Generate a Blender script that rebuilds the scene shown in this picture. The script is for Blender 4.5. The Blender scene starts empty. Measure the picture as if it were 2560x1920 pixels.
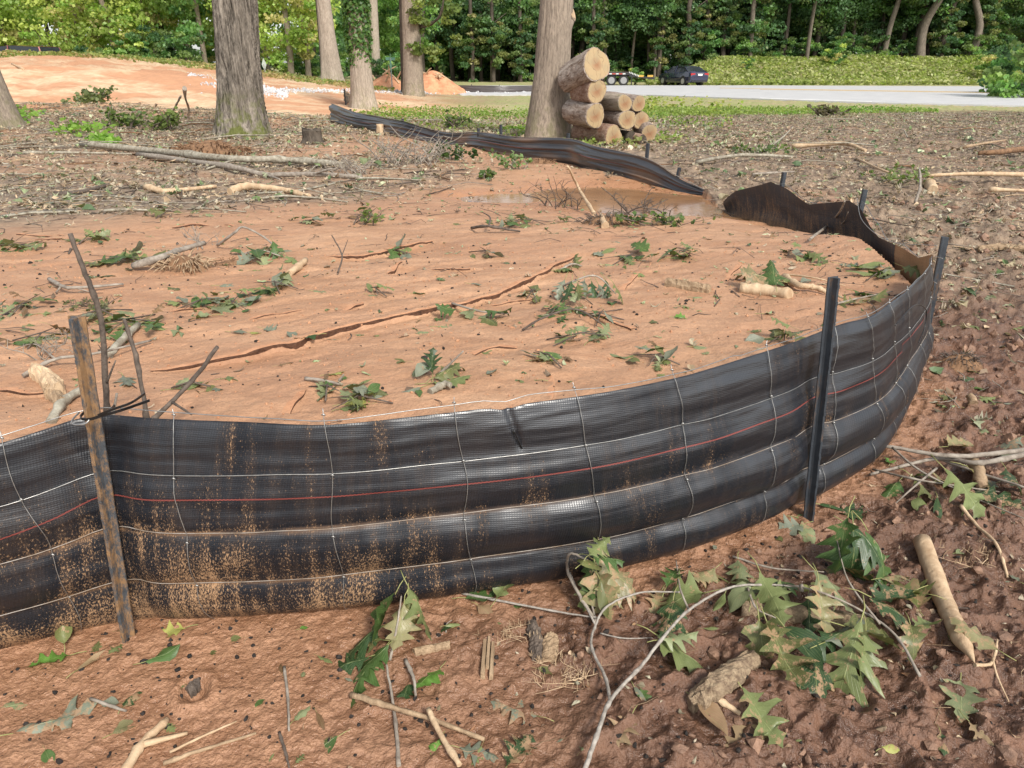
import bpy, math, random, time
import numpy as np
from mathutils import Vector, Matrix, Euler
T0 = time.time()
random.seed(7); RNG = np.random.default_rng(11)
SC = bpy.context.scene
COL = SC.collection

# ------------------------------------------------------------------ camera, sky, sun, exposure
CAM_H = 1.5; PITCH = math.radians(23.6); FPX = 1828.0
cam_d = bpy.data.cameras.new('camera'); cam = bpy.data.objects.new('camera', cam_d); COL.objects.link(cam)
cam.location = (0, 0, CAM_H); cam.rotation_euler = (math.radians(90) - PITCH, 0, 0)
cam_d.sensor_width = 36.0; cam_d.lens = 36.0 * FPX / 2560.0
cam_d.clip_start = 0.05; cam_d.clip_end = 2000
SC.camera = cam
SUN_EL = math.radians(44); SUN_AZ = math.radians(152)      # azimuth measured from +y towards +x
world = bpy.data.worlds.new('World'); SC.world = world; world.use_nodes = True
wn = world.node_tree; bg = wn.nodes['Background']
sky = wn.nodes.new('ShaderNodeTexSky'); sky.sky_type = 'NISHITA'; sky.sun_disc = False
sky.sun_elevation = SUN_EL; sky.sun_rotation = SUN_AZ; sky.air_density = 1.0; sky.dust_density = 1.5; sky.ozone_density = 1.0
hsv = wn.nodes.new('ShaderNodeHueSaturation'); hsv.inputs['Saturation'].default_value = 0.30
wn.links.new(sky.outputs[0], hsv.inputs['Color']); wn.links.new(hsv.outputs[0], bg.inputs[0])
bg.inputs[1].default_value = 0.135
sun_d = bpy.data.lights.new('sun', 'SUN'); sun_d.energy = 2.8; sun_d.angle = math.radians(12); sun_d.color = (1.0, 0.95, 0.87)
sun = bpy.data.objects.new('sun', sun_d); COL.objects.link(sun)
sun_dir = Vector((math.sin(SUN_AZ) * math.cos(SUN_EL), math.cos(SUN_AZ) * math.cos(SUN_EL), math.sin(SUN_EL)))
sun.rotation_euler = sun_dir.to_track_quat('Z', 'Y').to_euler()
SC.view_settings.view_transform = 'Standard'; SC.view_settings.look = 'None'
SC.view_settings.exposure = 0.66; SC.view_settings.gamma = 1.0; SC.view_settings.use_curve_mapping = False
SC.cycles.max_bounces = 6; SC.cycles.diffuse_bounces = 3; SC.cycles.glossy_bounces = 2
SC.cycles.transmission_bounces = 2; SC.cycles.transparent_max_bounces = 4

# ------------------------------------------------------------------ maths helpers
def ray(px, py):
    cx = (px - 1280) / FPX; cy = (960 - py) / FPX
    return np.array([cx, math.cos(PITCH) + cy * math.sin(PITCH), -math.sin(PITCH) + cy * math.cos(PITCH)])
def gz(px, py, z):
    d = ray(px, py); t = (z - CAM_H) / d[2]
    return Vector((d[0] * t, d[1] * t, z))
def gy(px, py, y):
    d = ray(px, py); t = y / d[1]
    return Vector((d[0] * t, y, CAM_H + d[2] * t))
def sm(a, b, v):
    t = np.clip((v - a) / (b - a), 0, 1); return t * t * (3 - 2 * t)
def _h(ix, iy, seed):
    n = (ix.astype(np.int64) * 374761393 + iy.astype(np.int64) * 668265263 + seed * 1442695041) & 0xffffffff
    n = ((n ^ (n >> 13)) * 1274126177) & 0xffffffff
    n = (n ^ (n >> 16)) & 0xffff
    return n / 65535.0
def vn(x, y, seed=0):
    x0 = np.floor(x); y0 = np.floor(y); fx = x - x0; fy = y - y0
    fx = fx * fx * (3 - 2 * fx); fy = fy * fy * (3 - 2 * fy)
    a = _h(x0, y0, seed); b = _h(x0 + 1, y0, seed); c = _h(x0, y0 + 1, seed); d = _h(x0 + 1, y0 + 1, seed)
    return (a + (b - a) * fx) * (1 - fy) + (c + (d - c) * fx) * fy
def fbm(x, y, seed=0, o=4, ridged=False):
    s = 0; a = .5; t = 0
    for i in range(o):
        n = vn(x, y, seed + i * 17)
        if ridged: n = 1 - abs(2 * n - 1)
        s = s + a * n; t += a; a *= .5
        x, y = x * 1.97 * .8 - y * 1.97 * .6 + 3.1, x * 1.97 * .6 + y * 1.97 * .8 + 1.7
    return s / t

# ------------------------------------------------------------------ object helpers
def tag(o, label=None, cat=None, group=None, kind=None):
    if label: o['label'] = label
    if cat: o['category'] = cat
    if group: o['group'] = group
    if kind: o['kind'] = kind
    return o
def empty(name, loc, label, cat, group=None, rotz=0):
    o = bpy.data.objects.new(name, None); COL.objects.link(o); o.location = loc; o.rotation_euler = (0, 0, rotz)
    o.empty_display_size = .1
    return tag(o, label, cat, group)
def link(name, me, parent=None, loc=(0, 0, 0)):
    o = bpy.data.objects.new(name, me); COL.objects.link(o); o.location = loc
    if parent is not None: o.parent = parent
    return o
def np_mesh(name, V, F, mat=None, smooth=True, colors=None, uvs=None, layer='tint'):
    """V (n,3); F (m,k) of one face size."""
    V = np.asarray(V, dtype=np.float32); F = np.asarray(F, dtype=np.int32)
    me = bpy.data.meshes.new(name); n, k = F.shape
    me.vertices.add(len(V)); me.vertices.foreach_set('co', V.ravel())
    me.loops.add(n * k); me.loops.foreach_set('vertex_index', F.ravel())
    me.polygons.add(n); me.polygons.foreach_set('loop_start', np.arange(0, n * k, k, dtype=np.int32))
    me.polygons.foreach_set('use_smooth', np.full(n, smooth, dtype=bool))
    if uvs is not None:
        ul = me.uv_layers.new(name='UVMap'); ul.data.foreach_set('uv', np.asarray(uvs, dtype=np.float32)[F.ravel()].ravel())
    if colors is not None:
        ca = me.color_attributes.new(layer, 'FLOAT_COLOR', 'POINT')
        ca.data.foreach_set('color', np.asarray(colors, dtype=np.float32).ravel())
    me.update(calc_edges=True); me.validate(verbose=False)
    if mat: me.materials.append(mat)
    return me
class MB:
    """mixed polygon collector"""
    def __init__(s): s.v = []; s.f = []
    def add(s, vs, fs):
        b = len(s.v); s.v += [tuple(v) for v in vs]; s.f += [tuple(b + i for i in f) for f in fs]
    def box(s, c, d, M=None):
        cx, cy, cz = c; dx, dy, dz = [q / 2 for q in d]
        vs = [Vector((cx + sx * dx, cy + sy * dy, cz + sz * dz)) for sz in (-1, 1) for sy in (-1, 1) for sx in (-1, 1)]
        if M: vs = [M @ v for v in vs]
        s.add(vs, [(0, 2, 3, 1), (4, 5, 7, 6), (0, 1, 5, 4), (2, 6, 7, 3), (0, 4, 6, 2), (1, 3, 7, 5)])
    def tube(s, pts, rad, n=6, caps=True, jit=0.0, rnd=random):
        pts = [Vector(p) for p in pts]
        if not hasattr(rad, '__len__'): rad = [rad] * len(pts)
        b = len(s.v); up = None
        for i, p in enumerate(pts):
            t = (pts[min(i + 1, len(pts) - 1)] - pts[max(i - 1, 0)]).normalized()
            if up is None:
                up = Vector((0, 0, 1)) if abs(t.z) < .9 else Vector((1, 0, 0))
            a = t.cross(up); a = a.normalized() if a.length > 1e-6 else Vector((1, 0, 0)); c = a.cross(t).normalized(); up = c
            for k in range(n):
                w = 2 * math.pi * k / n; r = rad[i] * (1 + jit * (rnd.random() - .5))
                s.v.append(tuple(p + a * (r * math.cos(w)) + c * (r * math.sin(w))))
        for i in range(len(pts) - 1):
            for k in range(n):
                s.f.append((b + i * n + k, b + i * n + (k + 1) % n, b + (i + 1) * n + (k + 1) % n, b + (i + 1) * n + k))
        if caps:
            s.f.append(tuple(b + k for k in reversed(range(n)))); e = b + (len(pts) - 1) * n
            s.f.append(tuple(e + k for k in range(n)))
    def cyl(s, a, b, r, n=16): s.tube([a, b], r, n)
    def mesh(s, name, mat, smooth=False):
        me = bpy.data.meshes.new(name); me.from_pydata(s.v, [], s.f); me.update()
        if smooth: me.polygons.foreach_set('use_smooth', [len(f) < 5 for f in s.f])
        if mat: me.materials.append(mat)
        return me
    def build(s, name, mat, parent=None, smooth=False, loc=(0, 0, 0)):
        return link(name, s.mesh(name, mat, smooth), parent, loc)
def spline(pts, n):
    """Catmull-Rom through pts, n samples per span"""
    P = [Vector(p) for p in pts]; P = [P[0] * 2 - P[1]] + P + [P[-1] * 2 - P[-2]]; out = []
    for i in range(1, len(P) - 2):
        for k in range(n):
            t = k / n
            out.append(.5 * ((2 * P[i]) + (P[i + 1] - P[i - 1]) * t + (2 * P[i - 1] - 5 * P[i] + 4 * P[i + 1] - P[i + 2]) * t * t + (3 * P[i] - P[i - 1] - 3 * P[i + 1] + P[i + 2]) * t ** 3))
    out.append(P[-2]); return out

# ------------------------------------------------------------------ materials
class NT:
    def __init__(s, name):
        s.m = bpy.data.materials.new(name); s.m.use_nodes = True; s.t = s.m.node_tree
        s.b = s.t.nodes['Principled BSDF']; s.out = s.t.nodes['Material Output']; s._tc = None
    def n(s, typ, **kw):
        o = s.t.nodes.new(typ)
        for k, v in kw.items(): setattr(o, k, v)
        return o
    def l(s, a, b): s.t.links.new(a, b)
    def co(s, out='Object', scale=None):
        if s._tc is None: s._tc = s.n('ShaderNodeTexCoord')
        o = s._tc.outputs[out]
        if scale is not None:
            mp = s.n('ShaderNodeMapping'); mp.inputs['Scale'].default_value = scale; s.l(o, mp.inputs[0]); o = mp.outputs[0]
        return o
    def noise(s, scale, detail=4, rough=.55, co=None, dist=0):
        o = s.n('ShaderNodeTexNoise'); o.inputs['Scale'].default_value = scale; o.inputs['Detail'].default_value = detail
        o.inputs['Roughness'].default_value = rough; o.inputs['Distortion'].default_value = dist
        s.l(co if co is not None else s.co(), o.inputs['Vector']); return o.outputs['Fac']
    def voro(s, scale, co=None, feature='F1', rnd=1):
        o = s.n('ShaderNodeTexVoronoi', feature=feature); o.inputs['Scale'].default_value = scale; o.inputs['Randomness'].default_value = rnd
        s.l(co if co is not None else s.co(), o.inputs['Vector']); return o.outputs['Distance']
    def ramp(s, fac, stops):
        o = s.n('ShaderNodeValToRGB'); e = o.color_ramp.elements
        while len(e) < len(stops): e.new(.5)
        for el, (p, c) in zip(e, stops):
            el.position = p; el.color = (c, c, c, 1) if not hasattr(c, '__len__') else (*c, 1)
        s.l(fac, o.inputs[0]); return o.outputs[0]
    def mix(s, fac, a, b, mode='MIX'):
        o = s.n('ShaderNodeMix', data_type='RGBA', blend_type=mode)
        for i, v in ((0, fac), (6, a), (7, b)):
            if isinstance(v, (int, float)): o.inputs[i].default_value = v if i == 0 else (v, v, v, 1)
            elif isinstance(v, tuple): o.inputs[i].default_value = (*v, 1)
            else: s.l(v, o.inputs[i])
        return o.outputs[2]
    def math(s, op, a, b=None):
        o = s.n('ShaderNodeMath', operation=op)
        for i, v in enumerate((a, b)):
            if v is None: continue
            if isinstance(v, (int, float)): o.inputs[i].default_value = v
            else: s.l(v, o.inputs[i])
        return o.outputs[0]
    def bump(s, h, strength, dist, normal=None):
        o = s.n('ShaderNodeBump'); o.inputs['Strength'].default_value = strength; o.inputs['Distance'].default_value = dist
        s.l(h, o.inputs['Height'])
        if normal is not None: s.l(normal, o.inputs['Normal'])
        return o.outputs[0]
    def set(s, color=None, rough=None, normal=None, spec=None, metal=None):
        for nm, v in (('Base Color', color), ('Roughness', rough), ('Normal', normal), ('Specular IOR Level', spec), ('Metallic', metal)):
            if v is None: continue
            if isinstance(v, (int, float)): s.b.inputs[nm].default_value = v
            elif isinstance(v, tuple): s.b.inputs[nm].default_value = (*v, 1)
            else: s.l(v, s.b.inputs[nm])
        return s.m
    def attr(s, name):
        o = s.n('ShaderNodeAttribute'); o.attribute_name = name; return o
def simple(name, c1, c2, scale, rough=.6, bump=.3, bd=.01, co=None, spec=.4, detail=5, metal=0):
    t = NT(name); v = t.co(scale=co) if co else t.co()
    f = t.noise(scale, detail, .6, v)
    nb = t.bump(t.noise(scale * 2.3, 5, .65, v), bump, bd)
    return t.set(t.mix(t.ramp(f, [(.3, 0), (.7, 1)]), c1, c2), rough, nb, spec, metal)
def flat(name, c, rough=.5, metal=0.0, spec=.5):
    t = NT(name); f = t.noise(9, 4); g = tuple(q * .75 for q in c)
    return t.set(t.mix(f, g, c), rough, None, spec, metal)

def leaf_material(name, trans=.35, rough=.45, mud=.35, tint='tint', veins=False):
    t = NT(name); a = t.attr(tint).outputs['Color']
    col = a
    nz = t.noise(28, 4, .6)
    col = t.mix(t.ramp(nz, [(.3, 0), (.7, 1)]), t.mix(1.0, a, (.72, .74, .7), 'MULTIPLY'), a)
    if veins:
        uv = t.n('ShaderNodeUVMap'); sp = t.n('ShaderNodeSeparateXYZ'); t.l(uv.outputs[0], sp.inputs[0])
        v = t.math('ABSOLUTE', sp.outputs[1])
        mid = t.ramp(v, [(.0, 1), (.035, 0)])
        w = t.math('SUBTRACT', t.math('MULTIPLY', sp.outputs[0], 7.0), t.math('MULTIPLY', v, 5.0))
        fr = t.math('FRACT', w); side = t.ramp(fr, [(.0, 1), (.09, 0), (.93, 0), (1.0, 1)])
        vein = t.math('MAXIMUM', mid, t.math('MULTIPLY', side, .55))
        col = t.mix(t.math('MULTIPLY', vein, .6), col, (.42, .46, .2))
        t.l(t.bump(t.math('ADD', vein, t.math('MULTIPLY', nz, .5)), .5, .003), t.b.inputs['Normal'])
    if mud:
        m = t.ramp(t.noise(38, 6, .75), [(.70 - mud * .26, 0), (.73 - mud * .25, 1)])
        col = t.mix(t.math('MULTIPLY', m, .8), col, (.42, .26, .15))
    t.set(col, rough, None, .4)
    tr = t.n('ShaderNodeBsdfTranslucent'); t.l(t.mix(1.0, col, (1.1, 1.25, .7), 'MULTIPLY'), tr.inputs[0])
    mx = t.n('ShaderNodeMixShader'); mx.inputs[0].default_value = trans
    t.l(t.b.outputs[0], mx.inputs[1]); t.l(tr.outputs[0], mx.inputs[2]); t.l(mx.outputs[0], t.out.inputs[0])
    return t.m

M = {}
M['foliage'] = leaf_material('foliage', .5, .45, 0)
M['litter'] = leaf_material('litter_leaf', .12, .5, .10)
M['leaf'] = leaf_material('oak_leaf', .22, .42, .22, veins=True)

def bark(name, c1, c2, sx=9, sz=1.6, bump=.9, bd=.03, moss=0):
    t = NT(name); v = t.co(scale=(sx, sx, sz)); f = t.noise(1.4, 7, .65, v, .6)
    g = t.noise(4.2, 5, .7, v)
    big = t.noise(1.1, 3)
    col = t.mix(t.ramp(f, [(.36, 0), (.6, 1)]), c1, c2)
    col = t.mix(t.ramp(g, [(.45, 0), (.7, .45)]), col, tuple(min(1, q * 1.5) for q in c2))
    col = t.mix(t.ramp(big, [(.35, .35), (.65, 0)]), col, c1)
    if moss:
        sp = t.n('ShaderNodeSeparateXYZ'); t.l(t.co(), sp.inputs[0])
        mz = t.ramp(sp.outputs[2], [(.15, 1), (.75, 0)])
        mm = t.math('MULTIPLY', t.math('MULTIPLY', mz, t.ramp(t.noise(7, 4), [(.45, 0), (.6, 1)])), moss)
        col = t.mix(mm, col, (.13, .14, .045))
    nb = t.bump(t.math('ADD', f, t.math('MULTIPLY', g, .4)), bump, bd)
    return t.set(col, .85, nb, .15)
M['bark_oak'] = bark('bark_oak', (.05, .042, .034), (.33, .285, .235), 11, 2.2, 1, .04, 1)
M['bark_grey'] = bark('bark_grey', (.15, .12, .095), (.33, .27, .21), 26, 5, .8, .012, .4)
M['bark_pale'] = bark('bark_pale', (.20, .165, .13), (.40, .335, .27), 22, 4, .7, .012, .3)
M['bark_mid'] = bark('bark_mid', (.085, .07, .055), (.20, .165, .13), 14, 3, .8, .012)
M['bark_dark'] = bark('bark_dark', (.04, .032, .025), (.11, .09, .07), 9, 2, .8, .02)
M['bark_log'] = bark('bark_log', (.13, .085, .06), (.42, .36, .31), 14, 5, 1, .02)
M['bark_log_red'] = bark('bark_log_red', (.16, .075, .045), (.36, .27, .21), 12, 7, 1, .02)
M['branch'] = simple('branch_bark', (.15, .12, .095), (.36, .315, .26), 30, .8, .6, .004)
M['branch_grey'] = simple('branch_grey', (.18, .155, .13), (.42, .38, .33), 55, .8, .7, .004)
M['branch_dark'] = simple('branch_dark', (.05, .038, .03), (.15, .115, .09), 40, .8, .6, .004)
M['branch_lichen'] = simple('branch_lichen', (.15, .12, .085), (.42, .39, .31), 26, .85, .7, .006)
M['bare_wood'] = simple('bare_wood', (.36, .235, .135), (.60, .45, .29), 22, .7, .8, .006, (1, 1, .4))
M['split_wood'] = simple('split_wood', (.20, .13, .075), (.46, .33, .205), 38, .75, .9, .006, (1, .2, 1))
M['rough_bark'] = simple('rough_bark', (.17, .11, .07), (.50, .375, .24), 75, .9, 1, .012, detail=8)
M['root'] = simple('root_fibre', (.10, .055, .03), (.30, .17, .09), 22, .9, .8, .01)
# ------------------------------------------------------------------ fence plan (used by the ground too)
# pairs: top-of-fabric pixel, foot-of-fabric pixel, both on the outer side
PAIR = [((-420, 1190), (-330, 1720)), ((2, 1100), (110, 1602)), ((230, 1043), (350, 1553)), ((424, 1045), (479, 1551)), ((811, 1042), (829, 1527)),
        ((1135, 1011), (1149, 1488)), ((1433, 975), (1463, 1440)), ((1682, 927), (1678, 1388)), ((1916, 865), (1865, 1320)),
        ((2040, 826), (1995, 1262)), ((2110, 806), (2044, 1240))]
TOPZ, FOOT, TOPP = [], [], []
for tp, ft in PAIR:
    TOPP.append(gz(tp[0], tp[1], .67)); FOOT.append(gz(ft[0], ft[1], 0))
TOPP += [Vector((1.30, 2.52, .67)), Vector((1.50, 2.74, .67)), Vector((1.68, 2.96, .67)), Vector((1.86, 3.20, .67)), Vector((1.97, 3.38, .67))]
FOOT += [Vector((1.44, 2.60, 0)), Vector((1.65, 2.85, 0)), Vector((1.82, 3.07, 0)), Vector((1.98, 3.30, 0)), Vector((2.09, 3.50, 0))]
TOPC = spline(TOPP, 12); FOOTC = spline(FOOT, 12)
RET = [Vector((1.99, 3.42, 0)), Vector((2.06, 3.8, 0)), Vector((2.13, 4.3, 0)), Vector((2.24, 4.87, 0)), Vector((2.12, 5.3, 0)), Vector((2.02, 5.77, 0)), Vector((1.86, 6.2, 0)), Vector((1.84, 6.5, 0))]
RETC = spline(RET, 8)
SEP = [(-6, 1.05)] + [(v.x * .25 + w.x * .75 - .012, max(v.y * .25 + w.y * .75 + .015, v.y + .055 if v.x < .3 else 0)) for v, w in zip(FOOTC[::3], TOPC[::3])] + [(v.x + .0, v.y) for v in RETC[::2]]
SEP = np.array(SEP)
POLY = np.vstack([SEP, [(1.9, 30), (-40, 30), (-40, 1.0)]])

def seg_dist(x, y, P):
    d = np.full(x.shape, 1e9)
    for (ax, ay), (bx, by) in zip(P[:-1], P[1:]):
        vx, vy = bx - ax, by - ay; L = vx * vx + vy * vy + 1e-12
        t = np.clip(((x - ax) * vx + (y - ay) * vy) / L, 0, 1)
        d = np.minimum(d, np.hypot(x - ax - t * vx, y - ay - t * vy))
    return d
def in_poly(x, y, P):
    r = np.zeros(x.shape, bool); n = len(P); j = n - 1
    for i in range(n):
        xi, yi = P[i]; xj, yj = P[j]
        if yi != yj:
            c = ((yi > y) != (yj > y)) & (x < (xj - xi) * (y - yi) / (yj - yi) + xi); r ^= c
        j = i
    return r
# rill edges in the sediment: pixel tracks on the mud at z=.5; ground below (towards the camera) sinks
LEDGE_PX = [([(375, 925), (560, 893), (700, 862), (800, 838), (830, 826), (1000, 778), (1090, 764), (1140, 757), (1205, 742), (1330, 690), (1400, 648), (1440, 622)], .030, .40),
            ([(790, 632), (900, 628), (1000, 612), (1060, 598), (1085, 592)], .022, .35),
            ([(1075, 662), (1120, 664), (1180, 668)], .014, .25),
            ([(960, 678), (985, 665), (1005, 640)], .016, .2),
            ([(1495, 782), (1540, 795), (1590, 815)], .014, .2),
            ([(1815, 700), (1835, 670), (1860, 650)], .012, .2),
            ([(720, 1030), (760, 985), (775, 960)], .014, .2),
            ([(1375, 1000), (1378, 960), (1372, 930)], .010, .2),
            ([(40, 590), (110, 590), (170, 588)], .012, .25),
            ([(0, 975), (80, 978), (190, 990)], .014, .2),
            ([(420, 775), (470, 768), (520, 762)], .010, .2), ([(850, 778), (880, 762), (912, 752)], .010, .2), ([(955, 683), (975, 668), (997, 652)], .014, .2), ([(1233, 748), (1290, 738), (1350, 726)], .012, .2),
            ([(60, 602), (115, 596), (175, 592)], .012, .2), ([(620, 800), (700, 782), (760, 776)], .008, .2), ([(1560, 720), (1575, 690), (1600, 668)], .010, .2), ([(430, 560), (520, 552), (600, 556)], .010, .2), ([(1180, 880), (1240, 862), (1300, 858)], .008, .2)]
LEDGE = []
for tr, st, w in LEDGE_PX:
    p = [gz(a, b, .5) for a, b in tr]; s = spline(p, 6)
    LEDGE.append((np.array([(v.x + .03 * (vn(np.array([v.x * 9]), np.array([v.y * 9]), 5)[0] - .5), v.y + .05 * (vn(np.array([v.x * 13]), np.array([v.y * 3]), 9)[0] - .5)) for v in s]), st, w))
PUD = [gz(1640, 505, .36), gz(1480, 478, .36), gz(1240, 492, .36), gz(1790, 525, .36)]

def zones(x, y):
    """inside weight, litter weight, grass weight, clay weight"""
    ins = in_poly(x, y, POLY).astype(float)
    a = x / np.maximum(y, .1)
    wob = (fbm(x * .6, y * .6, 41) - .5)
    # litter: left field beyond the sediment, right field everywhere outside the fence beyond 3.5 m
    lit_l = sm(5.6, 7.4, y + wob * 2.2 - .9 * np.clip(x + 1.2, -9, 9) * .9)
    lit_l = lit_l * sm(17.5, 15, y + wob * 3)
    lit_l = lit_l * (1 - .85 * sm(-4.2, -2.2, x) * sm(8.9, 10.2, y)) * (1 - .7 * sm(.52, .60, fbm(x * .55, y * .9, 43, 3)) * .6)
    lit_c = sm(11.5, 13.5, y + wob * 2) * sm(21, 17, y) * .85
    lit = np.where(ins > .5, np.maximum(lit_l * sm(.2, -1.2, x), lit_c), sm(3.8, 6.2, y + wob * 2))
    lit = np.where((x > 1) & (y > 8), np.maximum(lit, sm(25.5, 22, y + wob * 3)), lit)
    lit = lit * sm(26, 23.5, y)
    clay = sm(.05, -.15, a) * sm(13.5, 17, y + wob * 3)
    clay = clay * sm(43, 40, y)
    gr = sm(19.5, 22.5, y + wob * 4 - 2.2 * sm(.5, .1, a)) * sm(-.12, .02, a) * sm(.5, .40, a - .0 * y)
    gr = np.maximum(gr, sm(13, 16.5, y + wob * 5) * sm(-.13, -.05, a) * sm(.12, .02, a) * .6)
    gr = np.maximum(gr, sm(40, 42, y))
    gr = np.maximum(gr, sm(24, 27, y) * sm(-.05, .05, a))
    return ins, lit, gr, clay
def height(x, y, detail=True):
    x = np.asarray(x, float); y = np.asarray(y, float)
    ins = in_poly(x, y, POLY).astype(float)
    a = x / np.maximum(y, .1)
    zf = .42 + 0 * x
    hl = sm(-.03, -.60, a)
    yy = np.minimum(y, 43)
    zf = zf + hl * .054 * np.maximum(yy - 12, 0) - (1 - hl) * .34 * sm(12, 26, y)
    cut = hl * sm(15, 20, y) * sm(30, 24, y)
    zf = zf - .28 * cut * (.5 + fbm(x * .25, y * .1, 71))
    zf = zf - hl * .5 * np.clip(y - 40.5, 0, 3.2) * sm(-.42, -.55, a) - hl * .02 * np.clip(y - 46, 0, 20)
    bank = sm(.17, .27, a) * sm(60.5, 69, y)
    zf = zf + 1.75 * bank
    zin = np.where(y < 9, .5 - .10 * sm(4.5, 7, y) + .02 * sm(7.5, 9, y), 0) + np.where(y >= 9, zf, 0)
    zin = zin + .04 * sm(-1, -5, x) * sm(8, 4, y)
    zout = zf * sm(2.9, 8.0, y)
    if detail is not None:
        d = seg_dist(x, y, SEP)
        w = ins * sm(.0, .05, d)
        w = np.where(y > 6.3, np.maximum(w, ins), w)
        w = np.where((y > 6.0) & (x > 1.2) & (x < 2.6), sm(6.0, 7.2, y) * ins + w * (1 - sm(6.0, 7.2, y)), w)
    else: w = ins
    z = zin * w + zout * (1 - w)
    z = z - .10 * np.exp(-((x - 2.15) / .45) ** 2) * sm(4.3, 5.2, y) * sm(6.9, 6.2, y) * w
    # mound of sediment spilling against the return fence
    z = z + .06 * np.exp(-((x - 2.0) ** 2 / .06 + (y - 4.4) ** 2 / 1.2)) * w
    # puddle hollow
    for p, r in zip(PUD, (.85, .55, .36, .45)):
        pm = np.clip(1.5 * np.exp(-(((x - p.x) / (r * 1.15)) ** 2 + ((y - p.y) / (r * .8)) ** 2)), 0, 1) * (w > .3); z = z * (1 - pm) + .325 * pm
    if not detail: return z
    near = sm(30, 14, y)
    hq = gz(487, 1728, 0); hd = np.hypot(x - hq.x, (y - hq.y) * .9); z = z - .032 * np.exp(-(hd / .026) ** 2) + .012 * np.exp(-((hd - .048) / .014) ** 2)
    # broad undulation
    pd = 1 - .9 * np.exp(-(((x - .9) / 1.9) ** 2 + ((y - 6.9) / 1.5) ** 2))
    z = z + (fbm(x * .5, y * .5, 3, 3) - .5) * .08 * near * sm(1.5, 5, y) * pd
    mi = ins * (1 - sm(6, 8, y))
    z = z + (fbm(x * 2.1, y * 2.1, 13, 4) - .5) * .026 * mi - .012 * mi * np.clip(fbm(x * .9 + y * .5, y * 2.6 - x * 1.1, 14, 4, True) - .62, 0, 1) / .38
    ru, rv = x * .80 + y * .60, -x * .60 + y * .80
    z = z - .013 * mi * np.clip(fbm(ru * .7, rv * 5.5, 16, 3, True) - .60, 0, 1) / .4
    z = z + (fbm(x * 28, y * 28, 15, 2) - .5) * .007 * mi
    # outside: rain-beaten silt on the left, trampled clods to the right
    out = 1 - ins
    rough = sm(-.75, .5, x + (y - 1.5) * .5 + .3 * (vn(x * 3, y * 3, 8) - .5)) * (1 - .45 * sm(.30, .12, seg_dist(x, y, SEP)))
    rough = rough * out
    z = z + out * (fbm(x * 5, y * 5, 23, 5) - .5) * (.016 + .075 * rough) * sm(.03, .15, seg_dist(x, y, SEP))
    rg = fbm(x * 9, y * 9, 31, 4, True)
    z = z + rough * (np.clip(rg - .45, 0, 1) ** 1.3) * .10 - rough * .016
    z = z + out * (fbm(x * 42, y * 42, 37, 3) - .5) * (.012 + .012 * rough) * sm(9, 4, y)
    cl = np.clip(vn(x * 24, y * 24, 51) - .62, 0, 1)
    z = z + out * cl * .03 * (.35 + rough) * sm(8, 4, y)
    # litter humps
    ln = np.where(ins > .5, sm(6, 8, y), sm(3, 5, y)) * near
    z = z + ln * (fbm(x * 2.4, y * 2.4, 61, 4) - .5) * .10 * pd + ln * (fbm(x * 9, y * 9, 62, 3) - .5) * .03 * pd
    # clay slope ruts
    cy = hl * sm(13, 18, y) * sm(44, 38, y)
    z = z + cy * (fbm(x * .8, y * .5, 81, 4, True) - .5) * .30
    # bank roughness
    z = z + bank * (fbm(x * .35, y * .35, 91, 3) - .5) * .5
    for P, st, wd in LEDGE:
        x0, x1 = P[:, 0].min() - wd, P[:, 0].max() + wd; y0, y1 = P[:, 1].min() - wd, P[:, 1].max() + wd
        m = (x > x0) & (x < x1) & (y > y0) & (y < y1) & (ins > .5)
        if not m.any(): continue
        xs, ys = x[m], y[m]; best = np.full(xs.shape, 1e9); side = np.zeros(xs.shape); tt = np.zeros(xs.shape)
        nseg = len(P) - 1
        for i in range(nseg):
            ax, ay = P[i]; vx, vy = P[i + 1] - P[i]; L = vx * vx + vy * vy + 1e-12
            t = np.clip(((xs - ax) * vx + (ys - ay) * vy) / L, 0, 1)
            dx, dy = xs - ax - t * vx, ys - ay - t * vy; dd = np.hypot(dx, dy); k = dd < best
            best = np.where(k, dd, best); side = np.where(k, vx * dy - vy * dx, side); tt = np.where(k, (i + t) / nseg, tt)
        taper = np.sin(np.pi * np.clip(tt, .0, 1)) ** .4
        low = np.where(side < 0, 1.0, 0.0)
        z[m] = z[m] - st * taper * low * sm(0, .008, best) * (1 - .85 * sm(.05, wd, best)) + .15 * st * taper * (1 - low) * sm(.1, 0, best)
    return z
def H(x, y): return float(height(np.array([float(x)]), np.array([float(y)]))[0])
def gp(px, py, lo=1.0, hi=200.0):
    """first point of the ground seen through a pixel of the photograph"""
    d = ray(px, py)
    for st_ in (110, 26):
        t = lo * np.power(hi / lo, np.linspace(0, 1, st_))
        X = d[0] * t; Y = d[1] * t; Z = CAM_H + d[2] * t; g = height(X, Y)
        k = np.nonzero(Z <= g)[0]
        i = len(t) - 1 if len(k) == 0 else k[0]
        lo, hi = t[max(i - 1, 0)], t[i] * 1.0001
    return Vector((X[i], Y[i], g[i]))

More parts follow.
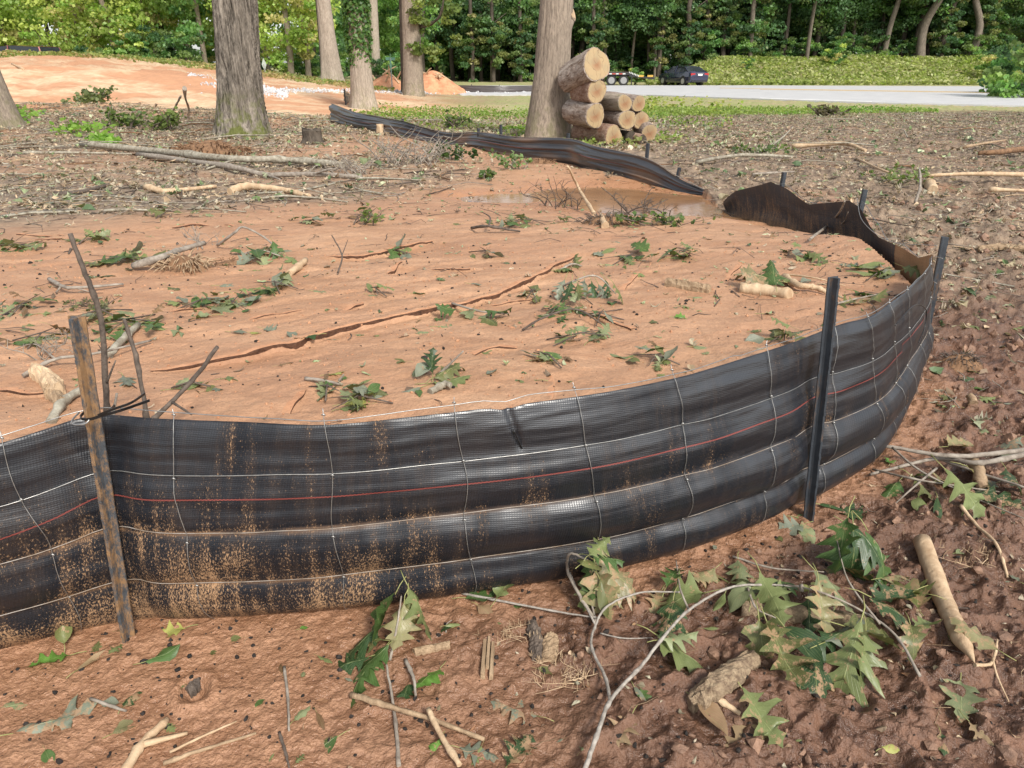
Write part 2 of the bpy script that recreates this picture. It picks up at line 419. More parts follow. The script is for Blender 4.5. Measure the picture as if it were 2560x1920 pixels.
# ------------------------------------------------------------------ ground
def ground_material():
    t = NT('ground'); a = t.attr('mask'); sp = t.n('ShaderNodeSeparateColor'); t.l(a.outputs['Color'], sp.inputs[0])
    R, G, B = sp.outputs[0], sp.outputs[1], sp.outputs[2]; A = a.outputs['Alpha']
    n1 = t.noise(1.1, 5, .6); n2 = t.noise(9, 6, .65); n3 = t.noise(60, 5, .7); n4 = t.noise(260, 3, .6)
    sw = t.noise(2.2, 5, .6, t.co(scale=(.6, 2.6, 1)), 1.2)
    mud = t.mix(t.ramp(sw, [(.35, 0), (.68, 1)]), (.36, .195, .107), (.52, .31, .183))
    mud = t.mix(t.ramp(n1, [(.35, 0), (.7, .5)]), mud, (.37, .19, .108))
    mud = t.mix(t.ramp(n3, [(.35, .42), (.52, 0)]), mud, (.27, .14, .08))
    wet = t.mix(t.ramp(n2, [(.35, 0), (.66, 1)]), (.080, .043, .029), (.235, .125, .078))
    wet = t.mix(t.ramp(n1, [(.40, 0), (.62, .7)]), wet, (.105, .058, .038))
    wet = t.mix(t.ramp(n3, [(.30, .6), (.5, 0)]), wet, (.085, .045, .028))
    beaten = t.mix(t.ramp(n2, [(.3, 0), (.7, 1)]), (.265, .135, .074), (.43, .235, .135))
    beaten = t.mix(t.ramp(n3, [(.36, .4), (.5, 0)]), beaten, (.26, .125, .07))
    lit = t.mix(t.ramp(n2, [(.35, 0), (.65, 1)]), (.12, .086, .062), (.33, .245, .17))
    v = t.voro(34, t.co(scale=(1, .7, 1)))
    lit = t.mix(t.ramp(v, [(.1, .4), (.4, 0)]), lit, (.40, .31, .21))
    lit = t.mix(t.ramp(n1, [(.56, 0), (.70, .6)]), lit, (.36, .18, .10))
    clay = t.mix(t.ramp(t.noise(.35, 6, .6), [(.46, 0), (.56, 1)]), (.56, .29, .16), (.66, .49, .31))
    clay = t.mix(t.ramp(t.noise(3, 6, .7), [(.42, .5), (.6, 0)]), clay, (.40, .21, .11))
    grs = t.mix(t.ramp(n2, [(.3, 0), (.7, 1)]), (.20, .25, .08), (.40, .40, .17))
    grs = t.mix(t.ramp(n1, [(.45, 0), (.6, .75)]), grs, (.40, .31, .19))
    base = t.mix(R, mud, beaten)
    base = t.mix(B, base, wet)
    base = t.mix(G, base, lit)
    A2 = t.attr('mask2'); s2 = t.n('ShaderNodeSeparateColor'); t.l(A2.outputs['Color'], s2.inputs[0])
    base = t.mix(s2.outputs[0], base, clay)
    base = t.mix(s2.outputs[1], base, grs)
    base = t.mix(s2.outputs[2], base, t.mix(n2, (.34, .165, .085), (.45, .235, .125)))
    gran = t.voro(85); gr2 = t.voro(190)
    base = t.mix(t.math('MULTIPLY', t.ramp(gran, [(.45, 0), (.8, .35)]), R), base, (.15, .07, .038))
    h0 = t.math('ADD', t.math('MULTIPLY', n2, .9), t.math('ADD', t.math('MULTIPLY', n3, .45), t.math('MULTIPLY', n4, .12)))
    h = t.math('SUBTRACT', h0, t.math('MULTIPLY', t.math('ADD', gran, t.math('MULTIPLY', gr2, .6)), t.math('ADD', .10, t.math('MULTIPLY', R, .16))))
    nb = t.bump(h, .7, .020)
    wetness = t.math('MAXIMUM', t.math('MULTIPLY', R, .95), s2.outputs[2])
    rr = t.mix(wetness, .62, t.mix(t.ramp(n2, [(.42, 0), (.58, 1)]), .16, .55))
    rr = t.mix(G, rr, .9); rr = t.mix(t.math('MAXIMUM', s2.outputs[0], s2.outputs[1]), rr, .95)
    t.set(base, rr, nb, .42)
    return t.m
M['ground'] = ground_material()
def build_ground():
    ys = [.45]
    while ys[-1] < 230:
        y = ys[-1]
        if y < 1: d = .02
        else: d = min(max(y * y / 1150, .0048), .0105 * y) if y < 30 else max(.3, y * .014)
        ys.append(y + d)
    ys = np.array(ys); nu = 860; u = np.linspace(-1, 1, nu)
    Y, U = np.meshgrid(ys, u, indexing='ij'); X = U * (1.15 + .86 * Y)
    x = X.ravel(); y = Y.ravel(); z = height(x, y)
    ins, lit, gr, clay = zones(x, y)
    d = seg_dist(x, y, SEP)
    rough = sm(-.75, .5, x + (y - 1.5) * .5 + .3 * (vn(x * 3, y * 3, 8) - .5)) * (1 - .8 * sm(.30, .08, d + .12 * (vn(x * 6, y * 6, 19) - .5)))
    pw = np.zeros(x.shape)
    for p, r in zip(PUD, (.85, .55, .36, .45)):
        pw = np.maximum(pw, np.exp(-(((x - p.x) / (r * 2.0)) ** 2 + ((y - p.y) / (r * 1.5)) ** 2)))
    pw = sm(.3, .7, pw + .4 * (fbm(x * 2, y * 2, 77) - .5)) * ins
    lo = (1 - ins)
    c = np.stack([lo, lit, rough * lo, gr], 1); c2 = np.stack([clay, gr, pw, lo], 1)
    nr = len(ys); idx = np.arange(nr * nu).reshape(nr, nu)
    F = np.stack([idx[:-1, :-1], idx[:-1, 1:], idx[1:, 1:], idx[1:, :-1]], -1).reshape(-1, 4)
    me = np_mesh('ground', np.stack([x, y, z], 1), F, M['ground'], True, c, None, 'mask')
    ca = me.color_attributes.new('mask2', 'FLOAT_COLOR', 'POINT'); ca.data.foreach_set('color', c2.astype(np.float32).ravel())
    o = link('ground', me); tag(o, kind='structure')
    print('ground verts', len(x))
    # wide plain around and behind the detailed ground
    mb = MB(); mb.add([(-500, -300, -.35), (500, -300, -.35), (500, 600, -.35), (-500, 600, -.35)], [(0, 1, 2, 3)])
    tag(mb.build('terrain', simple('terrain_soil', (.16, .09, .05), (.26, .17, .09), 2, .9)), kind='structure')
build_ground()
print('t ground', time.time() - T0)

# ledge lips: thin crusts of silt overhanging the rills, and dark strips that paint the undercut shade on their risers
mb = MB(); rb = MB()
for P, st, wd in LEDGE:
    n = len(P) - 1; dense = []
    for i in range(n):
        L = np.hypot(*(P[i + 1] - P[i])); k = max(1, int(L / .022))
        for j in range(k): dense.append((P[i] + (P[i + 1] - P[i]) * j / k, (P[i + 1] - P[i]) / (L + 1e-9), (i + j / k) / n))
    prev = None
    for q, tdir, tt in dense:
        nrm = np.array([tdir[1], -tdir[0]])                   # towards the low side
        e = math.sin(math.pi * min(max(tt, .0), 1)) ** .4
        j = (vn(np.array([q[0] * 13]), np.array([q[1] * 13]), 3)[0] - .5)
        ov = (.007 + .011 * j) * (st / .03) ** .5
        back = q - nrm * .03; fr = q + nrm * ov
        zt = H(*back) + .0015; zl = zt - .003 - .15 * st * e * (.6 + j)
        b = len(mb.v)
        mb.v += [(back[0], back[1], zt - .003), (q[0] - nrm[0] * .004, q[1] - nrm[1] * .004, zt + .0025 * e * min(1, st / .025) - .001 * (st < .02)), (fr[0], fr[1], zt - .001 - .002 * abs(j)), (fr[0] - nrm[0] * .003, fr[1] - nrm[1] * .003, zl), (q[0] - nrm[0] * .012, q[1] - nrm[1] * .012, zl)]
        if prev is not None:
            for k in range(2): mb.f.append((prev + k, prev + k + 1, b + k + 1, b + k))
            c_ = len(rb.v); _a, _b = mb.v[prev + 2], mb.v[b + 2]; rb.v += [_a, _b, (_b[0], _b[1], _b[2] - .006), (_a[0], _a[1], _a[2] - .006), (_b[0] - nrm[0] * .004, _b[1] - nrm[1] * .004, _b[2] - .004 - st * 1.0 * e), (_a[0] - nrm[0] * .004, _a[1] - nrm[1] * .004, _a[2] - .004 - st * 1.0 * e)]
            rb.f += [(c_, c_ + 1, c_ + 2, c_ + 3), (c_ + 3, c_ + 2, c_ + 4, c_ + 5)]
        prev = b
tag(rb.build('rill_shade', simple('riser_shade', (.05, .024, .014), (.14, .065, .036), 40, .6, .9, .01)), kind='structure')  # dark colour stands in for the shade below the overhanging crusts
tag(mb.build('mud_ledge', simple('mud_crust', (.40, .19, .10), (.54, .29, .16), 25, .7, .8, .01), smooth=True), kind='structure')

# puddle
def build_puddle():
    gx = np.linspace(-1.6, 2.6, 60); gy_ = np.linspace(5.4, 8.6, 60); X, Y = np.meshgrid(gx, gy_); x, y = X.ravel(), Y.ravel()
    idx = np.arange(3600).reshape(60, 60); F = np.stack([idx[:-1, :-1], idx[:-1, 1:], idx[1:, 1:], idx[1:, :-1]], -1).reshape(-1, 4)
    z = height(x, y); lv = PUDZ
    k = in_poly(x, y, POLY)
    F = F[np.all((z[F] < lv + .03) | (False), axis=1) & np.all(k[F], axis=1)]
    t = NT('puddle_water'); n = t.noise(1.6, 4, .6)
    t.set(t.mix(t.ramp(n, [(.35, 0), (.65, 1)]), (.24, .125, .06), (.36, .20, .10)), .12, t.bump(t.noise(14, 3), .12, .006), .3)
    tag(link('puddle_water', np_mesh('puddle_water', np.stack([x, y, np.full_like(x, lv)], 1), F, t.m, True)), kind='structure')
_p = PUD[0]; PUDZ = .342
build_puddle()

# ------------------------------------------------------------------ road, paint, gravel drive
def near_edge(px):
    xs = [900, 1340, 1600, 1800, 2000, 2200, 2560, 3300]; v = [237, 236.5, 236, 243, 250, 256, 264, 282]
    return np.interp(px, xs, v)
def strip(name, m, fn_a, fn_b, px0, px1, z, n=60, th=.05):
    mb = MB(); pr = None
    for i in range(n + 1):
        px = px0 + (px1 - px0) * i / n; a = gz(px, fn_a(px), z); b = gz(px, fn_b(px), z)
        k = len(mb.v); mb.v += [tuple(a), tuple(b), (a.x, a.y, z - th), (b.x, b.y, z - th)]
        if pr is not None: mb.f += [(pr, k, k + 1, pr + 1), (pr + 2, k + 2, k, pr), (pr + 1, k + 1, k + 3, pr + 3)]
        pr = k
    return tag(mb.build(name, m), kind='structure')
ROADZ = .13
t = NT('asphalt'); n = t.noise(1.2, 6, .7); f = t.noise(40, 3)
M['asphalt'] = t.set(t.mix(t.ramp(n, [(.3, 0), (.7, 1)]), (.42, .42, .42), (.54, .53, .52)), .6, t.bump(f, .4, .01), .4)
strip('road', M['asphalt'], near_edge, lambda p: 213.5 + np.interp(p, [1900, 2560], [0, 2.5]), 1150, 3300, ROADZ, 60, .12)
M['paint_y'] = flat('yellow_paint', (.62, .40, .12), .6); M['paint_w'] = flat('white_paint', (.8, .79, .76), .6)
yl = lambda p: np.interp(p, [1750, 2100, 2560, 3300], [219, 224.6, 231.5, 244])
strip('road_marking', M['paint_y'], lambda p: yl(p) + .45, lambda p: yl(p) - .25, 1800, 3200, ROADZ + .006, 40, .005)
strip('road_marking', M['paint_y'], lambda p: yl(p) + 1.9, lambda p: yl(p) + 1.2, 1900, 3200, ROADZ + .006, 40, .005)
strip('road_marking', M['paint_w'], lambda p: near_edge(p) - 1.2, lambda p: near_edge(p) - 2.2, 1900, 2180, ROADZ + .006, 20, .005)
# ------------------------------------------------------------------ silt fence materials
def fabric_material(name, weave=True, base=(.008, .0095, .0135)):
    t = NT(name); uv = t.n('ShaderNodeUVMap').outputs[0]
    mp = t.n('ShaderNodeMapping'); mp.inputs['Scale'].default_value = (150, 190, 1); mp.inputs['Rotation'].default_value = (0, 0, .1); t.l(uv, mp.inputs[0])
    v = t.n('ShaderNodeTexVoronoi'); v.inputs['Scale'].default_value = 1; v.inputs['Randomness'].default_value = .12; t.l(mp.outputs[0], v.inputs['Vector'])
    w = v.outputs['Distance']
    m2 = t.n('ShaderNodeMapping'); m2.inputs['Scale'].default_value = (150, 62, 1); t.l(uv, m2.inputs[0])
    m3 = t.n('ShaderNodeMapping'); m3.inputs['Scale'].default_value = (22, 2.6, 1); t.l(uv, m3.inputs[0])
    fine = t.noise(1.6, 7, .8, m2.outputs[0]); streak = t.noise(1.5, 4, .6, m3.outputs[0])
    dirt = t.attr('dirt').outputs['Color']; sp = t.n('ShaderNodeSeparateColor'); t.l(dirt, sp.inputs[0])
    th = t.math('ADD', t.math('MULTIPLY', sp.outputs[0], .55), t.math('MULTIPLY', t.math('SUBTRACT', streak, .5), .55))
    k = t.math('GREATER_THAN', t.math('ADD', fine, t.math('MULTIPLY', th, .5)), .685)
    kk = t.ramp(t.math('ADD', fine, t.math('MULTIPLY', th, .5)), [(.705, 0), (.77, 1)])
    film = t.math('MULTIPLY', t.math('MULTIPLY', sp.outputs[0], t.ramp(streak, [(.45, 0), (.7, 1)])), .17)
    col = t.mix(t.ramp(w, [(.2, 0), (.6, 1)]), tuple(q * 1.2 for q in base), tuple(q * .8 for q in base))
    col = t.mix(film, col, (.26, .15, .075))
    col = t.mix(t.math('MULTIPLY', sp.outputs[1], .85), col, (.36, .20, .10))
    col = t.mix(t.math('MULTIPLY', kk, .95), col, t.mix(fine, (.20, .115, .06), (.50, .31, .17)))
    hh = t.math('ADD', t.math('MULTIPLY', w, -1.0 if weave else -.3), t.math('MULTIPLY', kk, .5))
    nb = t.bump(hh, .24, .003)
    wr = t.n('ShaderNodeMapping'); wr.inputs['Scale'].default_value = (2.0, 26, 1); wr.inputs['Rotation'].default_value = (0, 0, .06); t.l(uv, wr.inputs[0])
    nb = t.bump(t.noise(1.0, 3, .5, wr.outputs[0]), .35, .012, nb)
    rg = t.mix(t.math('MAXIMUM', kk, sp.outputs[1]), t.mix(t.ramp(sp.outputs[0], [(.12, 0), (.55, 1)]), .33, .58), .85)
    t.set(col, rg, nb, t.mix(t.ramp(sp.outputs[0], [(.12, 0), (.5, 1)]), 1.0, .30))
    return t.m
M['fabric'] = fabric_material('woven_fabric')
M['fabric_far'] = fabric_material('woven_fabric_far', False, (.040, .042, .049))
M['wire'] = simple('galvanised_wire', (.26, .26, .25), (.44, .43, .41), 60, .38, .2, .001, metal=.75)
M['wire_rust'] = simple('muddy_wire', (.20, .14, .09), (.36, .33, .30), 22, .55, .2, .001, metal=.3)
t = NT('post_steel'); v = t.co(scale=(30, 30, 7)); n = t.noise(1, 6, .7, v); n2 = t.noise(40, 4, .6)
M['steel'] = t.set(t.mix(t.ramp(n, [(.56, 0), (.68, 1)]), t.mix(n2, (.020, .024, .030), (.060, .070, .083)), (.13, .08, .05)), .48, t.bump(n2, .5, .002), .5, .25)
t = NT('post_rusty'); v = t.co(scale=(34, 34, 14)); n = t.noise(1, 6, .8, v); n2 = t.noise(55, 4, .6)
M['steel_rust'] = t.set(t.mix(t.ramp(n, [(.44, 0), (.58, 1)]), t.mix(n2, (.030, .034, .040), (.085, .095, .105)), t.mix(n2, (.17, .095, .045), (.33, .20, .10))), .6, t.bump(t.math('ADD', n, n2), .8, .003), .4, .1)
M['plastic'] = flat('black_plastic', (.012, .012, .013), .3)
M['stripe'] = None
t = NT('red_stitch'); uv = t.n('ShaderNodeUVMap').outputs[0]; mp = t.n('ShaderNodeMapping'); mp.inputs['Scale'].default_value = (200, 300, 1); t.l(uv, mp.inputs[0])
v = t.n('ShaderNodeTexChecker'); v.inputs['Scale'].default_value = 1.0; t.l(mp.outputs[0], v.inputs['Vector'])
M['stripe'] = t.set(t.mix(t.math('MULTIPLY', v.outputs['Fac'], .7), (.22, .045, .035), (.03, .012, .012)), .6)

# ------------------------------------------------------------------ near fence
WZ = [.675, .50, .332, .155, 0.0]
NP = len(TOPC)
def arc(Cv):
    s = [0]
    for a, b in zip(Cv[:-1], Cv[1:]): s.append(s[-1] + math.hypot(b.x - a.x, b.y - a.y))
    return np.array(s)
ARC = arc(TOPC); LEN = ARC[-1]
TX = np.array([v.x for v in TOPC]); TY = np.array([v.y for v in TOPC]); FX = np.array([v.x for v in FOOTC]); FY = np.array([v.y for v in FOOTC])
def nearest_s(x, y):
    return float(ARC[np.argmin((TX - x) ** 2 + (TY - y) ** 2)])
S_POST = [nearest_s(-1.09, 1.69), nearest_s(1.05, 2.32), LEN]
def zwarp(s): return (vn(np.asarray(s, float) * 1.35 + 3, np.asarray(s, float) * 0, 21) - .5) * .030
SV = []
def fab(s, z, out=0.0):
    """points of the cloth (arrays) at arc s and height z, pushed out by `out`"""
    s = np.asarray(s, float); z = np.asarray(z, float); s, z = np.broadcast_arrays(s, z)
    h = z / .67
    tx = np.interp(s, ARC, TX); ty = np.interp(s, ARC, TY); fx = np.interp(s, ARC, FX); fy = np.interp(s, ARC, FY)
    e = .04; ax = np.interp(s + e, ARC, TX) - np.interp(s - e, ARC, TX); ay = np.interp(s + e, ARC, TY) - np.interp(s - e, ARC, TY)
    L = np.hypot(ax, ay) + 1e-9; nx, ny = ay / L, -ax / L
    x = fx + (tx - fx) * h; y = fy + (ty - fy) * h
    pinch = np.ones_like(s)
    for p in S_POST[:2]: pinch = pinch * (1 - .42 * np.exp(-((s - p) / .10) ** 2))
    belly = .055 * np.sin(np.pi * np.clip(h, 0, 1)) ** .8
    right = sm(LEN - 1.6, LEN - .2, s)
    amp = [.007, .013, .042, .042]; b = np.zeros_like(s)
    for i in range(4):
        zw = zwarp(s); z1 = WZ[i] + (zw if i else 0); z0 = WZ[i + 1] + (zw if i < 3 else 0); q = np.clip((z - z0) / (z1 - z0), 0, 1); on = (z >= z0) & (z < z1)
        A = amp[i] * (1 + (.5 if i >= 2 else .2) * right) * sm(0, .9, s + (.3 if i > 1 else 0)) if i >= 2 else amp[i]
        prof = np.sin(np.pi * np.clip(q, 0, 1)) ** (.62 if i == 2 else .75 if i == 3 else 1)
        A = A * (.55 + .45 * sm(S_POST[0], S_POST[0] + .9, s)) if i >= 2 else A
        A = A * (.70 + .6 * vn(s * 2.6 + i * 7, s * 0 + i, 22))
        b = np.where(on, A * prof, b)
    wr = (fbm(s * 2.2, z * 14, 5, 3) - .5) * .020 * sm(0, .08, z) + (fbm(s * 1.3 + z * 1.5, z * 3, 6, 3) - .5) * .022 * sm(0, .12, z) + (fbm(s * 3.0, z * 34, 12, 2, True) - .5) * .004 + (fbm(s * 7, z * 30, 9, 2) - .5) * .003 + (fbm(s * 22 + z * 9, z * 3, 19, 2, True) - .5) * .006 * (np.exp(-((s - S_POST[0]) / .12) ** 2) + np.exp(-((s - S_POST[1]) / .12) ** 2))
    o = (belly + b) * pinch * (1 - .45 * right) + wr + out
    lean = .0 * s
    return np.stack([x + nx * (o - .01), y + ny * (o - .01), z + lean], -1), np.stack([nx, ny, 0 * nx], -1)
def top_z(s):
    s = np.asarray(s, float)
    sag = .0
    z = np.interp(s, [0, S_POST[0], S_POST[0] + .6, 2.2, LEN - 1.2, LEN], [.645, .668, .648, .648, .665, .672])
    z = z + (fbm(s * 3, s * 0, 3, 2) - .5) * .008
    k = nearest_s(-.03, 1.84); z = z - .010 * np.exp(-((s - k) / .04) ** 2)
    return z
def build_near_fence():
    f = empty('silt_fence', (FX[30], FY[30], 0), 'long curved black silt fence with bulging cloth and wire mesh holding back the orange mud', 'fence')
    inv = Vector(f.location)
    def P(name, me): 
        o = link(name, me, f); o.matrix_parent_inverse = Matrix.Translation(-inv); return o
    ns, nh = 640, 84
    s = np.linspace(0, LEN, ns); hh = np.linspace(0, 1, nh) ** .95
    S, Hh = np.meshgrid(s, hh, indexing='ij'); Z = -.05 + (top_z(S) + .05) * Hh
    V, N = fab(S, Z)
    # crease and tuck at the tie
    k = nearest_s(-.03, 1.84)
    dd = (S - k - (.66 - Z) * .22); V = V + N * (-.009 * np.exp(-(dd / .009) ** 2) * sm(.50, .56, Z))[..., None]
    # mud: more to the left and at the foot, and just under each bulge
    d = .20 + .34 * sm(2.2, .3, S) * sm(.62, .1, Z) + .26 * sm(.16, .0, Z) * sm(3.0, .9, S) + .10 * sm(.2, .02, Z)
    ZW = zwarp(S)
    for w in WZ[2:4]: d = d + .16 * np.exp(-((Z - ZW - w - .012) / .016) ** 2)
    d = d + .8 * (fbm(S * 4, Z * 5, 31, 4) - .5) + .5 * (fbm(S * 16, Z * 5, 33, 3) - .5) + .12 * sm(1.6, .9, S)
    band = np.zeros_like(Z)
    for w in WZ[2:4]: band = np.maximum(band, np.exp(-((Z - ZW - w) / .005) ** 2) * (.05 + .5 * sm(2.2, .5, S)) * sm(.35, .6, fbm(S * 5, Z * 0 + w, 47, 3)))
    band = np.maximum(band, np.exp(-(Z / .008) ** 2) * .5) * sm(.30, .55, fbm(S * 9, Z * 2, 44, 3) + .12)
    C = np.stack([np.clip(d, 0, .85), band, 0 * d, 1 + 0 * d], -1).reshape(-1, 4)
    V3 = V.reshape(-1, 3); Nn = N.reshape(-1, 3); n0 = len(V3)
    V2 = np.vstack([V3, V3 - Nn * .0015]); UV = np.stack([S.ravel(), Z.ravel()], 1); UV = np.vstack([UV, UV]); C = np.vstack([C, C])
    idx = np.arange(ns * nh).reshape(ns, nh)
    F = np.stack([idx[:-1, :-1], idx[1:, :-1], idx[1:, 1:], idx[:-1, 1:]], -1).reshape(-1, 4)
    e = idx[:, -1]; rim = np.stack([e[:-1], e[1:], e[1:] + n0, e[:-1] + n0], -1)
    F = np.vstack([F, F[:, ::-1] + n0, rim])
    P('fabric', np_mesh('fabric', V2, F, M['fabric'], True, C, UV, 'dirt'))
    # rolled hem along the foot
    # red stitched stripe
    def stripe(s0, s1, zf):
        ss = np.linspace(s0, s1, 420); zc = zf(ss)
        A, _ = fab(ss, zc - .0021, .0022); B, _ = fab(ss, zc + .0021, .0022)
        V = np.vstack([A, B]); n = len(ss); i = np.arange(n - 1)
        F = np.stack([i, i + 1, i + 1 + n, i + n], 1); uv = np.vstack([np.stack([ss, zc - .0035], 1), np.stack([ss, zc + .0035], 1)])
        P('red_stripe', np_mesh('red_stripe', V, F, M['stripe'], True, None, uv))
    zs = lambda q: np.interp(q, [0, S_POST[0] - .35, S_POST[0], S_POST[0] + .12, 2.1, 3.4, S_POST[1] - .1, S_POST[1], LEN], [.36, .40, .455, .452, .438, .438, .46, .475, .455])
    stripe(0, LEN - .02, zs)
    # horizontal wires
    def hw(zf, out, r, name='wire', lo=0, mt='wire'):
        ss = np.arange(lo, LEN, .03); p, _ = fab(ss, zf(ss), out)
        p[:, 2] += (vn(ss * 9, ss * 0, 3) - .5) * .004
        mb = MB(); mb.tube([tuple(q) for q in p], r, 6); P(name, mb.mesh(name, M[mt], True))
    hw(lambda q: top_z(q) + .012 + .010 * np.sin(q * 3) ** 2 * (q < 2.4), .004, .0013)
    for i, w in enumerate(WZ[1:4]):
        hw(lambda q, w=w, i=i: w + zwarp(q) + (vn(q * 2.1, q * 0 + i, 4) - .5) * .003 * (3 if i == 0 else 1) + .012 * np.exp(-((q - S_POST[0]) / .2) ** 2), .0035, .0014, mt='wire' if i == 0 else 'wire_rust')
    # vertical wires with their knots
    sv = [nearest_s(TOPP[i].x, TOPP[i].y) for i in (1, 3, 4, 5, 6, 7, 8)] + [nearest_s(*q) for q in ((1.134, 2.39), (1.276, 2.5), (1.435, 2.66), (1.58, 2.83), (1.773, 3.08), (1.89, 3.25))] + [nearest_s(-1.75, 1.5)]
    for j, s0 in enumerate(sv):
        zz = np.linspace(.69, -.02, 40); drift = (.055 * (.69 - zz) / .69 * (1 if s0 < 1.9 else .3)) + .005 * np.sin(zz * 19 + j * 2)
        if s0 < 1.9: drift = drift + .018 * sm(.5, .33, zz) * math.cos(j)
        p, nn = fab(s0 + drift, zz, .0055)
        p[0] = p[0]
        mb = MB(); mb.tube([tuple(q) for q in p], .0011, 6)
        for w in WZ[:4]:
            i = int(np.argmin(abs(zz - w))); q = p[i] + nn[i] * .001
            mb.tube([tuple(q + np.array([-.005, 0, .001])), tuple(q + np.array([0, 0, .003])), tuple(q + np.array([.005, 0, -.001]))], [.0016, .003, .0016], 6)
        P('wire', mb.mesh('wire', M['wire'], True))
    # steel posts: T section with stiffened flange
    def post(base, top, mat, w=.044, dpt=.030, rot=0):
        base, top = Vector(base), Vector(top); ax = (top - base).normalized()
        fr = Vector((math.sin(rot), -math.cos(rot), 0)); fr = (fr - ax * fr.dot(ax)).normalized(); sd = ax.cross(fr)
        prof = [(-w / 2, 0), (-w / 2, .004), (-w * .30, .0055), (-.0075, .012), (-.004, dpt), (.004, dpt), (.0075, .012), (w * .30, .0055), (w / 2, .004), (w / 2, 0), (w * .3, -.004), (-w * .3, -.004)]
        mb = MB(); n = len(prof); L = (top - base).length; m = 16
        for k in range(m + 1):
            q = base + ax * (L * k / m); wob = .0008 * math.sin(k * 3.7)
            for a, b in prof: mb.v.append(tuple(q + sd * (a + wob) + fr * b))
        for k in range(m):
            for i in range(n): mb.f.append((k * n + i, k * n + (i + 1) % n, (k + 1) * n + (i + 1) % n, (k + 1) * n + i))
        mb.f.append(tuple(m * n + i for i in range(n))); mb.f.append(tuple(reversed(range(n))))
        # studs along the face
        for k in range(int(L / .055)):
            q = base + ax * (.05 + .055 * k) + fr * dpt
            mb.box((0, 0, 0), (.009, .003, .012), Matrix.Translation(q) @ Matrix((sd, fr, ax)).transposed().to_4x4())
        return P('post', mb.mesh('post', mat, False))
    a = post((-1.105, 1.630, -.08), gy(193, 790, 1.655), M['steel_rust'], .041); a['label'] = 'rust streaked steel post at the left'
    a = post((1.075, 2.235, -.08), gy(2081, 692, 2.29), M['steel'], .039, rot=.35); a['label'] = 'dark steel post right of centre'
    a = post((2.075, 3.47, -.06), gy(2355, 592, 3.52), M['steel'], .040, rot=1.1); a['label'] = 'dark steel post at the far corner'
    a = post((2.262, 4.87, .05), (2.30, 4.90, .75), M['steel'], .045, rot=1.3)
    a = post((2.05, 5.79, .15), (2.09, 5.82, .74), M['steel'], .045, rot=1.6)
    # zip tie on the left post
    def ribbon(pts, w, name, mat):
        p = spline([Vector(q) for q in pts], 6); mb = MB()
        for i, q in enumerate(p):
            tt = (p[min(i + 1, len(p) - 1)] - p[max(i - 1, 0)]).normalized(); up = Vector((0, 0, 1)); up = (up - tt * up.dot(tt)).normalized(); sd = tt.cross(up)
            mb.v += [tuple(q + up * w + sd * .001), tuple(q - up * w + sd * .001), tuple(q - up * w - sd * .001), tuple(q + up * w - sd * .001)]
            if i:
                b = (i - 1) * 4
                for k in range(4): mb.f.append((b + k, b + (k + 1) % 4, b + 4 + (k + 1) % 4, b + 4 + k))
        P(name, mb.mesh(name, mat))
    c = gy(238, 1040, 1.61)
    ribbon([c + Vector((-.035, .03, .004)), c + Vector((-.032, -.008, 0)), c + Vector((.0, -.024, .003)), c + Vector((.034, -.01, .012)), c + Vector((.036, .03, .014))], .0035, 'zip_tie', M['plastic'])
    ribbon([c + Vector((.02, -.02, .012)), c + Vector((.06, -.02, .028)), c + Vector((.10, -.01, .040)), gy(362, 984, 1.66)], .003, 'zip_tie', M['plastic'])
    ribbon([c + Vector((.02, -.018, .008)), c + Vector((.07, -.012, .02)), gy(374, 1001, 1.66)], .0034, 'zip_tie', M['plastic'])
    mb = MB(); mb.tube(spline([c + Vector((-.05, .02, .0)), c + Vector((-.052, -.01, -.006)), c + Vector((-.04, -.026, -.010)), c + Vector((-.01, -.03, -.006)), c + Vector((.0, -.02, .004))], 5), .0022, 6)
    P('wire', mb.mesh('wire', M['wire'], True))
    k = nearest_s(-.03, 1.84)
    ss = np.linspace(0, 1, 8); p, _ = fab(k + .012 + ss * .02, .585 - ss * .062, .003); mb = MB(); mb.tube([tuple(q) for q in p], .0022, 5)
    P('zip_tie', mb.mesh('zip_tie', M['plastic'], True))
    # cloth running away from the corner, seen from its inner side
    rc = RETC; ra = arc(rc); n = 150; m = 24; s = np.linspace(0, ra[-1], n)
    rx = np.interp(s, ra, [v.x for v in rc]); ry = np.interp(s, ra, [v.y for v in rc])
    tz = np.interp(ry, [3.44, 3.6, 4.2, 4.87, 5.3, 5.77, 6.2, 6.5], [.67, .615, .59, .685, .585, .675, .54, .40]); bz = .22 + 0 * tz
    V = []; C = []; UV = []
    for i in range(n):
        for j in range(m):
            q = j / (m - 1); o = .025 * math.sin(math.pi * q) + .02 * (vn(np.array([s[i] * 4]), np.array([q * 6]), 7)[0] - .5) + .045 * (1 - q) 
            o -= .03 * math.exp(-((ry[i] - 4.87) / .1) ** 2) + .03 * math.exp(-((ry[i] - 5.77) / .1) ** 2)
            V.append((rx[i] + o, ry[i], bz[i] + (tz[i] - bz[i]) * q)); UV.append((s[i], (tz[i]) * q))
            C.append((.40 + .6 * (1 - q) * (ry[i] < 9), sm(.50, .2, q + .35 * (fbm(np.array([s[i] * 3]), np.array([q * 3]), 8)[0] - .5)) * .9 * (1 if ry[i] > 3.9 else 1.0), 0, 1) if ry[i] > 3.95 else (1, .75, 0, 1))
    V = np.array(V); n0 = len(V); idx = np.arange(n0).reshape(n, m); F = np.stack([idx[:-1, :-1], idx[1:, :-1], idx[1:, 1:], idx[:-1, 1:]], -1).reshape(-1, 4)
    F = np.vstack([F, F[:, ::-1] + n0]); V = np.vstack([V, V + [.0016, 0, 0]])
